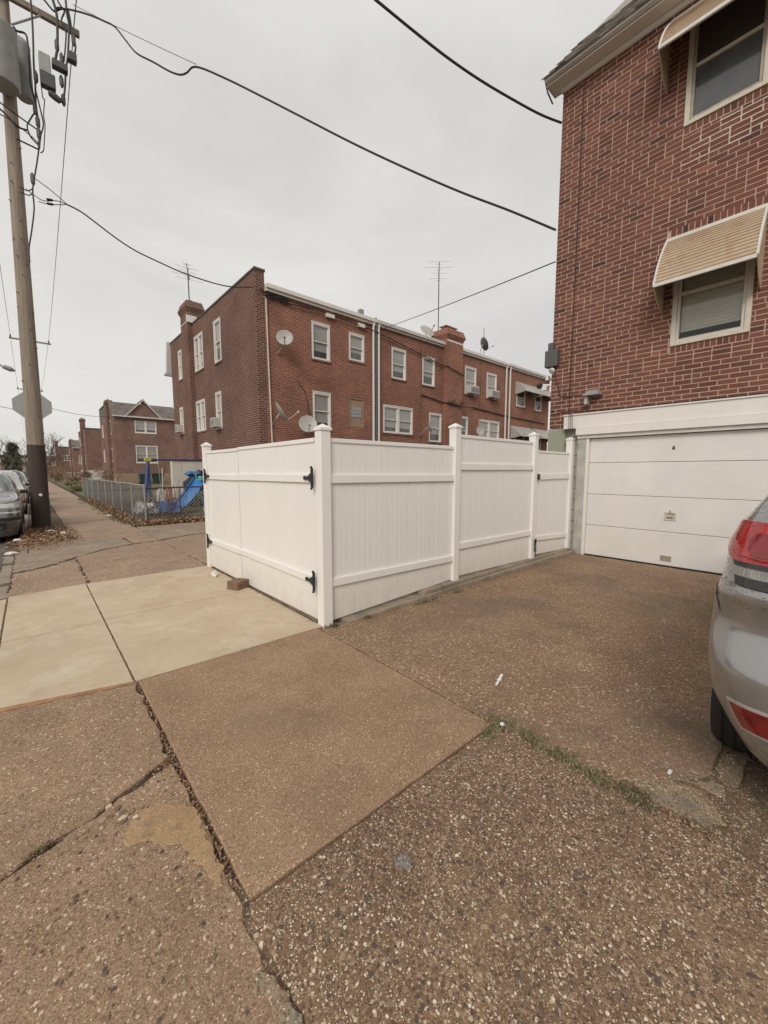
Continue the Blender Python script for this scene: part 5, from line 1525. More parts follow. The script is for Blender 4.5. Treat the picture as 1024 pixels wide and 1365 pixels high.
# ------------------------------------------------------------------ trees and shrubs
def branches(b, p, d_, ln, r, depth, rnd, spread=0.5):
    n = 3
    pts = [p]; q = Vector(p); dd = Vector(d_)
    for i in range(n):
        dd = (dd + Vector((rnd.uniform(-.18, .18), rnd.uniform(-.18, .18), rnd.uniform(-0.03, .12)))).normalized()
        q = q + dd * ln / n; pts.append(q.copy())
    b.tube(pts, [r * (1 - 0.4 * i / n) for i in range(n + 1)], 5 if depth > 2 else 3, cap=False)
    if depth == 0: return
    for _ in range(3 if depth > 1 else 4):
        t = rnd.uniform(0.45, 1.0)
        i = min(n - 1, int(t * n))
        o = pts[i].lerp(pts[i + 1], t * n - i)
        nd = (dd + Vector((rnd.gauss(0, spread), rnd.gauss(0, spread), rnd.gauss(0.1, spread * 0.7)))).normalized()
        branches(b, o, nd, ln * rnd.uniform(0.55, 0.8), r * 0.55, depth - 1, rnd, spread)
def bare_tree(x, y, h, label, seed, name='bare_tree', depth=5):
    rnd = random.Random(seed)
    t_ = thing(name, label, 'tree', (x, y, 0), 'bare winter trees at the end of the street')
    b = MB(); b.tube([(x, y, -0.1), (x + 0.1, y, h * 0.18), (x, y + 0.1, h * 0.34)], [h * 0.03, h * 0.024, h * 0.02], 8); b.build('trunk', M['barkm'], t_)
    c = MB()
    for k in range(5):
        a = k * 1.26 + rnd.random()
        branches(c, Vector((x, y, h * (0.2 + 0.03 * k))), Vector((math.cos(a) * 0.6, math.sin(a) * 0.6, 1)).normalized(), h * 0.3, h * 0.012, depth, rnd)
    c.build('crown', M['twig'], t_)
for i, (x, y, h, lb) in enumerate(((-8.5, 120, 12, 'bare brown tree above the leftmost parked car, the tallest there'), (-4.4, 128, 10, 'bare tree between the evergreen and the left edge'), (3.0, 105, 9.5, 'bare tangled tree just right of the wooden pole'),
                                   (5.3, 128, 8.5, 'bare tree in front of the distant brick houses'), (-0.6, 140, 11, 'bare tree hidden partly behind the wooden pole'))):
    bare_tree(x, y, h, lb, 20 + i, depth=4)
def conifer(x, y, h, label, seed):
    rnd = random.Random(seed)
    t_ = thing('evergreen_tree', label, 'tree', (x, y, 0))
    b = MB(); b.tube([(x, y, -0.1), (x, y, h * 0.9)], [0.25, 0.05], 7); b.build('trunk', M['barkm'], t_)
    c = MB()
    for _ in range(1500):
        z_ = rnd.random() ** 0.8; R_ = h * 0.34 * (1 - z_) ** 0.55 * (0.8 + 0.5 * noise.noise(Vector((z_ * 6, 3, 1)))) + 0.5
        a = rnd.uniform(0, 6.28); rr = R_ * rnd.random() ** 0.4 * (0.75 + 0.35 * noise.noise(Vector((math.cos(a) * 1.5, math.sin(a) * 1.5, z_ * 5))))
        p = Vector((x + rr * math.cos(a), y + rr * math.sin(a), h * (0.15 + 0.85 * z_) + rnd.uniform(-.2, .2)))
        s_ = rnd.uniform(0.15, 0.4); c.tint = rnd.random()
        u = Vector((rnd.uniform(-1, 1), rnd.uniform(-1, 1), rnd.uniform(-.6, .2))).normalized(); v = u.orthogonal().normalized()
        c.poly([p - u * s_, p + v * s_ * 0.45, p + u * s_, p - v * s_ * 0.45])
    c.build('crown', M['conifer'], t_, tint=True)
conifer(-2.6, 118, 7.5, 'dull evergreen rising above the parked cars left of the pole', 3)
def shrub(x, y, w_, h, label, seed, mat='leaves', n=700, name='shrub'):
    rnd = random.Random(seed)
    t_ = thing(name, label, 'shrub', (x, y, 0), 'shrubs in the front yards')
    b = MB()
    for k in range(14):
        a = rnd.uniform(0, 6.28)
        branches(b, Vector((x + rnd.gauss(0, w_ * 0.1), y + rnd.gauss(0, w_ * 0.1), 0)), Vector((math.cos(a) * 0.7, math.sin(a) * 0.7, 1)).normalized(), h * 0.55, 0.025, 2, rnd, 0.5)
    b.build('stems', M['twig'], t_)
    c = MB()
    for _ in range(n):
        v_ = Vector((rnd.gauss(0, 1), rnd.gauss(0, 1), rnd.gauss(0, 1))).normalized() * rnd.random() ** 0.4
        p = Vector((x + v_.x * w_ / 2, y + v_.y * w_ / 2, h * 0.52 + v_.z * h * 0.48)); s_ = rnd.uniform(0.04, 0.1)
        u = Vector((rnd.uniform(-1, 1), rnd.uniform(-1, 1), rnd.uniform(-1, 1))).normalized(); q = u.orthogonal().normalized()
        c.tint = rnd.random(); c.poly([p - u * s_, p + q * s_ * 0.6, p + u * s_, p - q * s_ * 0.6])
    c.build('foliage', M[mat], t_, tint=True)
shrub(6.2, 52, 3.2, 2.0, 'bare rounded pinkish shrub before the gabled house corner', 1, 'leaves', 500)
shrub(4.2, 62, 3.0, 1.5, 'low brown hedge right of the sidewalk before the red houses', 2, 'leaves', 900)
shrub(3.0, 74, 2.6, 1.9, 'scrubby brown bush beside the far sidewalk', 3, 'leaves', 900)
shrub(3.9, 92, 3.4, 3.2, 'tall tangled brown bush at the far end of the sidewalk', 4, 'leaves', 1000)
shrub(6.3, 75, 1.5, 1.6, 'small dark evergreen bush before the white wall base', 5, 'conifer', 900)
shrub(3.1, 47, 1.6, 0.6, 'low straw-coloured clump on the grass verge', 6, 'grass', 700)
shrub(2.9, 38, 1.8, 0.55, 'low green clump beyond the chain link fence end', 7, 'grass', 700)

# ------------------------------------------------------------------ chain link fence
cf = thing('chain_link_fence', 'rusty chain link fence round the yard with the playset', 'fence', (2.4, 12.75, 0))
def chain(par, p0, p1, h, z0=0.02, cell=0.085, r=0.0032, mt='galv'):
    p0 = Vector(p0); p1 = Vector(p1); ln = (p1 - p0).length; d_ = (p1 - p0) / ln
    b = MB(); n = int(ln / cell); rows = int(h / cell)
    for i in range(-rows, n + 1):
        for sgn in (1, -1):
            # straight diagonal wire clipped to the panel
            s0 = i * cell if sgn > 0 else (i + rows) * cell
            s1 = s0 + sgn * rows * cell
            t0, t1 = 0.0, 1.0
            lo, hi = 0.0, ln
            ds = s1 - s0
            ta = (lo - s0) / ds; tb = (hi - s0) / ds
            if ta > tb: ta, tb = tb, ta
            t0 = max(0, ta); t1 = min(1, tb)
            if t1 <= t0: continue
            A = p0 + d_ * (s0 + ds * t0) + Vector((0, 0, z0 + rows * cell * t0)); C_ = p0 + d_ * (s0 + ds * t1) + Vector((0, 0, z0 + rows * cell * t1))
            b.tube([A, C_], r, 3, cap=False)
    return b.build('chain_mesh', M[mt], par, kind='stuff')
cor = (2.36, 12.75, 0)
chain(cf, cor, (6.4, 13.35, 0), 0.98, cell=0.11, r=0.0042, mt='awngrey')
chain(cf, cor, (2.30, 30.0, 0), 1.05)
b = MB(); b.tube([(2.36, 12.75, 1.02), (6.4, 13.35, 1.02)], 0.02, 8); b.build('top_rail', M['tar'], cf)
b = MB(); b.tube([(2.36, 12.75, 1.10), (2.30, 30, 1.10)], 0.02, 8); b.build('top_rail', M['galv'], cf)
yy = 12.75
while yy <= 30.1:
    b = MB(); b.tube([(2.36 - 0.06 * (yy - 12.75) / 17.3, yy, 0), (2.36 - 0.06 * (yy - 12.75) / 17.3, yy, 1.14)], 0.027, 8); b.build('fence_post', M['galv'], cf)
    yy += 1.9 if yy < 20 else 2.3
xx = 3.3
while xx < 6.5:
    yv = 12.75 + (xx - 2.36) * 0.1485
    b = MB(); b.tube([(xx, yv, 0), (xx, yv, 1.06)], 0.018, 8); b.build('fence_post', M['darkgrey'], cf); xx += 1.05
# tangled vines at the corner
b = MB(); rv = random.Random(8)
for _ in range(75):
    p = Vector((2.4 + rv.uniform(-0.1, 0.7) + (0 if rv.random() < .7 else rv.uniform(0, 3)), 12.8 + rv.uniform(-0.1, 0.15), 0.02)); pts = [p]
    for k in range(5): p = p + Vector((rv.uniform(-.12, .12), rv.uniform(-.04, .04), rv.uniform(0.05, .3))); pts.append(p)
    b.tube(pts, 0.006, 3, cap=False)
o = b.build('dry_vines', M['twig'], kind='stuff'); o['label'] = 'dry vines tangled through the chain link fence corner'; o['category'] = 'vines'

# ------------------------------------------------------------------ playset and toys
sw = thing('swing_set', 'blue metal swing set frame with yellow corner joint in the yard', 'swing set', (3.1, 16, 0))
b = MB(); b.tube([(3.12, 16, 1.90), (5.6, 16.3, 1.93)], 0.03, 8); b.build('top_bar', M['navy'], sw)
for dx, dy in ((-0.34, -0.7), (0.10, 0.5)):
    b = MB(); b.tube([(3.12, 16 + dy * 0.05, 1.88), (3.12 + dx, 16 + dy, 0.0)], 0.055, 8); b.build('leg', M['blue' if dy > 0 else 'navy'], sw)
for dx, dy in ((0.1, -0.6), (0.1, 0.6)):
    b = MB(); b.tube([(5.6, 16.3, 1.9), (5.6 + dx, 16.3 + dy, 0.0)], 0.035, 8); b.build('leg', M['navy'], sw)
b = MB(); b.tube([(2.95, 15.65, 0.95), (3.17, 16.25, 0.95)], 0.05, 6); b.build('brace', M['blue'], sw)
b = MB(); b.box(3.02, 15.9, 1.84, 3.22, 16.1, 1.98); b.build('joint', M['yellow'], sw, bevel=0.02)
for x in (3.45, 4.2, 4.7):
    b = MB(); b.tube([(x, 16.05, 1.88), (x + 0.05, 16.02, 0.55)], 0.012, 5); b.build('hanger', M['awngrey'], sw)
sl_ = thing('slide', 'bright blue plastic slide sloping down towards the fence corner', 'slide', (4.4, 15.6, 0))
b = MB()
A = Vector((4.75, 15.7, 1.18)); C_ = Vector((3.40, 14.2, 0.12))
d_ = (C_ - A); sd = Vector((-d_.y, d_.x, 0)).normalized() * 0.24
rows_ = []
for i in range(13):
    t = i / 12; c_ = A.lerp(C_, t) + Vector((0, 0, -0.10 * math.sin(math.pi * t) + (0.06 if t > 0.9 else 0)))
    rows_.append([c_ - sd * 1.12 + Vector((0, 0, 0.10)), c_ - sd + Vector((0, 0, 0.11)), c_ - sd * 0.9, c_, c_ + sd * 0.9, c_ + sd + Vector((0, 0, 0.11)), c_ + sd * 1.12 + Vector((0, 0, 0.10))])
b.grid(rows_); b.grid([[p - Vector((0, 0, 0.015)) for p in r_][::-1] for r_ in rows_])
b.build('chute', M['blue'], sl_, smooth=True)
b = MB()
for s_ in (-1, 1): b.tube([A + sd * s_ * 0.9 + Vector((0, 0, 0.3)), A + sd * s_ * 1.0 + Vector((0.45, 0.25, -1.15))], 0.03, 6)
for k in range(4): b.tube([A - sd * 0.95 + Vector((0.1 * k + 0.05, 0.06 * k, -0.25 * k)), A + sd * 0.95 + Vector((0.1 * k + 0.05, 0.06 * k, -0.25 * k))], 0.02, 6)
b.build('ladder', M['teal'], sl_)
b = MB(); b.box(4.68, 15.5, 1.14, 4.95, 15.8, 1.32); b.build('top_grip', M['teal'], sl_, bevel=0.04)
rd = thing('toy_bucket_seat', 'blue bucket seat toy standing behind the fence left of the slide', 'toy', (3.3, 14.6, 0))
b = MB(); b.lathe([(0.14, 0.12), (0.25, 0.18), (0.28, 0.5), (0.25, 0.5), (0.22, 0.2), (0.02, 0.18)], (3.3, 14.5, 0.0), n=14); b.build('tub', M['blue'], rd, smooth=True)
b = MB(); b.tube([(3.12, 14.4, 0), (3.3, 14.35, 0.95)], 0.02, 6); b.tube([(3.48, 14.5, 0), (3.4, 14.4, 0.9)], 0.018, 6); b.build('handle', M['pink'], rd)
def crumple(c, r, seed, amp=0.3, flat=1.0, n=14):
    b = MB(); P = []
    for i in range(n + 1):
        th = math.pi * i / n; rw = []
        for j in range(2 * n + 1):
            ph = math.pi * j / n % (2 * math.pi)
            v_ = Vector((math.sin(th) * math.cos(ph), math.sin(th) * math.sin(ph), math.cos(th)))
            f = 1 + amp * noise.noise(v_ * 1.7 + Vector((seed, 0, 0))) + amp * 0.6 * noise.noise(v_ * 5 + Vector((0, seed, 0)))
            p = Vector((v_.x * r[0], v_.y * r[1], v_.z * r[2])) * f + Vector(c)
            p.z = max(p.z, flat)
            rw.append(p)
        P.append(rw)
    b.grid(P); return b
tag(crumple((5.1, 17.2, 0.7), (0.6, 0.5, 0.75), 3, flat=0.02).build('tarp_heap', M['bagblack'], smooth=True, loc=(5.1, 17.2, 0)), 'bulky black tarp-covered heap behind the slide', 'tarp heap')
tag(crumple((4.85, 16.9, 1.4), (0.3, 0.25, 0.1), 5, flat=0.02).build('blue_cloth', M['blue'], smooth=True, loc=(4.85, 16.9, 1.3)), 'blue cloth lying on top of the black heap', 'cloth')
tag(crumple((5.2, 14.6, 0.35), (0.55, 0.16, 0.07), 8, flat=0.02).build('toy_rail', M['lime'], smooth=True, loc=(5.2, 14.6, 0.3)), 'pale lime toy piece beneath the slide', 'toy')
tag(crumple((2.75, 14.8, 0.28), (0.33, 0.5, 0.22), 9, amp=0.5, flat=0.02).build('plastic_sheet', M['whitepl'], smooth=True, loc=(2.75, 14.8, 0)), 'crumpled white plastic sheet lying behind the chain link fence', 'plastic sheet')
b = MB()
for x, yv, hgt in ((3.95, 16.7, 0.95), (4.1, 16.9, 1.0)):
    b.tube([(x - 0.12, yv, 0.1), (x, yv, hgt), (x + 0.12, yv, 0.1)], 0.03, 6); b.tube([(x - 0.1, yv, 0.45), (x + 0.1, yv, 0.45)], 0.05, 6)
tag(b.build('toy_climber', M['pink'], loc=(4.0, 16.8, 0)), 'faded red toy climber left of the black heap', 'toy')
b = MB(); b.box(3.55, 16.8, 0.02, 3.8, 17.05, 0.75); b.lathe([(0.1, 0), (0.1, 0.1), (0.02, 0.12)], (3.67, 16.9, 0.75), n=10)
tag(b.build('toy_cabinet', M['whitepl'], bevel=0.02, loc=(3.67, 16.9, 0)), 'small pale toy cabinet just right of the swing set leg', 'toy')
b = MB(); b.tube([(3.35, 15.3, 0), (3.42, 15.35, 1.62)], 0.02, 6)
tag(b.build('wood_stake', M['cream'], loc=(3.35, 15.3, 0)), 'tall pale wooden stake beside the blue swing legs', 'stake')
for i, (x, lb) in enumerate(((10.0, 'left one of the two dark wheeled bins by the gabled house'), (11.4, 'right one of the two dark wheeled bins by the gabled house'))):
    t_ = thing('wheeled_bin', lb, 'bin', (x, 53.5, 0), 'bins by the gabled house')
    b = MB(); b.hexa([(x - 0.42, 53.1, 0.1), (x + 0.42, 53.1, 0.1), (x + 0.42, 53.9, 0.1), (x - 0.42, 53.9, 0.1), (x - 0.55, 52.95, 1.15), (x + 0.55, 52.95, 1.15), (x + 0.55, 54.05, 1.15), (x - 0.55, 54.05, 1.15)]); b.build('body', M['bin'], t_)
    b = MB(); b.box(x - 0.58, 52.9, 1.15, x + 0.58, 54.1, 1.25); b.build('lid', M['blue' if i == 0 else 'bin'], t_)
    b = MB(); b.tube([(x - 0.5, 53.9, 0.12), (x + 0.5, 53.9, 0.12)], 0.12, 10); b.build('wheels', M['rubber'], t_)
# ------------------------------------------------------------------ utility pole
pole = thing('utility_pole', 'leaning wooden utility pole with a dark creosoted foot, beside the sidewalk', 'utility pole', (0.14, 13.97, 0))
pc = lambda z: (0.14 + 0.0108 * z, 13.97 - 0.004 * z)
pr_ = lambda z: 0.195 - 0.0062 * z
b = MB(); zs = [-0.1, 0.3, 0.8, 1.5, 2.18]
b.tube([(*pc(z), z) for z in zs], [pr_(z) + 0.004 for z in zs], 20); b.build('foot', M['tar'], pole, smooth=True)
b = MB(); zs = [2.18, 3, 4.5, 6, 8, 10, 12, 14.2]
b.tube([(*pc(z), z) for z in zs], [pr_(z) for z in zs], 20); b.build('shaft', M['wood'], pole, smooth=True)
b = MB(); b.lathe([(0.04, 0), (0.035, 0.01), (0.005, 0.012)], (0.17, 13.76, 0.88), (0.1, -1, 0), 10); b.build('tag', M['whitepl'], pole)
rp_ = random.Random(5)
for k in range(26):
    b = MB(); z_ = 1.2 + k * 0.43; a = rp_.uniform(-2.6, -0.5); x_, y_ = pc(z_)
    b.tube([(x_ + math.cos(a) * pr_(z_) * 0.9, y_ + math.sin(a) * pr_(z_) * 0.9, z_), (x_ + math.cos(a) * (pr_(z_) + 0.05), y_ + math.sin(a) * (pr_(z_) + 0.05), z_)], 0.012, 5)
    b.build('bolt', M['darkgrey'], pole)
b = MB(); b.hexa([(-0.6, 13.72, 12.55), (1.72, 13.72, 12.62), (1.72, 13.82, 12.62), (-0.6, 13.82, 12.55), (-0.6, 13.72, 12.68), (1.72, 13.72, 12.75), (1.72, 13.82, 12.75), (-0.6, 13.82, 12.68)]); b.build('crossarm', M['wood'], pole)
b = MB(); b.tube([(0.40, 13.7, 12.0), (0.95, 13.7, 12.56)], 0.022, 6); b.build('arm_brace', M['galv'], pole)
for dx, zc, rr, dy, lb in ((-0.10, 10.42, 0.31, -0.42, 'larger drum'), (0.30, 10.72, 0.17, 0.15, 'narrow drum')):
    b = MB(); x_, y_ = 0.25 + dx, 13.93 + dy
    b.lathe([(rr * 0.92, 0), (rr, 0.04), (rr, 1.15), (rr * 1.04, 1.17), (rr * 1.04, 1.23), (rr * 0.7, 1.32), (0.02, 1.34)], (x_, y_, zc), n=24)
    t_ = b.build('transformer', M['xformer'], pole, smooth=True)
    b = MB(); b.lathe([(0.05, 0), (0.06, 0.05), (0.035, 0.08), (0.055, 0.12), (0.03, 0.16), (0.045, 0.2), (0.01, 0.26)], (x_ - 0.1, y_, zc + 1.3), n=10); b.build('bushing', M['darkgrey'], t_)
for nm, mt, x0, x1, z0, z1 in (('terminal_box', 'xformer', 0.84, 1.06, 11.15, 11.6), ('junction_box', 'darkgrey', 0.84, 1.13, 10.88, 11.2), ('splice_box', 'darkgrey', 1.09, 1.40, 11.44, 11.60), ('splice_box', 'darkgrey', 1.41, 1.60, 11.78, 11.98)):
    b = MB(); b.box(x0, 13.48, z0, x1, 13.66, z1); b.build(nm, M[mt], pole, bevel=0.02)
b = MB(); b.lathe([(0.03, -0.13), (0.07, -0.1), (0.08, 0), (0.07, 0.1), (0.03, 0.13)], (1.10, 13.57, 10.76), (1, 0, -0.4), 10); b.build('splice_box', M['darkgrey'], pole)
# hanging conductors on the pole
def wob(b, pts, r, amp=0.04, n=7, seed=0):
    rnd = random.Random(seed); P = []
    for i in range(len(pts) - 1):
        A = Vector(pts[i]); C_ = Vector(pts[i + 1])
        for k in range(n): P.append(A.lerp(C_, k / n) + Vector((rnd.uniform(-amp, amp), rnd.uniform(-amp, amp), 0)) * (1 if (i or k) else 0))
    P.append(Vector(pts[-1])); b.tube(P, r, 5)
b = MB()
Yp = 13.6
LEADS = [
(0.022, [(0.78, 13.9), (0.78, 12.4), (0.77, 11.92), (0.74, 11.26), (0.74, 10.89), (0.72, 10.38), (0.74, 10.04), (0.73, 9.67), (0.7, 9.37)]),
(0.022, [(0.36, 11.81), (0.5, 11.84), (0.63, 11.87), (0.66, 11.68), (0.66, 11.21), (0.65, 10.85), (0.68, 10.62), (0.71, 10.42)]),
(0.03, [(1.15, 13.9), (1.19, 13.11), (1.26, 12.72), (1.25, 12.3), (1.22, 11.92), (1.17, 11.66)]),
(0.024, [(1.44, 14.0), (1.46, 13.29), (1.47, 12.86), (1.49, 12.58), (1.43, 11.93), (1.36, 11.51), (1.32, 11.11), (1.26, 10.72)]),
(0.02, [(0.85, 13.0), (1.03, 12.89), (1.21, 12.76), (1.3, 12.89), (1.43, 12.95), (1.47, 12.86)]),
(0.018, [(1.25, 13.9), (1.3, 13.11), (1.34, 12.99), (1.42, 12.88), (1.35, 12.64), (1.42, 12.44), (1.4, 12.16), (1.34, 11.72)]),
(0.022, [(1.50, 12.95), (1.53, 12.73), (1.55, 12.42), (1.6, 12.21), (1.55, 11.95)]),
(0.012, [(0.85, 10.9), (0.86, 10.61), (0.89, 10.57), (0.85, 10.22), (0.86, 9.98), (0.82, 9.59), (0.79, 9.38), (0.73, 9.3)]),
(0.016, [(-0.6, 10.4), (-0.01, 10.11), (0.28, 9.99), (0.51, 9.9), (0.71, 9.83)]),
(0.020, [(-0.6, 10.3), (-0.02, 9.97), (0.18, 9.84), (0.32, 9.7), (0.52, 9.71)]),
(0.012, [(-0.6, 10.0), (-0.03, 9.82), (0.23, 9.77), (0.59, 9.6), (0.7, 9.51)]),
(0.018, [(0.30, 9.40), (0.7, 9.36)]),
(0.016, [(0.69, 10.21), (0.6, 10.02), (0.52, 9.81), (0.55, 9.65), (0.59, 9.57), (0.7, 9.48)]),
(0.016, [(0.74, 10.7), (0.80, 10.3), (0.83, 10.0), (0.76, 9.7), (0.72, 9.4)]),
(0.018, [(0.71, 9.41), (0.65, 9.06), (0.56, 8.59), (0.52, 8.32), (0.52, 7.94), (0.44, 7.41), (0.36, 6.97), (0.35, 6.63)]),
(0.012, [(0.28, 8.33), (0.42, 8.3), (0.51, 8.38)]), (0.012, [(0.28, 8.23), (0.44, 8.22), (0.52, 8.31)]),
]
def spl(pts, n=6):
    P = [Vector(p) for p in pts]; o_ = []
    for i in range(len(P) - 1):
        a = P[max(i - 1, 0)]; b_ = P[i]; c = P[i + 1]; d_ = P[min(i + 2, len(P) - 1)]
        for k in range(n):
            t = k / n
            o_.append(0.5 * ((2 * b_) + (c - a) * t + (2 * a - 5 * b_ + 4 * c - d_) * t * t + (3 * b_ - a - 3 * c + d_) * t ** 3))
    return o_ + [P[-1]]
for k, (r_, pts) in enumerate(LEADS):
    b = MB(); b.tube(spl([(x, 13.6 - 0.01 * (k % 4), z) for x, z in pts]), r_, 6)
    b.build('lead', M['cable'], pole, smooth=True)
for p in ((0.70, Yp, 10.29), (0.73, Yp, 10.01), (0.73, Yp, 9.75), (0.54, Yp, 8.63), (0.76, Yp, 11.03), (1.26, Yp, 11.22), (1.27, Yp, 10.80), (1.22, Yp, 12.0), (1.30, Yp, 11.75), (1.57, Yp, 12.35)):
    b = MB(); b.lathe([(0.02, -0.14), (0.045, -0.08), (0.045, 0.08), (0.02, 0.14)], p, n=8)
    b.build('splice', M['darkgrey'], pole)
for i, (Y_, lb) in enumerate(((46.5, 'second utility pole, hidden behind the near one but for its crossarm'), (74, 'third utility pole far down the street'))):
    t_ = thing('utility_pole', lb, 'utility pole', (0.85, Y_, 0), 'utility poles down the street')
    cx = 0.78
    b = MB(); b.tube([(cx, Y_, 0), (cx, Y_, 13.2)], [0.18, 0.13], 12); b.build('shaft', M['wood'], t_)
    b = MB(); b.box(-0.55, Y_ - 0.22, 12.48, 2.15, Y_ - 0.12, 12.6); b.build('crossarm', M['wood'], t_)
    b = MB()
    for x_ in (-0.45, 2.0): b.lathe([(0.05, 0), (0.07, 0.08), (0.04, 0.14), (0.06, 0.18), (0.01, 0.25)], (x_, Y_ - 0.17, 12.6), n=8)
    b.build('insulators', M['darkgrey'], t_)
def wire(label, spans, r=0.012, sag=0.3, mat='cable', n=30, name='overhead_wire'):
    b = MB()
    for p, q in spans: cable(b, p, q, sag, r, n)
    return tag(b.build(name, M[mat], loc=spans[0][0]), label, 'wire')
wire('thin street wire running along the right ends of the pole crossarms', [((1.62, 13.77, 12.85), (2.0, 46.3, 12.85)), ((2.0, 46.3, 12.85), (2.0, 73.8, 12.85)), ((2.0, 73.8, 12.85), (2.0, 160, 12.6)), ((1.62, 13.77, 12.85), (1.5, -12, 12.9))], 0.011, 0.25)
wire('thin street wire running along the left ends of the pole crossarms', [((-0.45, 13.77, 12.85), (-0.45, 46.3, 12.85)), ((-0.45, 46.3, 12.85), (-0.45, 73.8, 12.85)), ((-0.45, 73.8, 12.85), (-0.45, 160, 12.6))], 0.011, 0.25)
wire('low street cables left of the pole, sagging towards the distance', [((0.1, 13.9, 6.2), (0.6, 46.5, 6.4)), ((0.6, 46.5, 6.4), (0.7, 74, 6.4)), ((0.14, 13.9, 5.9), (0.5, 46.5, 5.9)), ((0.6, 46.5, 7.4), (9, 60, 8.4)), ((-9, 30, 7.5), (0.6, 46.5, 6.6))], 0.02, 0.5)
# service drops
CABLE_A = [(1.24, 13.74, 12.86), (1.36, 13.54, 12.86), (1.53, 13.26, 12.74), (1.8, 12.82, 12.49), (2.07, 12.37, 12.18), (2.23, 12.11, 11.97), (2.38, 11.88, 11.63), (2.54, 11.61, 11.26), (2.79, 11.19, 10.93), (3.02, 10.82, 10.63), (3.17, 10.57, 10.48), (3.27, 10.41, 10.47), (3.41, 10.18, 10.52), (3.8, 9.55, 10.1), (4.28, 8.76, 9.5), (4.75, 8.0, 8.91), (5.4, 6.93, 8.08), (6.01, 5.93, 7.35), (6.51, 5.12, 6.79), (6.98, 4.35, 6.3), (7.4, 3.66, 5.83)]
CABLE_B = [(0.64, 13.8, 8.37), (0.88, 13.81, 8.41), (1.21, 13.83, 8.43), (1.49, 13.85, 8.38), (1.81, 13.86, 8.23), (2.24, 13.88, 8.02), (2.69, 13.91, 7.86), (3.19, 13.93, 7.77), (4.13, 13.98, 7.66), (5.33, 14.04, 7.69), (6.32, 14.09, 7.95)]
CABLE_C = [(7.44, 3.66, 7.62), (6.93, 3.79, 7.56), (6.25, 3.95, 7.53), (5.63, 4.1, 7.53), (5.07, 4.24, 7.57), (4.55, 4.36, 7.63), (3.82, 4.53, 7.74), (2.0, 4.97, 8.05), (-1.0, 5.7, 8.6), (-6.5, 7.0, 9.9)]
def spline(pts, n=6):
    P = [Vector(p) for p in pts]; out_ = []
    for i in range(len(P) - 1):
        a = P[max(i - 1, 0)]; b_ = P[i]; c = P[i + 1]; d_ = P[min(i + 2, len(P) - 1)]
        for k in range(n):
            t = k / n
            out_.append(0.5 * ((2 * b_) + (c - a) * t + (2 * a - 5 * b_ + 4 * c - d_) * t * t + (3 * b_ - a - 3 * c + d_) * t ** 3))
    out_.append(P[-1]); return out_
b = MB(); P_ = spline(CABLE_A)
b.tube(P_, 0.019, 6)
tag(b.build('service_cable', M['cable'], smooth=True, loc=tuple(P_[0])), 'thick black service cable from the pole top to the near house corner', 'cable')
wire('thin wire stretched beside the thick service cable near the pole top', [((1.56, 13.21, 12.84), (3.41, 10.18, 10.57))], 0.006, 0.02)
b = MB()
b.tube(spline([(0.40, 13.8, 8.45), (0.7, 13.78, 8.30), (1.0, 13.8, 8.42), (1.21, 13.83, 8.43)]), 0.010, 5)
b.tube(spline([(0.50, 13.7, 8.75), (0.85, 13.75, 8.62), (1.21, 13.83, 8.43)]), 0.010, 5)
b.tube(spline([(0.62, 13.7, 8.2), (0.85, 13.75, 8.25), (1.21, 13.83, 8.43)]), 0.010, 5)
b.tube(spline(CABLE_B[2:]), 0.018, 6)
for p in ((0.85, 13.75, 8.26), (0.85, 13.77, 8.37)): b.lathe([(0.015, -0.07), (0.03, -0.05), (0.03, 0.05), (0.015, 0.07)], p, (1, 0, 0.2), 8)
tag(b.build('service_cable', M['cable'], smooth=True, loc=(0.6, 13.8, 8)), 'black service cable from the pole sagging to the end row house corner', 'cable')
b = MB(); b.tube(spline(CABLE_C), 0.018, 6)
tag(b.build('service_cable', M['cable'], smooth=True, loc=CABLE_C[0]), 'black cable from the near house eave rising out over the driveway', 'cable')
wire('thin cable from the near house corner down to the row house roof line', [((XH, 3.66, 5.3), (12.25, YF - 0.05, 7.85))], 0.010, 0.04, name='service_cable')
# stop sign seen from behind
ss = thing('stop_sign', 'bare grey back of an octagonal sign behind the wooden pole', 'sign', (0.18, 15, 0))
b = MB(); b.tube([(0.18, 15, 0), (0.18, 15, 3.7)], 0.03, 8); b.build('post', M['galv'], ss)
b = MB(); pts = [(0.18 + 0.45 * math.cos(R(22.5 + 45 * k)), 3.31 + 0.385 * math.sin(R(22.5 + 45 * k))) for k in range(8)]
n = b.add([(x, 14.955, z) for x, z in pts]); m_ = b.add([(x, 14.962, z) for x, z in pts])
b.face([n + k for k in range(8)]); b.face([m_ + 7 - k for k in range(8)])
for k in range(8): b.face((n + k, m_ + k, m_ + (k + 1) % 8, n + (k + 1) % 8))
b.build('plate', M['signback'], ss)
# street lamp arm at the left edge
sl2 = thing('street_lamp', 'curved grey street lamp arm at the left edge of the view', 'street lamp', (-9.9, 24, 0))
b = MB(); b.tube([(-9.9, 31, 0), (-9.9, 31, 8)], 0.1, 8); b.build('post', M['galv'], sl2)
b = MB(); b.tube([(-9.9, 31, 8), (-7, 31, 8.7), (-3.0, 31, 8.3), (-0.65, 31, 7.25)], 0.05, 8); b.build('arm', M['galv'], sl2)
b = MB(); b.lathe([(0.02, -0.35), (0.12, -0.2), (0.14, 0.1), (0.03, 0.3)], (-0.5, 31, 7.2), (1, 0, -0.35), 10); b.build('head', M['galv'], sl2)

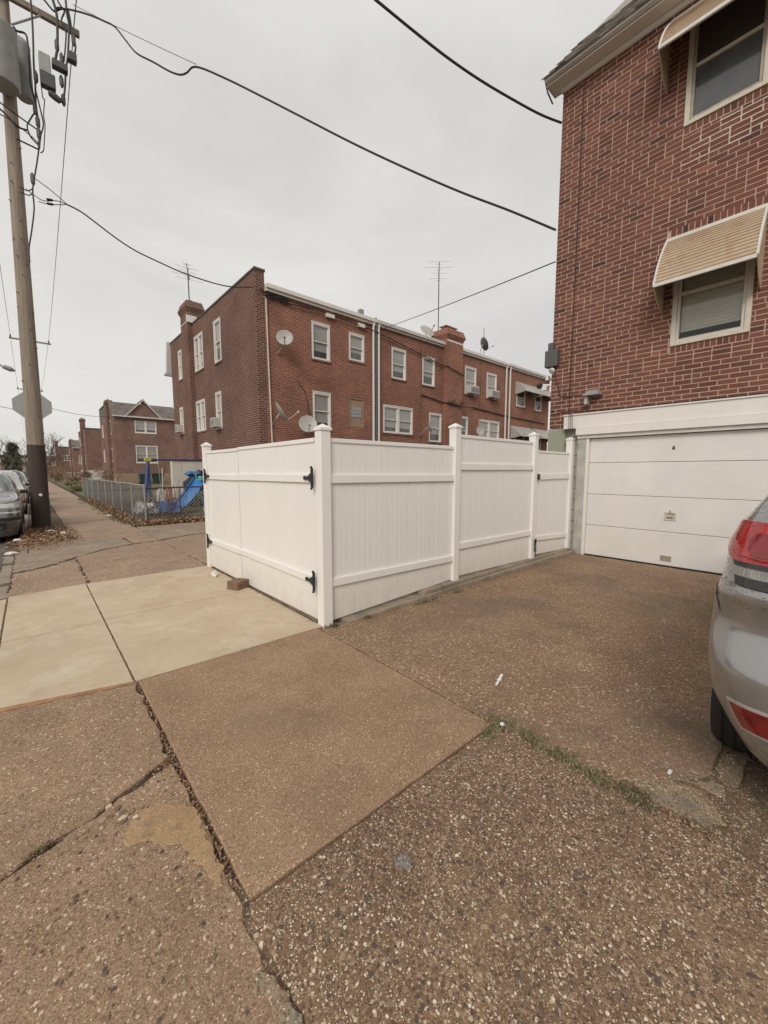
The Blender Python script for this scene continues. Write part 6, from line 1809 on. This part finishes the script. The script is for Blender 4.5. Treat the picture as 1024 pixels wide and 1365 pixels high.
# ------------------------------------------------------------------ cars
class CarBody:
    """slices: z, s0, r0, s1, r1, hw in car coordinates (s along, t across); surf() gives points on the skin"""
    def __init__(s, sl, org, dirx, NB=6):
        s.sl = sl; s.o = Vector(org); s.d = dirx   # dirx: world vector of +s ; +t is left of it
        s.lft = Vector((-dirx[1], dirx[0], 0)); s.f = Vector(dirx)
    def par(s, z):
        L_ = s.sl
        if z <= L_[0][0]: return L_[0][1:]
        for a, c in zip(L_, L_[1:]):
            if a[0] <= z <= c[0]:
                t = (z - a[0]) / (c[0] - a[0])
                return tuple(p + (q - p) * t for p, q in zip(a[1:], c[1:]))
        return L_[-1][1:]
    def W(s, a, t, z): return s.o + s.f * a + s.lft * t + Vector((0, 0, z))
    def half(s, z, off=0.0, nb=8):
        s0, r0, s1, r1, hw = s.par(z)
        pts = [(s0 - off, 0.0), (s0 - off, (hw - r0) * 0.5), ]
        for k in range(nb + 1):
            a = math.pi / 2 * k / nb
            pts.append((s0 + r0 - (r0 + off) * math.cos(a), hw - r0 + (r0 + off) * math.sin(a)))
        for k in range(1, 12):
            t = k / 12; pts.append((s0 + r0 + (s1 - r1 - s0 - r0) * t, hw + off))
        for k in range(nb + 1):
            a = math.pi / 2 * (1 - k / nb)
            pts.append((s1 - r1 + (r1 + off) * math.cos(a), hw - r1 + (r1 + off) * math.sin(a)))
        pts += [(s1 + off, (hw - r1) * 0.5), (s1 + off, 0.0)]
        return pts
    def corner(s, q, z, off, end=0, side=1):
        """point at distance q from the corner arc's middle: q<0 towards the centre line of the end face, q>0 along the flank"""
        s0, r0, s1, r1, hw = s.par(z)
        r_ = r0 if end == 0 else r1
        al = r_ * math.pi / 4
        if q < -al: a_, t_ = (-off, hw - r_ + (q + al))
        elif q > al: a_, t_ = (r_ + (q - al), hw + off)
        else:
            a = math.pi / 4 + q / r_ if r_ > 0 else 0
            a_, t_ = (r_ - (r_ + off) * math.cos(a), hw - r_ + (r_ + off) * math.sin(a))
        A = s0 + a_ if end == 0 else s1 - a_
        return s.W(A, t_ * side, z)
    def patch(s, zq, off, end=0, side=1, n=10, depth=0.02):
        """zq: list of (z, qmin, qmax) rows from bottom to top"""
        b = MB(); rows_ = []
        m_ = len(zq)
        zq = [(*r_, 0.0) if len(r_) == 3 else r_ for r_ in zq]
        for z, q0, q1, dz in zq: rows_.append([s.corner(q0 + (q1 - q0) * k / n, z + dz * (1 - k / n), off, end, side) for k in range(n + 1)])
        back = [[s.corner(q0 + (q1 - q0) * k / n, z + dz * (1 - k / n), off - depth, end, side) for k in range(n + 1)] for z, q0, q1, dz in zq]
        flip = (side == 1) == (end == 0)
        def add(P, fl): b.grid([r_[::-1] for r_ in P] if fl else P)
        add(rows_, flip); add(back, not flip)
        add([rows_[0], back[0]], not flip); add([rows_[-1], back[-1]], flip)
        add([[r_[0] for r_ in rows_], [r_[0] for r_ in back]], flip); add([[r_[-1] for r_ in rows_], [r_[-1] for r_ in back]], not flip)
        return b
    def shell(s, zs):
        b = MB(); P = []
        for z in zs:
            hf = s.half(z)
            ringp = [s.W(a, t, z) for a, t in hf] + [s.W(a, -t, z) for a, t in hf[-2:0:-1]]
            P.append(ringp)
        k = len(P[0]); st = [b.add(r_) for r_ in P]
        for a, c in zip(st, st[1:]):
            for i in range(k): b.face((a + (i + 1) % k, a + i, c + i, c + (i + 1) % k))
        b.face([st[-1] + k - 1 - i for i in range(k)]); b.face([st[0] + i for i in range(k)])
        return b

def cut_arches(o, cyl_specs):
    """boolean the wheel arches out of the body"""
    dg = None
    for (c, ax, r_, w_) in cyl_specs:
        b = MB(); b.lathe([(r_, -w_ / 2), (r_, w_ / 2)], c, ax, 32)
        cu = b.build('cutter', M['blackplastic'], o)
        md = o.modifiers.new('cut', 'BOOLEAN'); md.operation = 'DIFFERENCE'; md.object = cu; md.solver = 'EXACT'
    dg = bpy.context.evaluated_depsgraph_get()
    me = bpy.data.meshes.new_from_object(o.evaluated_get(dg), preserve_all_data_layers=True, depsgraph=dg)
    cuts = [m.object for m in o.modifiers]
    o.modifiers.clear(); o.data = me
    for c in cuts: bpy.data.objects.remove(c)

def wheel(par, c, ax, r_, wd, label=None):
    c = Vector(c); ax = Vector(ax)
    b = MB(); b.lathe([(r_ * 0.62, -wd / 2), (r_ * 0.93, -wd / 2), (r_ * 0.985, -wd * 0.42), (r_, -wd * 0.3), (r_, wd * 0.3), (r_ * 0.985, wd * 0.42), (r_ * 0.93, wd / 2), (r_ * 0.62, wd / 2)], c, ax, 40)
    wo = b.build('wheel', M['rubber'], par, smooth=True)
    b = MB(); b.lathe([(r_ * 0.61, wd * 0.36), (r_ * 0.64, wd * 0.5), (r_ * 0.56, wd * 0.49), (r_ * 0.52, wd * 0.3), (r_ * 0.1, wd * 0.34), (0.01, wd * 0.36)], c, ax, 24); b.build('rim', M['galv'], wo, smooth=True)
    b = MB(); u = ax.orthogonal().normalized(); v = ax.cross(u)
    for k in range(10):
        a = k * math.pi / 5; dd = u * math.cos(a) + v * math.sin(a)
        b.tube([c + ax * wd * 0.42 + dd * r_ * 0.1, c + ax * wd * 0.44 + dd * r_ * 0.57], 0.018, 5)
    b.build('spokes', M['galv'], wo)
    b = MB()
    for k in range(44):
        a = k * 2 * math.pi / 44; dd = u * math.cos(a) + v * math.sin(a)
        for off in (-0.3, -0.1, 0.1, 0.3):
            p = c + ax * wd * off + dd * (r_ + 0.001); tt = (-u * math.sin(a) + v * math.cos(a))
            b.tube([p - tt * 0.018, p + tt * 0.018 + ax * 0.004], 0.0055, 4, cap=False)
    b.build('tread', M['rubber'], wo, kind='stuff')

# silver suv in the driveway
suv = thing('suv', 'silver suv with raindrops parked nose-in at the right edge of the driveway', 'suv', (4.4, -0.66, 0))
YC = -0.66
def fl(yf): return yf - YC
SL = [(0.20, 2.19, .30, 6.6, .3, fl(.136)), (0.30, 2.12, .28, 6.7, .35, fl(.198)), (0.42, 2.07, .26, 6.78, .4, fl(.248)), (0.55, 2.045, .25, 6.82, .45, fl(.303)), (0.66, 2.040, .25, 6.83, .45, fl(.317)), (0.70, 2.045, .25, 6.83, .45, fl(.320)),
      (0.76, 2.075, .25, 6.82, .45, fl(.324)), (0.81, 2.110, .25, 6.81, .45, fl(.328)), (0.85, 2.125, .25, 6.80, .45, fl(.328)), (0.92, 2.115, .25, 6.76, .45, fl(.322)), (0.985, 2.088, .25, 6.72, .5, fl(.312)), (1.01, 2.085, .25, 6.66, .5, fl(.306)), (1.04, 2.105, .25, 6.5, .5, fl(.298)), (1.12, 2.12, .23, 5.75, .4, fl(.287)),
      (1.2, 2.15, .22, 5.55, .3, fl(.276)), (1.29, 2.20, .2, 5.35, .3, fl(.244)), (1.39, 2.25, .2, 5.15, .3, fl(.190)), (1.55, 2.36, .2, 4.8, .3, fl(.11)), (1.68, 2.47, .22, 4.5, .3, fl(.03)), (1.73, 2.58, .28, 4.3, .3, fl(-.05)), (1.765, 2.85, .3, 4.0, .3, fl(-.22))]
body = CarBody([(z, a - 4.4, r0, s1 - 4.4, r1, hw) for z, a, r0, s1, r1, hw in SL], (4.4, YC, 0), (1, 0, 0))
zs = sorted(set([s_[0] for s_ in SL] + [0.36, 0.48, 0.6, 0.7, 0.76, 0.79, 0.82, 0.88, 0.96, 1.03, 1.16, 1.25, 1.35, 1.47, 1.62]))
bo = body.shell(zs).build('body', M['suv'], suv, smooth=True)
wx = (2.86, 5.85)
specs = []
for x_ in wx:
    for s_ in (1, -1): specs.append(((x_, YC + s_ * 0.93, 0.40), (0, 1, 0), 0.46, 0.60))
cut_arches(bo, specs)
bo.data.materials.append(M['blackplastic']) if len(bo.data.materials) < 2 else None
try: bo.data.set_sharp_from_angle(angle=R(50))
except Exception: pass
for x_ in wx:
    for s_ in (1, -1): wheel(suv, (x_, YC + s_ * 0.860, 0.37), (0, s_, 0), 0.37, 0.25)
b = MB(); b.box(2.5, YC - 0.6, 0.24, 6.3, YC + 0.6, 0.42); b.build('underbody', M['blackplastic'], suv)
cb = CarBody(body.sl, (4.4, YC, 0), (1, 0, 0))
for sd_ in (1, -1):
    body.patch([(1.128 + 0.162 * k / 12, -0.46, 0.045 + 0.105 * math.sin(math.pi * min(1, (k / 12) * 0.95)) ** 0.8 + 0.03 * k / 12) for k in range(13)], 0.012, 0, sd_, 18, 0.03).build('tail_lamp', M['redlens'], suv, smooth=True)
    body.patch([(1.155, -0.45, -0.05), (1.18, -0.45, -0.02), (1.225, -0.45, -0.01), (1.25, -0.45, -0.03)], 0.0155, 0, sd_, 14, 0.006).build('lamp_core', M['redlens2'], suv, smooth=True)
    body.patch([(1.108, -0.46, 0.032), (1.1275, -0.46, 0.045)], 0.010, 0, sd_, 18, 0.03).build('lamp_bezel', M['glossblack'], suv, smooth=True)
    body.patch([(1.068, -0.46, 0.012), (1.1075, -0.46, 0.030)], 0.007, 0, sd_, 18, 0.03).build('reverse_lamp', M['clearlens'], suv, smooth=True)
    body.patch([(1.032, -0.46, 0.005), (1.0675, -0.46, 0.022)], 0.009, 0, sd_, 18, 0.03).build('lamp_bezel', M['glossblack'], suv, smooth=True)
    body.patch([(0.455, -0.50, -0.03, 0.035), (0.50, -0.50, -0.022, 0.035), (0.553, -0.50, -0.025, 0.035)], 0.006, 0, sd_, 12, 0.02).build('reflector', M['redlens2'], suv, smooth=True)
    body.patch([(0.443, -0.53, -0.018, 0.035), (0.50, -0.53, -0.006, 0.035), (0.565, -0.53, -0.010, 0.035)], 0.003, 0, sd_, 12, 0.02).build('reflector_surround', M['awngrey'], suv, smooth=True)
    # seams and bumper joint
    b = MB(); b.tube([body.corner(0.21 - 0.02 * k, 0.995 - 0.006 * k - 0.055 * (k / 8) ** 2, 0.001, 0, sd_) for k in range(9)], 0.0022, 5); b.build('panel_gap', M['blackplastic'], suv)
    b = MB(); b.tube([body.corner(-0.46 + 0.48 * k / 14, 1.148 + 0.006 * math.sin(k), 0.013, 0, sd_) for k in range(15)], 0.0035, 5); b.build('lamp_rib', M['redlens2'], suv)
    b = MB()
    for k in range(16): b.tube([body.corner(-0.44 + 0.028 * k, 1.073, 0.0075, 0, sd_), body.corner(-0.44 + 0.028 * k, 1.103, 0.0075, 0, sd_)], 0.002, 4)
    b.build('lens_ribs', M['awngrey'], suv)
    for zz_ in ((0.915, 0.03, 0.30, 0.78),):
        pass
    # quarter window and side glass
    body.patch([(1.27, 0.42, 1.15), (1.40, 0.42, 1.12), (1.55, 0.42, 1.05), (1.63, 0.44, 1.0)], 0.004, 0, sd_, 8, 0.012).build('side_window', M['glossblack'], suv, smooth=True)
    body.patch([(1.20, 1.25, 2.9), (1.35, 1.25, 2.75), (1.55, 1.25, 2.35), (1.63, 1.25, 2.2)], 0.004, 0, sd_, 8, 0.012).build('side_window', M['glossblack'], suv, smooth=True)
    b = MB(); b.box(4.80, YC + sd_ * 0.96 - 0.09, 1.06, 4.92, YC + sd_ * 0.96 + 0.09, 1.19); b.build('mirror', M['suv'], suv, bevel=0.03)
    for x_ in (2.30, 6.32):
        pass
    body.patch([(0.62, -0.5, 0.25), (0.80, -0.45, 0.35)], 0.006, 1, sd_, 8).build('headlamp', M['headlens'], suv, smooth=True)
rd_ = random.Random(31)
b = MB()
for _ in range(900):
    z_ = rd_.uniform(0.93, 1.36); q_ = rd_.uniform(-0.35, 0.55)
    if z_ < 1.0 and rd_.random() < 0.6: continue
    off_ = 0.0125 if (1.128 < z_ < 1.29 and q_ < 0.08) else 0.0005
    p = body.corner(q_, z_, off_, 0, 1); p2 = body.corner(q_, z_, off_ + 0.01, 0, 1)
    ax_ = (p2 - p).normalized(); r_ = rd_.uniform(0.0010, 0.0028)
    b.lathe([(r_, 0), (r_ * 0.75, r_ * 0.45), (0.0001, r_ * 0.65)], p, ax_, 6)
b.build('raindrops', M['drop'], suv, smooth=True, kind='stuff')
# wheel arch lip at the rear left, seen edge on
for x_ in wx:
    for s_ in (1, -1):
        b = MB(); b.tube([(x_ + 0.455 * math.cos(a), YC + s_ * (body.par(0.40 + 0.455 * math.sin(a))[4] - 0.004), 0.40 + 0.455 * math.sin(a)) for a in [R(-12 + 204 * k / 20) for k in range(21)]], 0.014, 6); b.build('arch_lip', M['suv'], suv, smooth=True)
def flat_patch(zz, halfw, off, nm, mat, end=0):
    b = MB(); rows_ = []
    for z_, hw_ in zz:
        s0, r0, s1, r1, hw = body.par(z_); a_ = (s0 - off) if end == 0 else (s1 + off)
        rows_.append([body.W(a_, -hw_, z_), body.W(a_, hw_, z_)])
    b.grid([r_[::-1] for r_ in rows_]) if end == 0 else b.grid(rows_)
    return b.build(nm, mat, suv)
flat_patch([(1.31, .72), (1.39, .69), (1.55, .62), (1.66, .56)], 0.7, 0.004, 'rear_window', M['glossblack'])
body.patch([(1.30, -0.60, -0.03), (1.40, -0.60, -0.05), (1.55, -0.55, -0.06), (1.64, -0.5, -0.07)], 0.0035, 0, 1, 8, 0.01).build('rear_glass_edge', M['clearlens'], suv, smooth=True)
flat_patch([(0.88, .15), (0.98, .15)], 0.2, 0.012, 'number_plate', M['whitepl'])
flat_patch([(0.24, .55), (0.36, .6)], 0.5, 0.004, 'lower_valance', M['blackplastic'])
flat_patch([(0.55, .5), (0.78, .55)], 0.5, 0.006, 'grille', M['glossblack'], 1)
flat_patch([(1.14, .72), (1.3, .68), (1.5, .62), (1.62, .58)], 0.5, 0.006, 'windscreen', M['glossblack'], 1)
b = MB(); b.box(2.50, YC - 0.5, 1.70, 2.64, YC + 0.5, 1.745); b.build('spoiler', M['suv'], suv, bevel=0.015)

# parked cars along the kerb, noses towards the camera
def sedan(y0, mat, label, hgt=1.0, dark='glossblack', xc=-1.32):
    t_ = thing('parked_car', label, 'car', (xc, y0 + 2.2, -0.11), 'cars parked along the street')
    k = hgt
    sl = [(0.08, .12, .3, 4.5, .3, .76), (0.25, .03, .3, 4.58, .3, .82), (0.45, .0, .3, 4.62, .3, .86), (0.62, .03, .32, 4.60, .3, .87), (0.74, .12, .35, 4.56, .3, .86), (0.82, .45, .3, 4.50, .3, .84),
          (0.87, .95, .25, 4.40, .25, .80), (0.92, 1.25, .22, 4.1, .2, .77), (1.02, 1.45, .22, 3.95, .2, .745), (1.2, 1.80, .22, 3.6, .2, .68), (1.32, 2.05, .22, 3.35, .22, .61), (1.37, 2.35, .25, 3.1, .25, .5)]
    cbd = CarBody([(z * k, *r_) for z, *r_ in sl], (xc, y0, 0.0 - 0.0), (0, 1, 0))
    cbd.o.z = -0.11 + 0.08
    bo = cbd.shell([z * k for z in (0.08, .25, .35, .45, .55, .62, .7, .74, .78, .82, .85, .87, .92, .97, 1.02, 1.1, 1.2, 1.27, 1.32, 1.37)]).build('body', M[mat], t_, smooth=True)
    cut_arches(bo, [((xc + s_ * 0.82, y0 + yw, 0.22), (1, 0, 0), 0.36, 0.42) for yw in (0.85, 3.55) for s_ in (1, -1)])
    for yw in (0.85, 3.55):
        for s_ in (1, -1): wheel(t_, (xc + s_ * 0.76, y0 + yw, 0.20), (s_, 0, 0), 0.31, 0.2)
    for s_ in (1, -1):
        cbd.patch([(0.55 * k, -0.33, 0.12), (0.68 * k, -0.33, 0.14), (0.74 * k, -0.30, 0.10)], 0.008, 0, s_, 8).build('headlamp', M['headlens'], t_, smooth=True)
        cbd.patch([(0.99 * k, 0.40, 1.75), (1.12 * k, 0.36, 1.55), (1.27 * k, 0.33, 1.2)], 0.004, 0, s_, 8, 0.01).build('side_window', M[dark], t_, smooth=True)
        cbd.patch([(0.40 * k, -0.7, 0.3), (0.46 * k, -0.7, 0.3)], 0.012, 0, s_, 8, 0.03).build('bumper_strip', M['blackplastic'], t_, smooth=True)
        b = MB(); xm = xc + s_ * 0.93; b.box(xm - 0.08, y0 + 1.52, 0.86 * k, xm + 0.07, y0 + 1.60, 0.95 * k); b.build('mirror', M['glossblack'], t_, bevel=0.025)
    def fp(zz, nm, mt, end=0, off=0.006):
        b = MB(); rows_ = []
        for z_, hw_ in zz:
            s0, r0, s1, r1, hw = cbd.par(z_ * k); a_ = (s0 - off) if end == 0 else (s1 + off)
            rows_.append([cbd.W(a_, hw_, z_ * k), cbd.W(a_, -hw_, z_ * k)])
        b.grid(rows_ if end == 0 else [r_[::-1] for r_ in rows_]); b.build(nm, M[mt], t_)
    fp([(0.96, .56), (1.02, .52), (1.2, .45), (1.30, .38)], 'windscreen', 'midpane')
    fp([(0.56, .45), (0.72, .45)], 'grille', 'blackplastic')
    fp([(0.22, .6), (0.36, .62)], 'lower_intake', 'blackplastic')
    fp([(0.98, .52), (1.2, .44), (1.3, .38)], 'rear_window', 'darkpane', 1)
    return t_
sedan(11.95, 'sedan', 'dark grey-green car nearest the leaning pole, its front corner at the left edge', 1.10, xc=-1.07)
sedan(18.2, 'sedan2', 'pale silver car parked second along the kerb behind the grey-green one', 1.12, xc=-1.02)
sedan(24.3, 'sedan3', 'dark car parked third along the kerb, glimpsed left of the pole', 1.15, xc=-0.98)
sedan(31.5, 'sedan2', 'light car parked fourth along the kerb, far behind the pole', 1.1, xc=-0.95)

# ------------------------------------------------------------------ small things lying about
lb_ = thing('loose_brick', 'loose brown brick block resting on the concrete by the gate', 'brick', (1.86, 4.97, 0.01))
b = MB(); c_, s_ = math.cos(0.42), math.sin(0.42)
def rot(x, y, z): return (1.90 + x * c_ - y * s_, 4.96 + x * s_ + y * c_, z)
M['brownbrick'] = plain('brown_brick', (0.20, 0.12, 0.08), 0.9, 0.25, 25, bmp=0.6, bscale=90)
for zb in (0.010, 0.062):
    b = MB()
    b.hexa([rot(-0.1, -0.09, zb), rot(0.1, -0.09, zb), rot(0.1, 0.09, zb), rot(-0.1, 0.09, zb), rot(-0.098, -0.088, zb + 0.049), rot(0.1, -0.09, zb + 0.05), rot(0.099, 0.088, zb + 0.048), rot(-0.1, 0.09, zb + 0.05)])
    b.build('brick', M['brownbrick'], lb_, bevel=0.007)
tag(crumple((1.86, 5.72, 0.045), (0.045, 0.04, 0.04), 3, 0.6, flat=0.009, n=8).build('paper_ball', M['whitepl'], smooth=True, loc=(1.86, 5.72, 0.01)), 'crumpled white paper ball on the concrete near the far gate leaf', 'litter')
b = MB()
P0 = Vector((2.345, 1.455, 0.004)); P1 = Vector((2.545, 1.522, 0.004)); d_ = (P1 - P0).normalized(); sd = Vector((-d_.y, d_.x, 0))
for a, c, w_ in ((0.0, 0.078, 0.008), (0.078, 0.088, 0.016), (0.088, 0.17, 0.010)):
    q = [P0 + d_ * a - sd * w_, P0 + d_ * c - sd * w_, P0 + d_ * c + sd * w_, P0 + d_ * a + sd * w_]
    b.hexa([tuple(v) for v in q] + [tuple(v + Vector((0, 0, 0.007))) for v in q])
tag(b.build('plastic_strip', M['whitepl'], bevel=0.002, loc=tuple(P0)), 'flat white plastic strip with a collar lying on the driveway', 'litter')
b = MB(); b.lathe([(0.013, 0), (0.014, 0.008), (0.011, 0.012)], (1.995, 1.19, 0.0), n=14)
tag(b.build('bottle_cap', M['whitepl'], loc=(1.995, 1.19, 0)), 'round white bottle cap among the weeds at the slab corner', 'bottle cap')
b = MB(); b.box(2.27, 0.42, 0.004, 2.305, 0.434, 0.009)
tag(b.build('cigarette_butt', M['whitepl'], loc=(2.27, 0.42, 0.004)), 'tiny white stub on the driveway by the cracked cement patch', 'litter')
for i, (x, y, s_, lb) in enumerate(((-0.35, 9.7, 0.06, 'white scrap of paper in the gutter nearest the kerb stones'), (-0.30, 11.5, 0.05, 'white scrap among the leaves left of the pole'), (0.28, 12.7, 0.06, 'white scrap lying on leaves at the foot of the pole'), (0.5, 12.1, 0.04, 'pale scrap on the leaves right of the pole'), (1.85, 15.8, 0.05, 'white scrap on the sidewalk edge by the chain link fence'))):
    tag(crumple((x, y, 0.03), (s_ * 1.6, s_, 0.03), i + 11, 0.5, flat=0.0, n=6).build('paper_scrap', M['whitepl'], loc=(x, y, 0.0)), lb, 'litter')
